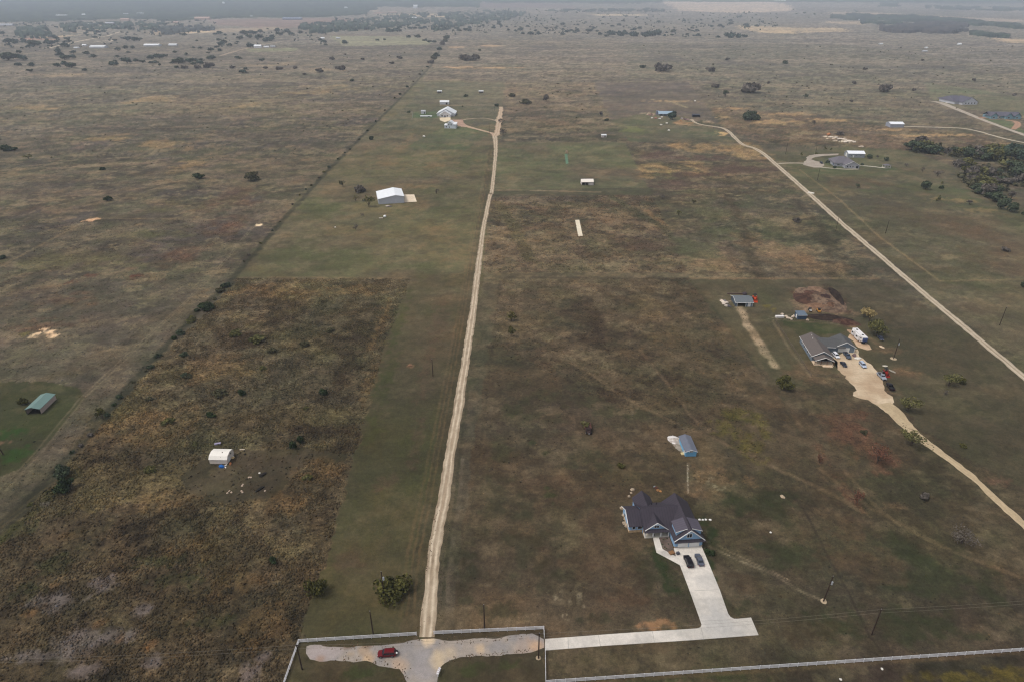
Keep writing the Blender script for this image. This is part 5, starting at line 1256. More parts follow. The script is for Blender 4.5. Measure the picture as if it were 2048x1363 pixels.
# concrete collars
M_COL = mat('caliche_collar', S(176, 156, 130), .95, .15)
def wire(name, p, q, label, sag=1.2, off=0.0, r=.022):
    P, Q = Vector(p), Vector(q); pts = []
    for i in range(17):
        t = i / 16; v = P.lerp(Q, t); v.z -= sag * 4 * t * (1 - t); v.y += off; pts.append(v)
    m = MB(); m.tube(pts, r, 4)
    return tag(m.build(name, mat('aluminium_wire', S(120, 112, 100), .5, .05)), label, 'wire')
pa, pb, pc = POLE_TOPS[(604.5, 1338)], POLE_TOPS[(1077, 1315)], POLE_TOPS[(1743, 1268)]
left = (pa[0] - 78, pa[1] - 4, pa[2]); right = (pc[0] + 90, pc[1] + 8, pc[2])
for i, (o, dz, w_) in enumerate(((0, 0, 'upper'), (.1, -1.4, 'lower'))):
    for p, q, lab in ((left, pa, 'crossing the dark corner of the rough field'), (pa, pb, 'above the gravel turning area'), (pb, pc, 'above the end of the concrete drive'), (pc, right, 'running to the right edge above the fence')):
        wire('overhead_wire', (p[0], p[1], p[2] + dz - .1), (q[0], q[1], q[2] + dz - .1), w_ + ' overhead wire ' + lab, 1.0, o)

# ------------------------------------------------------------------ fences
M_FENCE = mat('white_vinyl', S(222, 220, 222), .6, .04)
def rail_fence(a, b, label, n=None, rails=3, h=1.35, m=M_FENCE, name='rail_fence', sp=2.45, pw=.075, rw=.035, rh=.09, group='white rail fence runs'):
    A, B_ = Vector((*G(*a), 0)), Vector((*G(*b), 0)); d_ = B_ - A; L = d_.length
    T = thing(name, label, 'fence', A, math.atan2(d_.y, d_.x), group)
    n = n or max(2, round(L / sp))
    pm = MB(); pm.box(-pw, pw, -pw, pw, 0, h); pm.add([(-pw * 1.2, -pw * 1.2, h), (pw * 1.2, -pw * 1.2, h), (pw * 1.2, pw * 1.2, h), (-pw * 1.2, pw * 1.2, h), (0, 0, h + .1)], [(0, 1, 4), (1, 2, 4), (2, 3, 4), (3, 0, 4), (3, 2, 1, 0)])
    p0 = pm.build('post', m, T)
    for i in range(1, n + 1):
        c = p0.copy(); COL.objects.link(c); c.parent = T; c.location = (L * i / n, 0, 0)
    for k in range(rails):
        z = h * (.28 + .66 * k / max(1, rails - 1)) - .05
        MB().box(0, L, -rw, rw, z - rh, z + rh).build('rail', m, T)
    return T
rail_fence((598, 1284), (833, 1269.5), 'white rail fence behind the red suv, from the corner to the lane')
rail_fence((598, 1284), (566, 1375), 'white rail fence running down the left side from the corner')
rail_fence((868, 1267.5), (1087.5, 1257.5), 'white rail fence from the lane mouth right to the concrete drive')
rail_fence((1087.5, 1257.5), (1088.5, 1275), 'short white fence return at the top end of the concrete drive')
rail_fence((1090.5, 1301), (1091.5, 1366), 'white fence return below the concrete drive end')
rail_fence((1091.5, 1366), (1500, 1338), 'left half of the long white rail fence along the bottom right', None)
rail_fence((1500, 1338), (2075, 1299), 'right half of the long white rail fence along the bottom right', None)
M_OLDW = mat('weathered_wood', S(112, 98, 84), .9, .15)
rail_fence((1549, 641), (1622, 752), 'weathered wooden fence along the left of the grey house yard', None, 2, 1.3, M_OLDW, 'wooden_fence', 3.2, .07, .03, .06, 'weathered yard fences')
rail_fence((1622, 752), (1690, 755), 'weathered wooden fence below the front of the grey house', None, 2, 1.3, M_OLDW, 'wooden_fence', 3.2, .07, .03, .06, 'weathered yard fences')
rail_fence((1550, 640.5), (1680, 647), 'weathered wooden fence behind the grey house, below the dug earth', None, 2, 1.3, M_OLDW, 'wooden_fence', 3.2, .07, .03, .06, 'weathered yard fences')
rail_fence((824, 225), (825, 236), 'white fence at the left end of the farmhouse lawn', None, 2, 1.6, M_FENCE, 'lawn_fence', 5)
# letter boxes at the road edge
for i, (x, y) in enumerate(((876, 1352), (877, 1348.5), (878.5, 1345), (880, 1341.5))):
    T = thing('letter_box', ('nearest', 'second nearest', 'second farthest', 'farthest')[i] + ' of the four white letter boxes on the gravel road edge', 'letter box', (*G(x, y), 0), R(70), 'letter boxes at the road')
    MB().box(-.06, .06, -.06, .06, 0, 1.05).build('post', M_FENCE, T)
    m = MB(); m.prism([(-.17, 1.05), (.17, 1.05), (.17, 1.3), (.1, 1.42), (-.1, 1.42), (-.17, 1.3)], -.3, .3, 'y'); m.build('box', M_FENCE, T)
    MB().box(.17, .2, -.1, .1, 1.25, 1.4).build('flag', M_TAIL, T)

# ------------------------------------------------------------------ heaps, stones and scattered things
def mound(px, py, rx, ry, h, ca, cb, name, label, cat, ang=0, seed=0, rough=1.0, mt='heap_soil'):
    n, m = 56, 22; V = [(0, 0)]; 
    th = np.linspace(0, 2 * np.pi, n, endpoint=False); rr = np.linspace(0, 1, m + 1)[1:]
    X = (np.cos(th)[None] * rr[:, None] * rx).ravel(); Y = (np.sin(th)[None] * rr[:, None] * ry).ravel(); Rr = np.repeat(rr, n)
    X = np.concatenate([[0], X]); Y = np.concatenate([[0], Y]); Rr = np.concatenate([[0], Rr])
    ed = 1 + .35 * (fbm(np.cos(np.arctan2(Y, X)) * 2 + 5, np.sin(np.arctan2(Y, X)) * 2, 3, seed) - .5)
    X *= ed; Y *= ed
    f = np.clip(1 - Rr ** 1.6, 0, 1)
    Z = h * f * (.35 + 1.3 * fbm(X / (rx * .35), Y / (ry * .35), 4, seed + 2)) + rough * .5 * (fbm(X / .9, Y / .9, 3, seed + 4) - .5) * f - .03
    Z[Rr > .97] = -.05
    cols = mixc(ca, cb, sstep(.38, .62, fbm(X / 2.0, Y / 2.0, 4, seed + 7)))
    F = [(0, 1 + k, 1 + (k + 1) % n) for k in range(n)]
    Fq = []
    for j in range(m - 1):
        for k in range(n):
            a, b = 1 + j * n + k, 1 + j * n + (k + 1) % n
            Fq += [(a, a + n, b), (b, a + n, b + n)]
    me = np_mesh(name, np.stack([X, Y, Z], 1), np.array(F + Fq), attr_mat(mt, .95, ((2.5, .3), (.7, .2)), .5), cols, True)
    o = link(name, me); o.location = (*G(px, py), 0); o.rotation_euler = (0, 0, ang)
    return tag(o, label, cat)
ES, ED = S(124, 103, 85), S(88, 70, 57)
mound(1640, 598, 11, 19, 1.1, ES, ED, 'earth_heap', 'wide heap of dug brown earth behind the navy shed', 'heap', .2, 3, 3.0)
mound(1673, 592, 2.6, 14, 2.2, S(54, 43, 36), S(40, 32, 28), 'dark_soil_bank', 'dark soil bank along the right edge of the earth heap', 'bank', -.15, 5)
mound(1657, 636, 12, 4.5, 1.5, S(58, 46, 38), S(44, 35, 30), 'dark_soil_bank', 'dark soil bank between the skid loader and the lawn', 'bank', -.2, 6)
mound(1686, 643, 9, 4, 1.2, S(66, 44, 36), S(90, 66, 54), 'soil_spill', 'low brown soil spill beside the caravan pad', 'heap', -.5, 8)
mound(1611, 596, 7, 9, 1.3, S(84, 60, 48), S(64, 46, 38), 'soil_spoil', 'low dark spoil at the left edge of the earth heap', 'heap', -.4, 9)
for mx, my, ma, mb_, mh, mc, ml in ((1622, 588, 5, 5, 1.6, S(96, 70, 58), 'upper left loose pile on the earth heap'), (1650, 595, 4, 4, 1.8, S(66, 50, 46), 'dark grey pile on top of the earth heap'), (1638, 612, 7, 4, 1.3, S(134, 104, 82), 'tan loose pile at the front of the earth heap'), (1660, 611, 4, 4, 1.5, S(112, 84, 66), 'right front loose pile of the earth heap'), (1634, 580, 6, 5, 1.2, S(132, 106, 86), 'tan loose pile at the back of the earth heap')):
    mound(mx, my, ma, mb_, mh, mc, tuple(c * .7 for c in mc), 'loose_soil_pile', ml, 'pile', mx % 3, int(mx), 2.0)
LW, LG = S(214, 208, 204), S(168, 158, 148)
mound(1350, 880, 2.6, 3.8, .7, LW, LG, 'gravel_heap', 'pale limestone gravel heap left of the small blue shed', 'heap', .5, 12, 1.4)
mound(1356, 890, 2.0, 4.5, .25, S(150, 140, 126), S(110, 100, 84), 'gravel_spread', 'thin spread of pale stones beside the small blue shed', 'stones', .4, 13, .8)
def stone(px, py, r, col, label, name='stone', cat='stone', sq=(1, 1, .6), grp=None, z=None):
    o = MB().rock((0, 0, r * .3), r, sq, int(px * 7 + py)).build(name, mat('stone_%02x%02x%02x' % tuple(int(255 * min(1, c)) for c in col), col, .9, .2, 2.0))
    o.location = (*G(px, py), 0); o.rotation_euler = (0, 0, px % 3)
    return tag(o, label, cat, grp)
# pale rocks along the stone base, and white lawn stones
for x, y in ((1250, 1022), (1247, 1030), (1251, 1038), (1249, 1046), (1253, 1052), (1244, 1016), (1262, 985), (1258, 992), (1265, 979)):
    stone(x, y, random.uniform(.45, .8), S(168, 150, 128), 'pale limestone lump in the row along the left wall of the blue house', grp='stones along the blue house', cat='stone')
for i, x in enumerate((1399, 1405.5, 1411.5, 1420.5)):
    stone(x, 1038.5 + (i % 2) * .5, .45, S(232, 228, 222), 'white stone in the little row on green grass right of the blue house', grp='white stones in a row')
for x, y in ((1375, 930), (1376.5, 937), (1375, 945), (1376, 953), (1374.5, 961), (1376, 969)):
    stone(x, y, .24, S(170, 158, 138), 'flat stepping stone on the trail from the small blue shed', grp='stepping stones', sq=(1.2, 1, .25))
stone(1565, 993, .7, S(176, 156, 132), 'lone pale rock in the grass right of the blue house', sq=(1.3, 1, .5))
stone(1541, 1064, .35, S(226, 222, 214), 'small white stone in the green patch right of the driveway')
stone(1764, 1337, .35, S(220, 214, 204), 'small white stone on the verge below the long fence')
stone(1681, 1358, .4, S(220, 214, 204), 'white stone at the bottom edge below the long fence')
M_BLUETARP = mat('blue_tarp', S(22, 96, 172), .5, .1, 3.0)
def crate(px, py, l, w_, h, col, label, name, cat, ang=0.0, grp=None, lift=0.0):
    m = MB(); m.box(-l / 2, l / 2, -w_ / 2, w_ / 2, lift, lift + h * .85); m.box(-l / 2 - .05, l / 2 + .05, -w_ / 2 - .05, w_ / 2 + .05, lift + h * .85, lift + h)
    if lift:
        for x in (-l * .4, l * .4): m.box(x - .05, x + .05, -w_ * .4, w_ * .4, 0, lift)
    o = m.build(name, mat('item_%02x%02x%02x' % tuple(int(255 * min(1, c)) for c in col), col, .6, .12, 2.0), bevel=.04)
    o.location = (*G(px, py), 0); o.rotation_euler = (0, 0, ang)
    return tag(o, label, cat, grp)
o = MB().rock((0, 0, .3), .95, (1.2, .8, .75), 4).build('tarp_bundle', M_BLUETARP); o.location = (*G(443.5, 933.5), 0); tag(o, 'bright blue tarp bundle lying in front of the white barn-roofed shed', 'tarp')
crate(450.5, 931, 1.3, .25, .3, S(230, 226, 220), 'white plank leaning by the blue tarp bundle', 'white_plank', 'plank', .9)
crate(451, 934.5, .9, .25, .3, S(230, 226, 220), 'short white board at the end of the blue tarp bundle', 'white_board', 'board', -.8)
stone(466, 915, .7, S(206, 176, 128), 'tan sack beside the door end of the white barn-roofed shed', 'sack', 'sack')
stone(465.5, 912, .4, S(236, 232, 224), 'white bucket lump at the rear door end of the white shed', 'bucket', 'bucket')
stone(461, 927, .7, S(150, 96, 60), 'rusty orange barrel lying at the front right corner of the white shed', 'barrel', 'barrel', (1.3, .8, .8))
crate(435.5, 887.5, 2.2, .9, .5, S(150, 142, 168), 'pale mauve wreckage in the grass behind the white shed', 'wreckage', 'scrap', .3)
crate(484.5, 899, 1.8, .4, .3, S(200, 184, 164), 'pale plank lying right of the white shed', 'plank', 'plank', 0)
crate(479, 904, 3.0, .2, .15, S(120, 106, 72), 'olive pole lying beside the pale plank', 'pole_timber', 'timber', .9)
stone(490, 908, .5, S(30, 24, 20), 'black lump in the clearing right of the white shed', 'black_bag', 'bag')
stone(519, 945.5, .4, S(226, 220, 210), 'white pot beside the black heap in the clearing', 'pot', 'pot')
stone(526, 949, 1.0, S(30, 26, 20), 'black scrap heap right of the white pot in the clearing', 'scrap_heap', 'scrap', (1.6, .7, .4))
stone(520, 978, 1.0, S(28, 25, 20), 'black scrap heap at the bottom of the clearing', 'scrap_heap', 'scrap', (1.8, .6, .35))
for x, y in ((498, 954), (502, 954), (486, 968), (484, 971), (458.5, 981), (455, 985.5), (483, 981), (485, 984), (530, 981), (463, 984)):
    stone(x, y, .38, S(190, 168, 148), 'pale stone scattered in the clearing below the white shed', grp='pale stones in the clearing')
# oddments round the other yards
crate(762, 437, 3.2, 1.4, .5, S(176, 166, 150), 'pale scrap stack in the grass below the metal barn', 'scrap_stack', 'scrap', .2)
stone(769.5, 434, 1.4, S(240, 238, 234), 'white oval water tank in the grass below the metal barn', 'water_tank', 'tank', (1.4, .9, .8))
stone(775, 413, 1.3, S(200, 186, 176), 'pale rubbish pile against the front wall of the metal barn', 'rubbish_pile', 'rubbish', (1.5, 1, .6))
stone(781, 413.5, 1.0, S(120, 110, 116), 'grey rubbish pile by the front wall of the metal barn', 'rubbish_pile', 'rubbish', (1.4, .8, .5))
stone(670.5, 455.5, .7, S(226, 218, 206), 'small white drum alone in the left meadow', 'drum', 'drum', (1, 1, 1))
stone(727, 402.5, 1.2, S(170, 170, 166), 'pale cover beside the olive tree at the metal barn', 'cover', 'cover', (1.4, .8, .7))
stone(848, 274, 1.6, S(228, 222, 212), 'round white tank alone in the meadow below the farmhouse', 'tank', 'tank', (1, 1, .9))
crate(1559, 634.5, 4.4, 1.6, .9, S(224, 218, 214), 'white boat hull left of the stones by the navy shed', 'white_boat', 'boat', .05)
for i, (x, y) in enumerate(((1572, 633), (1574.5, 636), (1579, 637), (1583, 639), (1585, 634), (1564.5, 628.5), (1588, 632))):
    stone(x, y, .85, S(206, 188, 168), 'pale building stone in the scatter left of the navy shed', grp='stone scatter by the navy shed')
stone(1614.5, 640.5, .8, S(214, 190, 166), 'pale stone at the right foot of the navy shed')
for i, (x, y, c) in enumerate(((1443, 602, S(216, 198, 180)), (1447, 608, S(206, 190, 176)), (1452, 612, S(196, 184, 172)), (1450, 603, S(120, 112, 112)), (1456, 611, S(90, 84, 86)), (1459, 613.5, S(84, 80, 84)), (1453, 606, S(206, 192, 178)), (1446, 604.5, S(220, 206, 190)))):
    stone(x, y, 1.05, c, ('pale' if c[0] > .4 else 'dark grey') + ' junk lump in the pile left of the detached garage', 'junk_lump', 'junk', grp=('pale' if c[0] > .4 else 'dark') + ' junk by the detached garage')
stone(1489, 588.5, 1.6, S(64, 54, 58), 'dark machinery lump behind the detached garage', 'machinery', 'machinery', (1.6, .8, .7))
crate(1470, 588, 9, .5, .5, S(96, 74, 70), 'long dark timber stack behind the detached garage', 'timber_stack', 'timber', 0)
stone(1708, 711.5, 1.1, S(110, 90, 90), 'brown trailer junk right of the slate pickup', 'junk_pile', 'junk', (1.2, 1, .7))
stone(1716, 717.5, 1.2, S(222, 216, 206), 'white covered heap right of the slate pickup', 'covered_heap', 'heap', (1.4, .9, .5))
stone(1763, 694.5, 1.0, S(214, 190, 160), 'pale slab in the grass right of the caravan', 'pale_slab', 'slab', (1.6, 1, .25))
stone(1770, 732, .9, S(196, 188, 172), 'pale stone slab in the grass above the red tractor', 'pale_slab', 'slab', (1.6, .8, .25))
stone(1784, 742.5, .9, S(150, 142, 128), 'grey plank stack in the grass right of the red tractor', 'plank_stack', 'planks', (2.2, .8, .25))
stone(1650, 687, .5, S(206, 198, 186), 'small pale post cap behind the link roof', 'post_cap', 'cap') if False else None
crate(1343, 1105.5, 1.6, 1.2, .5, S(132, 96, 62), 'rust coloured brush pile at the corner of the walkway', 'brush_pile', 'brush', .4)
crate(1355.5, 1107.5, .9, .7, .9, S(74, 76, 84), 'grey bin on the driveway corner by the garden bed', 'bin', 'bin', .3)
crate(1306.5, 1071.5, .5, .5, .9, S(30, 28, 32), 'black planter beside the porch step of the blue house', 'planter', 'planter')
for x, y in ((1327, 1078), (1334, 1076), (1325, 1088), (1337, 1087), (1333, 1096), (1344, 1099), (1329, 1093)):
    stone(x, y, .3, S(60, 66, 44), 'small round shrub in the garden bed by the walkway', 'shrub', 'shrub', grp='shrubs in the garden bed')
# fire pit with chairs behind the blue house
stone(1312, 975.5, .7, S(84, 54, 44), 'dark brown garden chair behind the blue house, second from the left', 'garden_chair', 'chair', (1, 1, .9))
stone(1316, 980, .6, S(140, 100, 62), 'orange brown garden chair behind the blue house, nearest the roof', 'garden_chair', 'chair')
stone(1321, 982, .5, S(180, 130, 80), 'light tan garden chair behind the blue house, rightmost of the group', 'garden_chair', 'chair')
stone(1309, 973, .5, S(130, 140, 146), 'grey garden chair behind the blue house, leftmost of the group', 'garden_chair', 'chair')
for i, (x, y, c) in enumerate(((1294, 230.5, S(190, 166, 146)), (1299, 231, S(150, 110, 104)), (1303, 229, S(130, 96, 92)), (1306, 232, S(170, 140, 130)), (1312, 228.5, S(140, 118, 120)), (1304, 237, S(214, 206, 200)), (1311, 237.3, S(170, 110, 104)), (1319.5, 238.3, S(216, 214, 212)), (1324, 235.5, S(224, 214, 208)), (1364, 238, S(170, 152, 156)), (1370, 239.5, S(120, 96, 110)), (1375, 241, S(150, 124, 124)), (1361, 242.3, S(176, 136, 100)), (1333.5, 247.5, S(226, 218, 206)), (1322, 250.8, S(220, 212, 200)), (1338, 261.8, S(230, 224, 214)), (1390, 202.8, S(224, 218, 210)))):
    stone(x, y, 1.9, c, ('white' if min(c) > .55 else 'coloured') + ' yard clutter around the blue-roofed house', 'yard_clutter', 'clutter', grp='clutter round the blue-roofed house')
stone(1657, 270.5, 3, S(190, 130, 90), 'orange earthmover lump on the stony ground beyond the house drive', 'earthmover', 'machine', (1.4, .8, .7))
for x, y in ((1662, 275.5), (1672, 276), (1680, 279), (1688, 280), (1694, 284), (1700, 283), (1708, 285), (1690, 285)):
    stone(x, y, 2.4, S(216, 202, 186), 'white rubble block on the stony ground beyond the house drive', 'rubble_block', 'rubble', grp='white rubble beyond the house drive', sq=(1.6, 1, .4))
stone(1722, 294.3, 2.0, S(226, 206, 186), 'pale trough in the grass behind the workshop', 'trough', 'trough', (1.6, .7, .5))
crate(1622, 386.8, 5, 2, .8, S(232, 226, 214), 'white covered boat left on the verge of the far road', 'covered_boat', 'boat', 2.3)
stone(820, 731, 1.0, S(124, 92, 68), 'bare orange ant mound in the mown strip left of the lane', 'ant_mound', 'mound', (1.2, 1, .25))

# ------------------------------------------------------------------ trees and bushes
def leaf_mat(name, ca, var=.3):
    if name in MATS: return MATS[name]
    m, N, L, P = new_mat(name)
    at = N.new('ShaderNodeAttribute'); at.attribute_name = 'Col'
    L.new(at.outputs['Color'], P.inputs['Base Color'])
    P.inputs['Roughness'].default_value = .85; P.inputs['Specular IOR Level'].default_value = .1
    MATS[name] = m
    return m
M_BARK = mat('bark', S(78, 66, 56), .95, .2, 4.0)
LEAF = {'olive': (S(112, 108, 66), S(78, 80, 52)), 'lime': (S(92, 88, 46), S(64, 66, 36)), 'dark': (S(80, 88, 66), S(54, 66, 52)), 'cedar': (S(62, 74, 46), S(40, 52, 34)),
        'grey': (S(110, 102, 94), S(80, 74, 68)), 'bluegreen': (S(76, 90, 76), S(50, 66, 60)), 'gold': (S(176, 156, 108), S(136, 120, 82)), 'red': (S(116, 78, 62), S(88, 60, 48)), 'scrub': (S(90, 86, 62), S(66, 66, 48))}
def crown_np(rng, n, leaf, lobes, flat=.72, hollow=.45):
    """unit crown: radius ~1 across, base z 0, top z ~1*2*flat"""
    L = []
    for i in range(lobes):
        a = rng.uniform(0, 6.28); r = rng.uniform(.15, .62) if i else 0
        L.append((math.cos(a) * r, math.sin(a) * r, rng.uniform(.3, 1.2) * (1 - r * .4), rng.uniform(.24, .46)))
    L = np.array(L); k = rng.integers(0, lobes, n)
    d = rng.normal(size=(n, 3)); d /= np.linalg.norm(d, axis=1)[:, None]
    rr = rng.uniform(hollow, 1.0, n) ** .6 * L[k, 3]
    c = L[k, :3] + d * rr[:, None]
    c[:, 2] = np.maximum(c[:, 2] * flat, .02)
    nn = d + rng.normal(size=(n, 3)) * .6; nn /= np.linalg.norm(nn, axis=1)[:, None]
    u = np.cross(nn, rng.normal(size=(n, 3))); u /= np.linalg.norm(u, axis=1)[:, None]; v = np.cross(nn, u)
    s = leaf * rng.uniform(.6, 1.5, n)[:, None]
    V = np.stack([c - u * s, c - v * s * .7, c + u * s, c + v * s * .7], 1).reshape(-1, 3)
    F = np.arange(4 * n).reshape(n, 4)
    clump = .75 + .5 * _h(np.floor(c[:, 0] * 4), np.floor(c[:, 1] * 4 + c[:, 2] * 7), 9)
    return V, F, np.repeat(np.clip(rng.uniform(0, 1, n) * .7 + clump * .3, 0, 1), 4), np.repeat(clump * rng.uniform(.8, 1.2, n), 4), L
PROTO = {}
def proto(kind, pal, var, lod):
    key = (kind, pal, var, lod)
    if key in PROTO: return PROTO[key]
    rng = np.random.default_rng(sum(ord(c) * (i + 3) for i, c in enumerate(kind + pal)) * 7 + var * 13 + lod)
    n = {0: 240, 1: 760, 2: 2000}[lod]; lf = {0: .17, 1: .10, 2: .062}[lod]
    if pal in ('olive', 'lime', 'scrub', 'gold'): n = int(n * .62)
    if kind == 'sparse': n = int(n * .6); lf *= .85
    if kind == 'bare': n = int(n * .30); lf *= .6
    flat = {'round': .62, 'sparse': .62, 'bare': .62, 'bush': .5, 'cone': .8}[kind]
    V, F, t, b, L = crown_np(rng, n, lf, {'round': 11, 'sparse': 11, 'bare': 11, 'bush': 11, 'cone': 6}[kind], flat)
    z0 = {'round': .18, 'sparse': .34, 'bare': .25, 'bush': 0, 'cone': .02}[kind]
    ztop = V[:, 2].max(); V[:, 2] = V[:, 2] * (1 - z0) / ztop + z0           # unit height 1
    rad = np.percentile(np.hypot(V[:, 0], V[:, 1]), 96); V[:, :2] /= rad; L = L.copy(); L[:, :2] /= rad; L[:, 2] = L[:, 2] * flat * (1 - z0) / ztop + z0
    a, c = LEAF[pal]
    cols = mixc(c, a, t) * b[:, None]
    crown = np_mesh('crown', V, F, leaf_mat('leaf_' + pal, a), cols)
    m = MB(); tr = .055 if kind in ('round', 'bush') else .045
    m.tube([(0, 0, -.05), (.02, .01, .2), (.0, .03, .5)], [tr * 1.4, tr, tr * .5], 6)
    for lx, ly, lz, lr in L[:6]:
        m.tube([(0, 0, .12), (lx * .45, ly * .45, .12 + (lz - .12) * .55), (lx, ly, max(.2, lz))], [tr * .7, tr * .4, tr * .15], 5)
    if kind == 'bare':
        for i in range(46):
            q = L[i % len(L)]; e = rng.normal(size=3) * (.3, .3, .16)
            m.tube([(q[0], q[1], max(.2, q[2])), (q[0] + e[0], q[1] + e[1], min(1.0, max(.15, q[2] + abs(e[2]))))], [tr * .2, tr * .06], 3)
    me = bpy.data.meshes.new('trunk'); me.from_pydata(m.v, [], m.f); me.materials.append(M_BARK)
    PROTO[key] = (crown, me)
    return PROTO[key]
def tree(px, py, top, wpx, kind, pal, label, name='tree', cat='tree', group=None, lod=None, pos=None):
    """a tree whose foot is at a surveyed pixel; top = its height and wpx = its width in photo pixels"""
    x, y = G(px, py); k = scale_at(px, py)
    # the part of its picture height that comes from the crown's depth seen from above
    w = wpx / k; hp = max(1.0, height_at(px, py, py - top))
    dep = math.sin(math.atan2(HC, math.hypot(x, y)))
    h = max(w * .5, hp - w * .26 * dep / max(.3, math.cos(math.asin(dep))))
    lod = lod if lod is not None else (2 if wpx > 26 else (1 if wpx > 11 else 0))
    cr, tk = proto(kind, pal, int(px * 3 + py) % 3, lod)
    rz = (px * 1.7 + py) % 6.28
    if wpx < 9 and lod == 0:
        o = link(name, cr); o.location = (x, y, float(terr(y))); o.scale = (w / 2, w / 2, h); o.rotation_euler = (0, 0, rz)
        return tag(o, label, cat, group)
    T = thing(name, label, cat, (x, y, float(terr(y))), rz, group)
    T.scale = (w / 2, w / 2, h)
    link('crown', cr, T); link('trunk', tk, T)
    return T
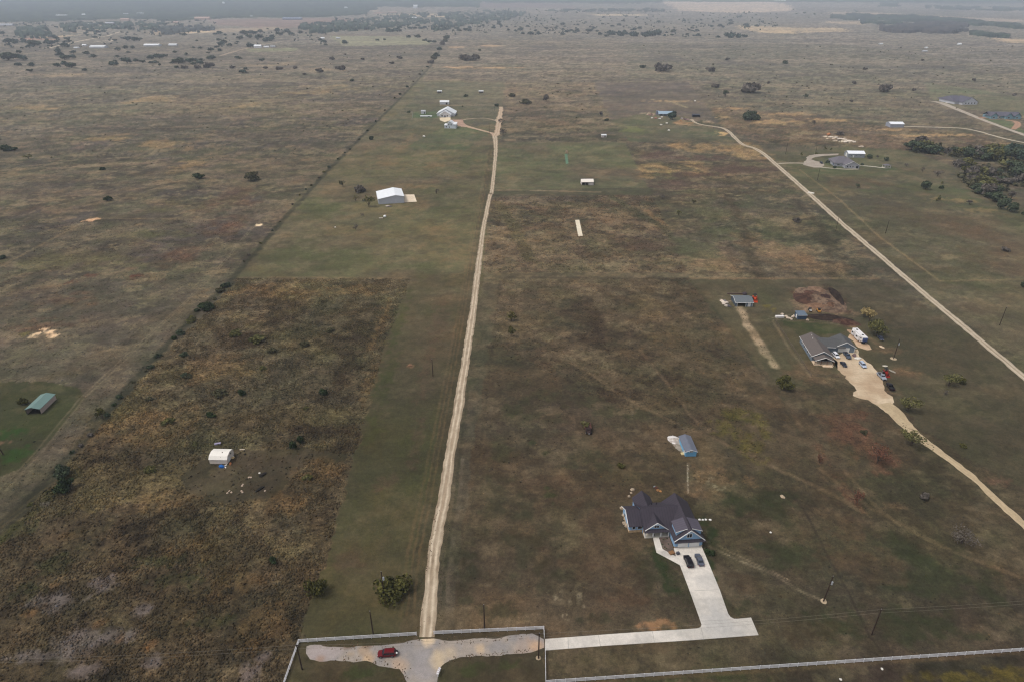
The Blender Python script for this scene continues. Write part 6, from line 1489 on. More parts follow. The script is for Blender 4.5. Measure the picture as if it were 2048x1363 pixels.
# --- near and middle ground, each described by what it stands beside
for a in [
    (784, 1186, 34, 72, 'bush', 'lime', 'big yellow-green bush around the utility pole at the lane mouth', 'bush', 'bush'),
    (634, 1186, 36, 42, 'bush', 'lime', 'rounded yellow-green bush alone in the mown strip by the lane mouth', 'bush', 'bush'),
    (130, 977, 26, 38, 'bush', 'cedar', 'broad dark green bush at the edge of the hedge line, lower left', 'bush', 'bush'),
    (128, 950, 22, 34, 'bush', 'dark', 'dark bush just above the broad green bush, lower left', 'bush', 'bush'),
    (207, 838, 26, 22, 'sparse', 'lime', 'yellowing sapling in the lower hedge line', 'sapling', 'sapling'),
    (48, 808, 16, 18, 'bush', 'lime', 'small yellow bush beside the green-roofed carport', 'bush', 'bush'),
    (648, 788, 14, 16, 'cone', 'cedar', 'lone dark cedar in the right half of the rough field', 'cedar', 'cedar'),
    (484, 789, 14, 16, 'cone', 'cedar', 'lone dark cedar in the middle of the rough field', 'cedar', 'cedar'),
    (422, 833, 12, 18, 'bush', 'cedar', 'low dark cedar left of centre in the rough field', 'cedar', 'cedar'),
    (600, 884, 16, 16, 'cone', 'cedar', 'right hand cedar of the close pair above the mown path', 'cedar', 'cedar'),
    (586, 896, 18, 16, 'cone', 'cedar', 'left hand cedar of the close pair above the mown path', 'cedar', 'cedar'),
    (400, 358, 13, 22, 'round', 'cedar', 'largest dark juniper alone in the left pasture', 'juniper', 'juniper'),
    (216, 402, 10, 19, 'round', 'cedar', 'flat dark juniper below and left of the largest one', 'juniper', 'juniper'),
    (205, 340, 6, 12, 'bush', 'cedar', 'small dark juniper above the flat one in the left pasture', 'juniper', 'juniper'),
    (18, 302, 8, 26, 'bush', 'cedar', 'wide dark juniper at the left edge of the pasture', 'juniper', 'juniper'),
    (6, 517, 6, 14, 'bush', 'dark', 'low dark bush cut by the left edge of the picture', 'bush', 'bush'),
    (58, 318, 10, 18, 'sparse', 'olive', 'thin olive bush right of the wide juniper at the left edge', 'bush', 'bush'),
    (508, 360, 12, 34, 'bush', 'scrub', 'spreading dull green scrub left of the hedge line', 'scrub', 'scrub'),
    (398, 378, 7, 14, 'bare', 'grey', 'bare grey scrub below the largest juniper', 'scrub', 'scrub'),
    (738, 414, 26, 24, 'sparse', 'olive', 'olive tree at the left corner of the metal barn', 'tree', 'tree'),
    (720, 384, 13, 26, 'bush', 'grey', 'purple grey leafless thicket behind the metal barn tree', 'thicket', 'thicket'),
    (712, 403, 14, 13, 'bare', 'olive', 'thin young tree left of the metal barn', 'sapling', 'sapling'),
    (686, 374, 15, 14, 'sparse', 'scrub', 'small tree between the hedge line and the metal barn', 'tree', 'tree'),
    (873, 388, 11, 12, 'bare', 'grey', 'small bare tree right of the barn apron', 'sapling', 'sapling'),
    (712, 461, 14, 12, 'bare', 'grey', 'bare sapling in the meadow below the barn', 'sapling', 'sapling'),
    (725, 434, 8, 8, 'bare', 'grey', 'tiny bare sapling left of the scrap below the barn', 'sapling', 'sapling'),
    (1022, 642, 20, 24, 'sparse', 'lime', 'upper yellowing sapling of the two right of the lane', 'sapling', 'sapling'),
    (1022, 673, 24, 18, 'sparse', 'lime', 'lower yellowing sapling of the two right of the lane', 'sapling', 'sapling'),
    (1565, 775, 30, 38, 'round', 'lime', 'bushy yellow-green tree at the end of the limestone trail', 'tree', 'tree'),
    (1814, 821, 36, 42, 'sparse', 'olive', 'spindly olive tree right of the sandy yard mouth', 'tree', 'tree'),
    (1821, 890, 38, 44, 'sparse', 'olive', 'olive tree overhanging the left side of the gravel drive', 'tree', 'tree'),
    (1897, 771, 28, 36, 'sparse', 'olive', 'olive tree in the pasture between drive and far road', 'tree', 'tree'),
    (1922, 765, 14, 20, 'bush', 'lime', 'low yellow bush right of the pasture olive tree', 'bush', 'bush'),
    (1752, 672, 36, 36, 'round', 'olive', 'full olive green tree behind the caravan', 'tree', 'tree'),
    (1727, 634, 22, 20, 'sparse', 'gold', 'tall straw coloured bush behind the caravan, left of the pair', 'bush', 'bush'),
    (1738, 644, 26, 22, 'sparse', 'gold', 'tall straw coloured bush next to the olive tree, right of the pair', 'bush', 'bush'),
    (1754, 925, 42, 46, 'bare', 'red', 'rust red leafless thicket above the fork in the pasture tracks', 'thicket', 'thicket'),
    (1712, 1010, 34, 22, 'bare', 'red', 'slim rust red thicket below the larger red one', 'thicket', 'thicket'),
    (1638, 925, 22, 14, 'bare', 'red', 'small rust red brush left of the larger red thicket', 'thicket', 'thicket'),
    (1850, 998, 14, 18, 'bush', 'grey', 'dark leafless bush left of the gravel drive bend', 'bush', 'bush'),
    (1922, 1085, 34, 52, 'bare', 'grey', 'wide leafless grey tree in the lower right pasture', 'tree', 'tree'),
    (1727, 866, 9, 14, 'bush', 'scrub', 'tiny dark bush above the rust red thicket', 'bush', 'bush'),
    (1890, 788, 10, 12, 'bare', 'grey', 'bare brush left of the ridge in the pasture', 'scrub', 'scrub'),
    (2046, 575, 12, 12, 'round', 'dark', 'dark bush cut by the right edge beyond the far road', 'bush', 'bush'),
    (2010, 502, 10, 16, 'bush', 'grey', 'grey bush in a bare ring right of the far road', 'bush', 'bush'),
    (1974, 1003, 8, 12, 'bush', 'lime', 'small bright bush right of the gravel drive', 'bush', 'bush') if False else (1926, 893, 8, 14, 'bush', 'lime', 'small bright yellow bush above the gravel drive', 'bush', 'bush'),
    (1502, 240, 18, 36, 'bush', 'dark', 'large dark green bush on the tan grass beyond the far road', 'bush', 'bush'),
    (1628, 250, 11, 12, 'bare', 'grey', 'bare round tree in the tan grass', 'tree', 'tree'),
    (1345, 240, 19, 20, 'round', 'bluegreen', 'round dark tree at the right end of the blue-roofed house', 'tree', 'tree'),
    (1679, 270, 8, 16, 'bush', 'grey', 'grey bush above the white rubble', 'bush', 'bush'),
    (1610, 198, 11, 10, 'sparse', 'dark', 'lone small dark tree in the pasture above the tan grass', 'tree', 'tree'),
    (1450, 194, 14, 12, 'sparse', 'dark', 'lone dark tree beyond the ploughed field corner', 'tree', 'tree'),
    (1432, 176, 8, 16, 'bush', 'grey', 'low grey bush above the ploughed field corner', 'bush', 'bush'),
    (1386, 408, 10, 12, 'sparse', 'scrub', 'upper small tree of the two right of the parcel edge', 'tree', 'tree'),
    (1357, 431, 12, 12, 'sparse', 'olive', 'lower small tree of the two right of the parcel edge', 'tree', 'tree'),
    (1325, 398, 10, 12, 'bare', 'grey', 'bare bush beside the parcel edge', 'bush', 'bush'),
    (1592, 444, 10, 16, 'bush', 'grey', 'grey thicket in the field left of the far road', 'thicket', 'thicket'),
    (1715, 376, 9, 9, 'sparse', 'dark', 'thin young tree below the hip-roofed house', 'sapling', 'sapling'),
    (1738, 318, 10, 13, 'round', 'dark', 'left tree of the three right of the workshop', 'tree', 'tree'),
    (1754, 318, 8, 8, 'sparse', 'grey', 'middle thin tree of the three right of the workshop', 'tree', 'tree'),
    (1772, 322, 9, 10, 'round', 'dark', 'right tree of the three, above the gazebo', 'tree', 'tree'),
    (1602, 314, 10, 7, 'sparse', 'lime', 'yellowing sapling left of the parking loop', 'sapling', 'sapling'),
    (1632, 313, 9, 8, 'sparse', 'lime', 'yellowing sapling inside the parking loop', 'sapling', 'sapling'),
    (1650, 300, 7, 5, 'sparse', 'lime', 'tiny sapling behind the loop, left of two', 'sapling', 'sapling'),
    (1661, 303, 8, 5, 'sparse', 'lime', 'tiny sapling behind the loop, right of two', 'sapling', 'sapling'),
    (1669, 337, 6, 6, 'bush', 'dark', 'dark shrub at the front corner of the hip-roofed house', 'shrub', 'shrub'),
    (1656, 326, 6, 10, 'bush', 'dark', 'dark shrub beside the blue garage door of the hip-roofed house', 'shrub', 'shrub'),
    (1724, 331, 5, 6, 'bush', 'dark', 'small shrub at the near end of the garden path', 'shrub', 'shrub'),
    (1092, 203, 15, 13, 'round', 'grey', 'grey round tree in the meadow right of the farm track', 'tree', 'tree'),
    (1052, 208, 11, 22, 'bush', 'scrub', 'low scrub in the meadow nearest the farm track', 'scrub', 'scrub'),
    (1024, 194, 9, 14, 'bush', 'scrub', 'scrub at the upper left of the meadow right of the farm track', 'scrub', 'scrub'),
    (1202, 231, 9, 8, 'round', 'grey', 'small grey tree at the meadow fence, left of the ploughed field', 'tree', 'tree'),
    (1213, 242, 5, 10, 'bush', 'dark', 'small dark bush at the corner above the green meadow', 'bush', 'bush'),
    (743, 280, 9, 9, 'bush', 'dark', 'dark bush in the meadow left of the farmhouse', 'bush', 'bush'),
    (818, 229, 8, 8, 'sparse', 'dark', 'small tree at the left end of the farmhouse lawn', 'tree', 'tree'),
    (932, 194, 6, 9, 'bush', 'dark', 'dark bush between the two open field sheds', 'bush', 'bush'),
    (1006, 272, 18, 16, 'bare', 'grey', 'bare grey brush right of the fork in the farm track', 'brush', 'brush'),
    (1003, 250, 14, 14, 'bare', 'grey', 'bare grey brush halfway up the farm track', 'brush', 'brush'),
    (994, 213, 6, 10, 'bush', 'dark', 'dark bush at the top end of the farm track', 'bush', 'bush'),
    (925, 216, 5, 4, 'sparse', 'dark', 'young tree between the farmhouse and the upper track', 'sapling', 'sapling'),
    (1133, 1246, 6, 8, 'bush', 'scrub', 'small weed clump below the pale stones right of the lane mouth', 'weed', 'weed') if False else (1243, 933, 10, 18, 'bush', 'lime', 'low yellow-green bush in the pasture left of the small blue shed', 'bush', 'bush'),
    (1172, 852, 10, 22, 'bush', 'olive', 'olive weed bush at the back of the rusty truck', 'bush', 'bush'),
    (1408, 1123, 10, 18, 'bush', 'olive', 'green weed clump along the right edge of the driveway', 'bush', 'bush') if False else (1419, 1107, 13, 20, 'bush', 'cedar', 'bright green shrub right of the garage corner of the blue house', 'shrub', 'shrub'),
    (480, 1125, 6, 14, 'bush', 'dark', 'small dark green bush in the lower rough field', 'bush', 'bush') if False else (546, 1124, 13, 16, 'bush', 'cedar', 'dark green bush at the right side of the lower rough field', 'bush', 'bush'),
]:
    tree(a[0], a[1], a[2], a[3], a[4], a[5], a[6], a[7], a[8])
# --- wooded hollow on the right
hollow = [(1822, 300, 16, 20, 'dark'), (1834, 303, 22, 24, 'dark'), (1848, 304, 24, 26, 'olive'), (1860, 307, 20, 24, 'dark'), (1873, 309, 16, 20, 'bluegreen'), (1826, 294, 14, 16, 'dark'), (1846, 290, 18, 22, 'grey'),
    (1891, 306, 12, 14, 'grey'), (1904, 305, 12, 16, 'dark'), (1926, 310, 16, 22, 'olive'), (1941, 314, 20, 24, 'dark'), (1957, 317, 20, 24, 'grey'), (1970, 320, 24, 26, 'dark'), (1984, 321, 26, 28, 'olive'), (1999, 318, 24, 26, 'dark'),
    (2010, 308, 18, 20, 'olive'), (2021, 311, 26, 24, 'bluegreen'), (2035, 318, 24, 26, 'dark'), (2047, 324, 26, 26, 'bluegreen'), (1960, 304, 14, 20, 'grey'), (1985, 303, 14, 22, 'olive'),
    (1917, 333, 14, 18, 'grey'), (1936, 331, 16, 22, 'olive'), (1928, 347, 17, 16, 'lime'), (1947, 350, 18, 22, 'grey'), (1961, 349, 16, 20, 'olive'), (1976, 349, 16, 22, 'grey'), (1991, 348, 12, 16, 'dark'),
    (2013, 338, 20, 26, 'olive'), (2029, 342, 22, 26, 'dark'), (2036, 354, 22, 26, 'dark'), (2046, 366, 20, 22, 'grey'), (1946, 361, 15, 18, 'grey'), (1960, 364, 14, 20, 'olive'), (1975, 367, 14, 20, 'olive'), (1990, 366, 12, 18, 'grey'), (2003, 364, 12, 16, 'dark'), (2017, 368, 12, 16, 'grey'),
    (1957, 386, 20, 22, 'dark'), (1970, 389, 24, 26, 'grey'), (1983, 390, 22, 24, 'dark'), (1972, 377, 14, 22, 'olive'), (1990, 379, 12, 18, 'olive'), (1982, 398, 16, 18, 'dark'), (1993, 403, 18, 20, 'dark')]
for x, y, t, w_, p in hollow:
    tree(x, y, t * 1.05, w_ * 1.4, 'round' if p != 'grey' else 'bush', p, {'dark': 'dark green tree crowded into the wooded hollow on the right', 'olive': 'dull olive tree crowded into the wooded hollow on the right', 'grey': 'leafless grey-brown tree among the wooded hollow on the right', 'bluegreen': 'blue-green tree at the back of the wooded hollow on the right', 'lime': 'bright lime green tree in the middle of the wooded hollow'}[p],
         'tree', 'tree', {'dark': 'dark trees of the hollow', 'olive': 'olive trees of the hollow', 'grey': 'leafless trees of the hollow', 'bluegreen': 'blue-green trees of the hollow', 'lime': None}[p], 1)
for a in [(2000, 418, 22, 18, 'round', 'dark', 'left hand tree of the dark pair below the wooded hollow'), (2022, 424, 22, 22, 'round', 'dark', 'right hand tree of the dark pair below the wooded hollow'), (2012, 408, 14, 20, 'round', 'dark', 'dark tree joining the pair to the wooded hollow'),
          (2021, 400, 20, 15, 'sparse', 'grey', 'upright grey tree standing behind the dark pair'), (1851, 379, 19, 20, 'round', 'dark', 'largest lone round tree left of the wooded hollow'), (1882, 378, 8, 9, 'round', 'cedar', 'small dark bush right of the largest lone round tree'),
          (1884, 368, 6, 7, 'round', 'olive', 'small olive bush above the small dark one'), (1875, 402, 12, 9, 'cone', 'olive', 'narrow upright tree below the largest lone round tree'), (1938, 409, 10, 13, 'sparse', 'grey', 'small open-branched tree left of the dark pair'),
          (1875, 353, 14, 20, 'bare', 'grey', 'wide bare tree above the small olive bush'), (1844, 345, 12, 10, 'bare', 'grey', 'leaning bare tree above the largest lone tree'), (1812, 334, 8, 11, 'bare', 'grey', 'faint bare tree right of the gazebo'), (2046, 430, 8, 8, 'round', 'dark', 'dark bush at the right edge below the hollow')]:
    tree(*a)
# --- hedge line, each bush by itself
HL = [(893, 78), (890, 84), (886, 90), (880, 100), (872, 113), (868, 119), (862, 127), (855, 135), (845, 143), (840, 150), (827, 164), (815, 175), (800, 190), (790, 197), (770, 222), (752, 244), (735, 263), (718, 280), (700, 300), (690, 306), (676, 319), (658, 335), (648, 345), (638, 356), (622, 372), (612, 380), (600, 391), (585, 410), (560, 444), (545, 462), (522, 487), (498, 511), (488, 523)]
for i, (x, y) in enumerate(HL):
    w_ = 4 + (x * 7 + y * 3) % 4; t = 2 + (x * 5 + y) % 3
    if y < 135: w_ += 8; t += 5
    tree(x, y, t, w_, 'bush', ('dark', 'scrub', 'grey', 'bluegreen')[i % 4] if y < 330 else ('scrub', 'dark', 'olive', 'grey')[i % 4],
         'hedge bush in the distant end of the diagonal hedge line' if y < 200 else 'hedge bush in the long diagonal hedge line left of the meadow', 'hedge_bush', 'hedge bush', 'far hedge bushes' if y < 200 else 'middle hedge bushes', 0 if w_ < 12 else 1)
for i, (x, y, t, w_, p) in enumerate([(452, 574, 12, 30, 'dark'), (440, 584, 12, 22, 'scrub'), (430, 600, 10, 20, 'scrub'), (411, 619, 11, 40, 'cedar'), (393, 622, 9, 20, 'dark'), (362, 668, 16, 36, 'dark'), (349, 677, 10, 20, 'cedar'), (316, 713, 10, 16, 'dark'), (301, 736, 12, 22, 'dark'), (290, 742, 9, 12, 'scrub'), (268, 764, 8, 16, 'scrub'), (240, 795, 12, 20, 'dark'), (228, 810, 10, 16, 'cedar'), (215, 830, 12, 20, 'dark'), (180, 872, 10, 20, 'grey'), (160, 893, 12, 24, 'grey'), (145, 905, 12, 22, 'dark'), (120, 935, 14, 26, 'dark'), (95, 985, 10, 20, 'olive'), (60, 1010, 10, 26, 'olive')]):
    tree(x, y, t * .5, w_ * (.45 + .5 * ((x * 13 + y * 7) % 10) / 10), 'bush', p, {'dark': 'dark low bush in the near end of the hedge line', 'cedar': 'deep green spreading bush in the near end of the hedge line', 'scrub': 'dull brown-green bush in the near end of the hedge line', 'grey': 'bare grey bramble in the near end of the hedge line', 'olive': 'olive bramble beside the two-track in the lower left'}[p], 'hedge_bush', 'hedge bush', p + ' near hedge bushes')
for i, (x, y, w_, p) in enumerate([(440, 787, 30, 'scrub'), (376, 752, 16, 'scrub'), (368, 708, 16, 'dark'), (372, 749, 18, 'dark'), (338, 843, 26, 'olive'), (300, 796, 16, 'scrub'), (514, 680, 30, 'olive'), (608, 688, 22, 'scrub'), (470, 668, 24, 'olive'), (385, 640, 22, 'olive'), (526, 735, 16, 'olive'), (616, 954, 22, 'olive'), (612, 815, 10, 'olive'), (660, 660, 18, 'scrub'), (300, 940, 24, 'olive'), (392, 886, 14, 'olive'), (545, 700, 20, 'scrub')]):
    tree(x, y + 3, 8, w_, 'bush', p, {'olive': 'low green weed clump in the rough tussock field', 'scrub': 'low brownish weed clump in the rough tussock field', 'dark': 'low dark weed clump in the rough tussock field near the hedge'}[p], 'weed_clump', 'weed clump', p + ' weed clumps in the rough field', 1)

# ------------------------------------------------------------------ distant junipers and oaks, one by one
def region(px):
    if px < 170: return 'left'
    return 'centre left'
FARL = [(18, 121, 25), (35, 117, 14), (48, 121, 15), (40, 107, 10), (37, 132, 10), (65, 133, 12), (60, 144, 9), (115, 134, 12), (128, 130, 12), (144, 136, 16), (115, 105, 12), (122, 112, 13), (130, 120, 15), (146, 117, 12), (147, 107, 9), (173, 109, 10), (187, 116, 11), (228, 132, 14), (232, 125, 8), (255, 127, 18), (272, 124, 10), (285, 126, 9), (303, 118, 12), (320, 118, 16), (332, 114, 8), (311, 127, 9), (302, 127, 7), (319, 132, 7), (235, 116, 8), (235, 101, 9), (250, 98, 10), (265, 97, 8), (257, 107, 7), (70, 92, 18), (62, 88, 12), (57, 94, 7), (30, 88, 10), (50, 86, 9), (12, 87, 14), (45, 98, 6), (95, 88, 12), (104, 91, 16), (110, 87, 10), (130, 86, 7), (115, 84, 6), (230, 83, 7), (255, 82, 14), (270, 82, 12), (280, 81, 8), (192, 77, 7), (170, 142, 8), (353, 137, 8), (345, 128, 8), (358, 118, 6), (372, 111, 8), (380, 127, 16), (391, 123, 10), (357, 128, 18), (366, 126, 10), (376, 123, 8), (388, 130, 9), (401, 129, 12), (403, 122, 8), (350, 106, 7), (387, 97, 6), (401, 98, 7), (418, 118, 9), (425, 119, 12), (433, 96, 7), (417, 108, 6), (422, 102, 10), (439, 103, 9), (457, 93, 7), (474, 117, 8), (479, 119, 8), (525, 123, 9), (486, 147, 12), (492, 140, 8), (438, 82, 8), (476, 86, 6), (482, 78, 8), (500, 77, 12), (516, 78, 14), (530, 84, 12), (489, 70, 14), (507, 70, 14), (545, 76, 10), (560, 72, 12), (556, 64, 12), (575, 66, 12), (600, 68, 9), (441, 69, 7), (430, 70, 6), (450, 72, 6), (468, 71, 6), (540, 82, 8), (520, 66, 10), (648, 86, 9), (640, 82, 8), (705, 163, 8), (688, 88, 12), (703, 163, 5), (848, 83, 6), (770, 81, 6), (755, 82, 6), (835, 76, 10), (818, 76, 8), (852, 82, 7), (858, 86, 8), (868, 86, 8), (820, 59, 8), (830, 58, 7), (842, 59, 7), (850, 57, 8), (873, 58, 10), (780, 66, 14), (795, 64, 12), (788, 63, 10)]
for i, (x, y, w_) in enumerate(FARL):
    g = 'pasture' if y > 108 else 'farm belt'
    lab = ('distant dark juniper clump in the open pasture, upper left' if y > 112 else 'distant juniper among the farmsteads, upper left') if x < 340 else ('distant dark juniper in the scattered pasture group left of the hedge line' if y > 90 else 'distant juniper in the oak belt left of the hedge line')
    tree(x, y, max(3.2, w_ * .62), w_ * 1.3, 'round', ('bluegreen', 'dark')[i % 3 == 0], lab, 'juniper', 'juniper', lab[8:48], 0 if w_ < 14 else 1)
rj = random.Random(3)
ZONES = [((2, 150, 52, 96), 22, 'distant oak among the farmsteads at the far left'), ((345, 655, 56, 96), 18, 'distant oak thinly spread around the brown field, upper left'), ((150, 340, 45, 66), 26, 'distant tree in the belt of trees below the left woods'), ((660, 860, 36, 60), 34, 'distant tree in the belt left of the far end of the hedge line'), ((860, 1050, 24, 68), 62, 'distant juniper in the dense stand right of the far end of the hedge line'), ((1050, 1190, 32, 70), 44, 'distant juniper thinly scattered at top centre'), ((1190, 1400, 28, 76), 34, 'distant juniper in the top centre right pasture'), ((1390, 1560, 24, 56), 24, 'distant tree beside the pale stubble field, top right'), ((1560, 1760, 20, 40), 12, 'distant tree on the far plain, top right')]
for (x0, x1, y0, y1), n, lab in ZONES:
    for i in range(n):
        y = y0 + (y1 - y0) * rj.random() ** .8; x = rj.uniform(x0, x1)
        w_ = rj.uniform(4.5, 10.5) * (.65 + .6 * (y - 20) / 50)
        if 860 < x < 1050 and y > 64: y -= 4
        tree(x, y, max(1.8, w_ * .45), w_, 'round', ('bluegreen', 'dark', 'bluegreen')[i % 3], lab, 'juniper' if 'juniper' in lab else 'tree', 'juniper' if 'juniper' in lab else 'tree', lab[8:52], 0)
for a in [(1077, 70, 8, 10), (1046, 69, 5, 10), (1061, 70, 6, 13), (1124, 71, 6, 9), (1253, 70, 6, 9), (1268, 61, 6, 9), (1310, 70, 6, 9), (1330, 73, 5, 8), (1348, 65, 7, 9), (1395, 73, 4, 12), (1436, 76, 5, 9), (1200, 71, 7, 9)]:
    tree(a[0], a[1], a[2], a[3], 'round', 'bluegreen', 'distant rounded juniper along the front edge of the top centre stand', 'juniper', 'juniper', 'front edge junipers', 0)
for x, y, t, w_ in [(1224, 70, 7, 18), (1240, 72, 6, 20), (1270, 73, 8, 20), (1290, 72, 7, 16), (1302, 72, 9, 22), (1316, 70, 10, 20), (1463, 76, 9, 22), (1478, 76, 8, 18), (1489, 75, 5, 12), (1452, 73, 6, 16)]:
    tree(x, y, t, w_, 'bush', 'bluegreen', 'blue-green thicket at the near edge of the top ' + ('right' if x > 1400 else 'centre') + ' junipers', 'thicket', 'thicket', 'thickets ' + ('right' if x > 1400 else 'centre'), 0)
for x, y, t, w_, p, lab in [(940, 122, 9, 26, 'grey', 'long leafless grey thicket in the far pasture right of the hedge line'), (951, 121, 14, 16, 'grey', 'taller grey tree at the right end of the far leafless thicket'), (925, 120, 6, 22, 'grey', 'low left end of the leafless thicket in the far pasture'), (960, 102, 4, 6, 'dark', 'tiny dark juniper above the leafless thicket'),
        (1326, 143, 8, 34, 'grey', 'grey scrub thicket in the pasture above the ploughed field'), (1285, 136, 7, 12, 'dark', 'dark scrub left of the grey thicket above the ploughed field'), (1420, 143, 8, 20, 'grey', 'grey scrub thicket at upper right of the ploughed field'), (1454, 121, 6, 10, 'grey', 'small grey bush in the upper right pasture'), (1570, 128, 8, 12, 'dark', 'small dark bush with scrub in the upper right pasture'), (1730, 140, 6, 10, 'grey', 'grey bush at the upper right, below the white roofs'), (1845, 122, 5, 6, 'grey', 'dark bush by the pale farm track, upper right'),
        (1708, 168, 6, 9, 'grey', 'bare tree left of the pale stone house, farther one'), (1702, 204, 5, 8, 'grey', 'bare tree left of the pale stone house, nearer one'), (1768, 184, 10, 30, 'grey', 'bare grey brush below the far right pasture'), (1828, 182, 7, 8, 'grey', 'small bare tree left of the pale stone house drive'), (1948, 163, 7, 8, 'grey', 'grey bush above the pale stone house'), (2028, 192, 6, 8, 'grey', 'dark bush at the far right above the teal house'), (1536, 168, 6, 7, 'grey', 'small tree in pasture left of the lone dark tree'), (1500, 186, 8, 40, 'grey', 'low brush row beyond the ploughed field corner')]:
    tree(x, y, t, w_, 'bush', p, lab, 'thicket', 'bush', None, 0)
for x, y, w_ in [(800, 118, 12), (783, 128, 10), (725, 120, 8), (665, 120, 12), (690, 110, 6), (640, 145, 16), (610, 150, 8), (680, 140, 20), (590, 138, 10), (560, 140, 14), (530, 138, 10), (465, 137, 12), (418, 136, 22), (396, 137, 14), (370, 137, 14)]:
    tree(x, y, w_ * .4, w_, 'bush', 'grey', 'grey scrub patch along the distant scrub line left of the hedge', 'scrub', 'scrub', 'distant scrub line', 0)

# ------------------------------------------------------------------ distant roofs
FARH = [(194, 96.5, 30, 5, 'white', 'longest white shed with grey panels in the upper left pasture'), (152, 97, 9, 2.6, 'white', 'tiny white hut left of the longest white shed'), (168, 93, 8, 4, 'white', 'white cabin among trees behind the longest white shed'), (122, 33, 23, 3, 'white', 'long white roof at the edge of the left woods'), (167, 32, 7, 4, 'white', 'small bright roof right of the long one in the left woods'), (12, 52, 26, 4, 'grey', 'pale metal roof at the far left edge'), (177, 51, 14, 3, 'white', 'bright white roof in the belt below the left woods'), (218, 49, 17, 4, 'grey', 'pale grey roof right of the bright white roof'), (249, 42, 17, 5, 'tan', 'tan house at the foot of the left woods'),
        (280, 29, 14, 3, 'grey', 'pale row of roofs inside the left woods'), (251, 30, 10, 3, 'grey', 'small pale roof inside the left woods'), (302, 93, 30, 4.5, 'white', 'long white house left of the leafless trees, upper left'), (345, 92, 16, 4, 'white', 'white house right of the leafless trees, upper left'), (515, 96, 14, 6, 'white', 'white farmhouse on the small green lawn, upper left'), (532, 95.5, 9, 3, 'white', 'white shed right of the small green lawn'), (545, 95, 9, 3, 'grey', 'grey shed right of the white shed on the lawn'), (404, 40, 30, 6, 'tan', 'pinkish school-like building beyond the brown field'), (584, 40, 38, 4.5, 'blue', 'long blue-grey roof at the edge of the brown field'), (350, 46, 12, 3, 'tan', 'tan house left of the pinkish building'), (503, 35, 4, 3, 'white', 'tiny white hut at the wood edge above the brown field'),
        (831, 17, 8, 7, 'white', 'tall white house standing out above the far woods'), (692, 19, 6, 5, 'grey', 'grey house in the far woods left of the tall white one'), (447, 9, 4, 5, 'white', 'white house high in the far woods'), (645, 78, 7, 3, 'white', 'white house at the left end of the green-yellow field'), (676, 78, 8, 3, 'grey', 'grey shed at the left end of the green-yellow field'), (828, 37, 10, 2.4, 'white', 'white strip roof in the oak belt, top centre'), (785, 26, 16, 2.2, 'tan', 'pale red roof in the oak belt, top centre'), (1920, 90, 6, 3.4, 'white', 'small white house in the far right pasture'), (1854, 97, 4, 2.6, 'white', 'tiny white hut among far cattle, upper right'), (1763, 89, 6, 2.4, 'white', 'tiny white roof at the start of a pale farm track, upper right'), (1851, 104, 8, 2.0, 'grey', 'long pale trough by the far cattle, upper right'),
        (1560, 3.4, 24, 2.2, 'white', 'white works on the skyline, top right'), (1708, 38.5, 6, 2.4, 'white', 'white roof in front of the far right trees'), (1720, 41, 6, 2.2, 'white', 'second white roof before the far right trees'), (1797, 37.5, 6, 2.4, 'white', 'white roof within the far right tree band'), (1695, 36.5, 16, 1.8, 'white', 'flat white roof at the left end of the far right trees')]
FM = {'white': (S(224, 226, 230), S(236, 238, 240)), 'grey': (S(176, 176, 182), S(190, 192, 198)), 'tan': (S(196, 168, 152), S(186, 156, 142)), 'blue': (S(110, 116, 140), S(140, 150, 172))}
for x, y, w_, h_, c, lab in FARH:
    k = scale_at(x, y); L = w_ / k; X, Y = G(x, y); hh = max(3.6, h_ / k * .9); D = min(max(L * .5, 10), 26)
    T = thing('distant_house' if 'hut' not in lab else 'distant_hut', lab, 'house' if 'hut' not in lab else 'hut', (X - L / 2, Y, float(terr(Y))))
    wm = mat('far_wall_' + c, FM[c][0], .7, .05); rm = mat('far_roof_' + c, FM[c][1], .5, .05)
    gwall(MB(), 0, L, 0, D, hh * .6, hh, 'x').build('wall', wm, T)
    groof(MB(), -.5, L + .5, -.6, D + .6, hh * .6, hh + .4, 'x').build('roof', rm, T)

# ------------------------------------------------------------------ far woods that read as one mass
def woods(px, label, h=8.0, ca=S(58, 70, 54), cb=S(38, 50, 42), nx=160, ny=60, seed=0, gap=.0):
    P = world_poly(px); ys = [p[1] for p in px]
    yy = np.linspace(max(ys), min(ys), ny); V = []; keep = []
    x0, x1 = min(p[0] for p in px), max(p[0] for p in px)
    for y in yy:
        for x in np.linspace(x0, x1, nx): V.append(G(x, y))
    V = np.array(V); X, Y = V[:, 0], V[:, 1]; D = np.hypot(X, Y)
    sc = D * .006
    uu, vv = X / D * 210, (HC - terr(Y)) * 1290 / D / 2.6                 # clump size grows with distance
    jx = (fbm(uu / 2, vv / 2, 3, seed + 1) - .5) * sc * 5; jy = (fbm(uu / 2, vv / 2, 3, seed + 2) - .5) * sc * 14
    ins = inside(P, X + jx, Y + jy)
    n1 = fbm(uu * 1.1, vv * 1.4, 3, seed + 3)
    Z = np.where(ins, h * (.55 + .9 * n1), -.5)
    Z = np.where(ins & (n1 < gap), -.5, Z)
    t = sstep(.3, .7, fbm(uu, vv, 3, seed + 4)); cols = mixc(ca, cb, t) * (.8 + .4 * n1)[:, None]
    ii = np.arange((ny - 1) * nx).reshape(ny - 1, nx)[:, :-1].ravel()
    F = np.stack([ii, ii + 1, ii + nx + 1, ii + nx], 1); F = F[(Z[F] > 0).any(1)]; D = D
    o = link('woodland', np_mesh('woodland', np.stack([X, Y, Z + terr(Y)], 1), F, leaf_mat('leaf_wood', ca), cols))
    return tag(o, label, 'woodland', None, 'stuff')
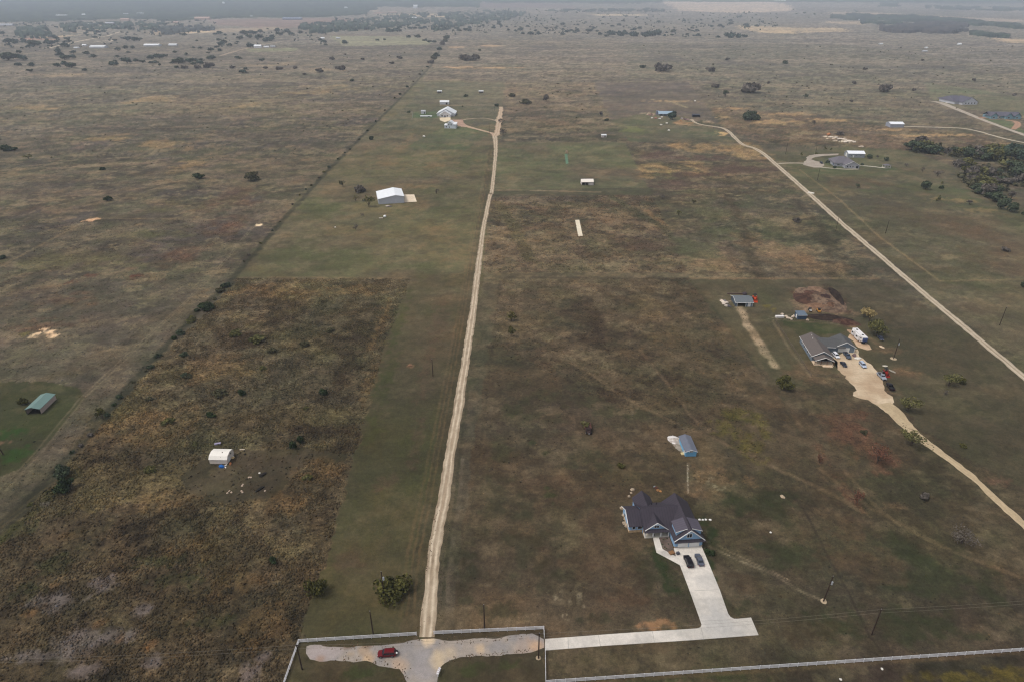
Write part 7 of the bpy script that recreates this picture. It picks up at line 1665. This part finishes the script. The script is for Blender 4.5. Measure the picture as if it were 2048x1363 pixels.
woods([(-120, 45), (60, 44), (150, 42), (240, 38), (360, 42), (420, 37), (560, 35), (650, 34), (740, 28), (760, 14), (960, 14), (960, 1.2), (-120, 1.2)], 'hazy blue woodland covering the far left horizon', 9, nx=520, ny=150, seed=1)
woods([(960, 1.4), (1330, 1.4), (1330, 5), (1250, 8), (1140, 6), (960, 6)], 'thin dark tree line on the top centre horizon', 9, nx=240, ny=30, seed=2)
woods([(1330, 2.2), (1560, 1.4), (1800, 1.6), (2150, 1.4), (2150, 7), (1950, 8), (1720, 5), (1560, 4), (1400, 4)], 'thin dark tree line along the top right horizon', 9, nx=240, ny=30, seed=3)
woods([(1744, 6), (1800, 7), (1804, 14), (1745, 13)], 'dark block of woodland on the far right plain', 9, nx=80, ny=30, seed=4)
woods([(1660, 33), (1700, 28), (1760, 31), (1850, 33), (1940, 41), (1970, 46), (2060, 51), (2100, 60), (2040, 60), (1950, 50), (1880, 46), (1800, 43), (1700, 40)], 'long tree belt crossing the far right plain', 11, nx=260, ny=70, seed=5)
woods([(1755, 55), (1790, 50), (1840, 46), (1920, 47), (1945, 52), (1950, 64), (1900, 68), (1850, 66), (1790, 66), (1760, 62)], 'leafless grey woodland in front of the far right tree belt', 12, S(72, 68, 66), S(54, 54, 56), nx=160, ny=60, seed=6)
woods([(1940, 64), (1960, 65), (2020, 71), (2016, 77), (1960, 73), (1938, 70)], 'low tree strip trailing right from the leafless woodland', 9, nx=90, ny=30, seed=7)
woods([(1850, 12), (1960, 14), (2100, 14), (2100, 24), (1960, 22), (1850, 17)], 'suburb trees on the far right plain', 10, nx=160, ny=40, seed=8, gap=.45)
woods([(1720, 44), (1790, 44), (1810, 47), (1750, 50)], 'small tree strip below the long tree belt', 9, nx=70, ny=20, seed=9)
woods([(862, 28), (960, 22), (1040, 22), (1060, 30), (1010, 40), (940, 50), (890, 64), (862, 62)], 'patchy juniper wood right of the far hedge end', 9, nx=220, ny=90, seed=10, gap=.52)
woods([(662, 44), (740, 36), (860, 24), (860, 36), (870, 44), (800, 52), (740, 60), (664, 60)], 'patchy oak wood left of the far hedge end', 9, nx=220, ny=90, seed=11, gap=.5)
woods([(300, 55), (380, 52), (430, 56), (424, 62), (380, 64), (330, 70), (300, 68)], 'hazy grey woodland patch below the pinkish building', 8, S(70, 72, 66), S(54, 60, 60), nx=130, ny=40, seed=12, gap=.42)
woods([(30, 58), (90, 54), (104, 68), (70, 78), (30, 70)], 'dark oak grove at the far left below the woods', 10, nx=90, ny=40, seed=13, gap=.45)
woods([(120, 48), (220, 46), (330, 44), (330, 58), (240, 60), (200, 66), (120, 56)], 'broken tree belt below the left woodland', 9, nx=200, ny=50, seed=14, gap=.5)
woods([(596, 50), (640, 46), (700, 48), (720, 62), (640, 68), (600, 62)], 'oak grove left of the green-yellow field', 10, nx=120, ny=40, seed=15, gap=.46)
woods([(1090, 20), (1180, 19), (1330, 17), (1330, 24), (1180, 24), (1090, 23)], 'thin hazy tree row beyond the top centre stand', 8, nx=150, ny=24, seed=16, gap=.5)

def clump_cover(name, label, cat, spots, pal, nl=34, flat=.6):
    rng = np.random.default_rng(len(spots)); Vs, Fs, Cs, off = [], [], [], 0
    a, c = LEAF[pal]
    for (x, y, w_, h_) in spots:
        V, F, t, b, L = crown_np(rng, nl, .26, 4, 1.0)
        V = V / np.array([1, 1, max(.3, V[:, 2].max())]) * np.array([w_ / 2, w_ / 2, h_]) + np.array([x, y, float(terr(y)) - .1])
        Vs.append(V); Fs.append(F + off); Cs.append(mixc(c, a, t) * (b * rng.uniform(.8, 1.2))[:, None]); off += len(V)
    return tag(link(name, np_mesh(name, np.concatenate(Vs), np.concatenate(Fs), leaf_mat('leaf_' + pal, a), np.concatenate(Cs))), label, cat, None, 'stuff')
def spots_in(px, n, w0, w1, hf, seed):
    rr = random.Random(seed); xs = [p[0] for p in px]; ys = [p[1] for p in px]; P = np.array(px, float); out = []
    while len(out) < n:
        x, y = rr.uniform(min(xs), max(xs)), rr.uniform(min(ys), max(ys))
        if not inside(P, np.array([x]), np.array([y]))[0] or fbm(np.array([x / 22.0]), np.array([y / 7.0]), 3, seed)[0] < .45: continue
        X, Y = G(x, y); w_ = rr.uniform(w0, w1) / scale_at(x, y); out.append((X, Y, w_, w_ * hf))
    return out
clump_cover('far_scrub_cover', 'countless small junipers speckling the plain beyond the top centre pastures', 'junipers',
    spots_in([(880, 70), (1250, 70), (1400, 76), (1560, 58), (1560, 26), (1250, 24), (1040, 18), (960, 20), (900, 40)], 430, 2.6, 6.5, .5, 5) + spots_in([(660, 62), (870, 66), (890, 24), (740, 30), (660, 44)], 170, 3, 7, .5, 6), 'bluegreen')
clump_cover('far_oak_cover', 'countless small oaks speckling the farm belt below the left woods', 'oaks',
    spots_in([(0, 96), (150, 100), (340, 74), (420, 64), (440, 40), (240, 40), (0, 48)], 260, 4, 9, .5, 7) + spots_in([(430, 96), (660, 90), (660, 50), (560, 60), (440, 72)], 70, 3.5, 8, .5, 8), 'bluegreen')
clump_cover('low_scrub_cover', 'low dull scrub speckling the far pastures', 'scrub', spots_in([(0, 330), (560, 330), (800, 190), (860, 100), (0, 100)], 260, 3, 8, .28, 9) + spots_in([(1010, 230), (1200, 240), (1190, 150), (1000, 150)], 40, 3, 8, .3, 10) + spots_in([(1400, 225), (1900, 240), (2040, 180), (2040, 90), (1260, 90), (1400, 170)], 190, 3, 8, .3, 11), 'scrub', 22)
clump_cover('underbrush', 'leafless underbrush filling the wooded hollow on the right', 'underbrush', spots_in([(1815, 306), (1840, 288), (1910, 298), (2048, 298), (2060, 372), (2010, 384), (2015, 412), (1985, 408), (1950, 388), (1915, 352), (1905, 330), (1960, 324), (1880, 310)], 260, 9, 20, .5, 12), 'scrub', 40)
# ------------------------------------------------------------------ tussocks and weeds: ground cover nobody could count
def tufts(name, X, Y, rad, hgt, cols, label, cat='grass'):
    n = len(X); k = 5
    a = RNG.uniform(0, 6.28, n)[:, None] + np.arange(k)[None] * 2 * np.pi / k
    r = rad[:, None] * RNG.uniform(.6, 1.3, (n, k))
    base = np.stack([X[:, None] + np.cos(a) * r, Y[:, None] + np.sin(a) * r, np.full((n, k), -.02)], 2)
    mid = np.stack([X[:, None] + np.cos(a + .4) * r * .72, Y[:, None] + np.sin(a + .4) * r * .72, hgt[:, None] * RNG.uniform(.5, .95, (n, k))], 2)
    tip = np.stack([X + RNG.normal(0, .15, n) * rad, Y + RNG.normal(0, .15, n) * rad, hgt], 1)[:, None]
    V = np.concatenate([base, mid, tip], 1)                 # 11 per tuft
    o = np.arange(n)[:, None] * 11
    F = []
    for i in range(k):
        j = (i + 1) % k
        F += [np.stack([o[:, 0] + i, o[:, 0] + j, o[:, 0] + 5 + i], 1), np.stack([o[:, 0] + j, o[:, 0] + 5 + j, o[:, 0] + 5 + i], 1), np.stack([o[:, 0] + 5 + i, o[:, 0] + 5 + j, o[:, 0] + 10], 1)]
    F = np.concatenate(F)
    c = np.repeat(cols[:, None, :], 11, 1) * np.concatenate([np.full((n, 5), .8), RNG.uniform(.8, 1.15, (n, 5)), np.full((n, 1), 1.15)], 1)[:, :, None]
    return tag(link(name, np_mesh(name, V.reshape(-1, 3), F, attr_mat('tuft_leaf', .95, ((1.5, .15),), 0), np.clip(c.reshape(-1, 3), .006, 1))), label, cat, None, 'stuff')
def scatter(px, dens, dmax=480):
    P = world_poly(px); mn, mx = P.min(0), P.max(0); n = int((mx[0] - mn[0]) * (min(mx[1], dmax) - mn[1]) * dens)
    X = RNG.uniform(mn[0], mx[0], n); Y = RNG.uniform(mn[1], min(mx[1], dmax), n)
    m = inside(P, X, Y); X, Y = X[m], Y[m]
    return clear_of(X, Y)
HOUSES = [np.array([(H_.x, H_.y) for H_ in (Matrix.Translation(o.location) @ Matrix.Rotation(o.rotation_euler.z, 4, 'Z') @ Vector((x, y, 0)) for x, y in box)]) for o, box in
          ((bpy.data.objects['blue_house'], ((-13, -1), (9.5, -1), (9.5, 21), (-13, 21))), (bpy.data.objects['grey_house'], ((0, -4.5), (24, -4.5), (24, 20), (0, 20))), (bpy.data.objects['blue_shed'], ((-1, -.5), (4.5, -.5), (4.5, 10), (-1, 10))), (bpy.data.objects['white_shed'], ((-.3, -.3), (7, -.3), (7, 6), (-.3, 6))))]
def clear_of(X, Y):
    m = np.zeros(len(X), bool)
    for e in EXCL:
        if e[0] == 'p': m |= inside(e[1], X, Y)
        else: m |= np.abs(line_dist(e[1], X, Y)) < e[2]
    for h in HOUSES: m |= inside(h, X, Y)
    return X[~m], Y[~m]
def cover(px, dens, name, label, r0, h0, thr=.3, dmax=480, hue=None):
    X, Y = scatter(px, dens, dmax)
    c, t = ground_col(X, Y)
    p = fbm(X / 7, Y / 7, 4, 91); keep = RNG.random(len(X)) < np.clip((p - thr) * 4, .08, 1) * np.clip(t, .2, 1) * np.where(t < .62, .25, 1)
    X, Y, c = X[keep], Y[keep], c[keep]; n = len(X)
    s = RNG.uniform(.5, 1.4, n); f = RNG.uniform(.55, 1.4, n)
    cc = c * f[:, None] * np.array([1.06, 1.0, .92])[None] ** RNG.normal(0, 1, n)[:, None]
    tufts(name, X, Y, r0 * s, h0 * s * RNG.uniform(.6, 1.3, n), cc, label)
cover([(473, 557), (822, 558), (770, 690), (742, 790), (713, 893), (690, 985), (640, 1140), (597, 1278), (560, 1400), (-300, 1400), (-300, 1300), (0, 1080), (130, 935), (290, 745), (455, 580)], 2.6, 'tussock_grass', 'dry brown tussock grass of the rough field', .32, .36, .32, 430)
cover([(1000, 556), (1378, 556), (1560, 780), (1500, 950), (1240, 980), (985, 960), (950, 900)], .7, 'pasture_tussock', 'dry tussocks of the centre pasture', .36, .22, .3)
cover([(985, 395), (1305, 390), (1375, 545), (968, 545)], .5, 'meadow_tussock', 'dry tussocks of the lower parcel field', .45, .35, .3, 620)
cover([(1500, 950), (1560, 780), (1740, 800), (2100, 1120), (2100, 1290), (1420, 1340), (1200, 1250), (930, 1240), (960, 970), (1240, 985)], .9, 'short_grass', 'short weathered grass of the near pasture', .26, .13, .3)
cover([(-200, 440), (480, 440), (455, 570), (280, 745), (130, 930), (-200, 1150)], .4, 'pasture_weeds', 'dull weeds of the left pasture', .4, .2, .3)
# weeds breaking through the turning head edges
def edge_weeds(px, n, wid_, label, name, col, r0=.22, h0=.25):
    r0 *= .5; h0 *= .5; n = int(n * .5)
    P = np.array([G(*p) for p in px]); seg = np.hypot(*np.diff(P, axis=0).T); cum = np.concatenate([[0], np.cumsum(seg)])
    s = RNG.uniform(0, cum[-1], n); i = np.clip(np.searchsorted(cum, s) - 1, 0, len(seg) - 1); t = (s - cum[i]) / seg[i]
    X = P[i, 0] + (P[i + 1, 0] - P[i, 0]) * t + RNG.normal(0, wid_, n); Y = P[i, 1] + (P[i + 1, 1] - P[i, 1]) * t + RNG.normal(0, wid_, n)
    sc = RNG.uniform(.5, 1.8, n)
    c = mixc(col[0], col[1], RNG.random(n)) * RNG.uniform(.7, 1.25, n)[:, None]
    tufts(name, X, Y, r0 * sc, h0 * sc, c, label, 'weeds')
WD = (S(74, 64, 46), S(104, 84, 64))
edge_weeds([(650, 1290), (720, 1292), (800, 1286), (836, 1277)], 190, .75, 'dark weeds along the fence side of the gravel turning area', 'roadside_weeds', WD, .26)
edge_weeds([(676, 1318), (720, 1318), (760, 1322), (800, 1332), (811, 1350), (813, 1375)], 200, .6, 'dark weeds along the near left edge of the turning area', 'roadside_weeds', WD, .24)
edge_weeds([(884, 1281), (950, 1278), (1010, 1274), (1060, 1270)], 150, .6, 'dark weeds along the top right edge of the turning area', 'roadside_weeds', WD, .22)
edge_weeds([(880, 1332), (918, 1313), (960, 1309), (1010, 1305), (1062, 1299)], 190, .4, 'dark weeds along the lower right edge of the turning area', 'roadside_weeds', WD, .22)
edge_weeds([(836, 1262), (838, 1230), (848, 1160), (862, 1080), (876, 1000)], 240, .5, 'weeds along the left edge of the gravel lane', 'roadside_weeds', WD, .2)
edge_weeds([(878, 1262), (880, 1230), (884, 1160), (890, 1080), (901, 1000)], 240, .5, 'weeds along the right edge of the gravel lane', 'roadside_weeds', (S(52, 56, 32), S(80, 70, 46)), .2)
edge_weeds([(1303, 1098), (1328, 1122), (1345, 1144), (1364, 1185), (1382, 1236)], 420, 1.6, 'thick green weeds left of the concrete driveway', 'garden_weeds', (S(44, 56, 28), S(64, 66, 38)), .2, .16)
edge_weeds([(1480, 613), (1487, 632), (1496, 650), (1512, 676), (1530, 704), (1552, 732)], 160, 1.4, 'brown weeds breaking up the limestone trail', 'trail_weeds', (S(92, 76, 54), S(70, 58, 42)), .35, .25)
edge_weeds([(1808, 852), (1830, 868), (1850, 884), (1866, 898)], 160, 1.5, 'grass breaking up the gravel drive', 'trail_weeds', (S(110, 100, 72), S(76, 68, 48)), .4, .2)

# ------------------------------------------------------------------ air: the haze that greys the distance
HZ = MB(); HZ.box(-25000, 25000, -1500, 20000, -2.0, 190)
hm = bpy.data.materials.new('haze'); hm.use_nodes = True
hn, hl = hm.node_tree.nodes, hm.node_tree.links
hn.clear(); hm.cycles.volume_sampling = 'MULTIPLE_IMPORTANCE'
ho = hn.new('ShaderNodeOutputMaterial'); hv = hn.new('ShaderNodeVolumePrincipled')
hv.inputs['Color'].default_value = (.77, .86, 1.0, 1)
hv.inputs['Density'].default_value = 1.02e-4
hv.inputs['Anisotropy'].default_value = .0
hl.new(hv.outputs[0], ho.inputs['Volume'])
tag(HZ.build('haze', hm), kind='stuff')
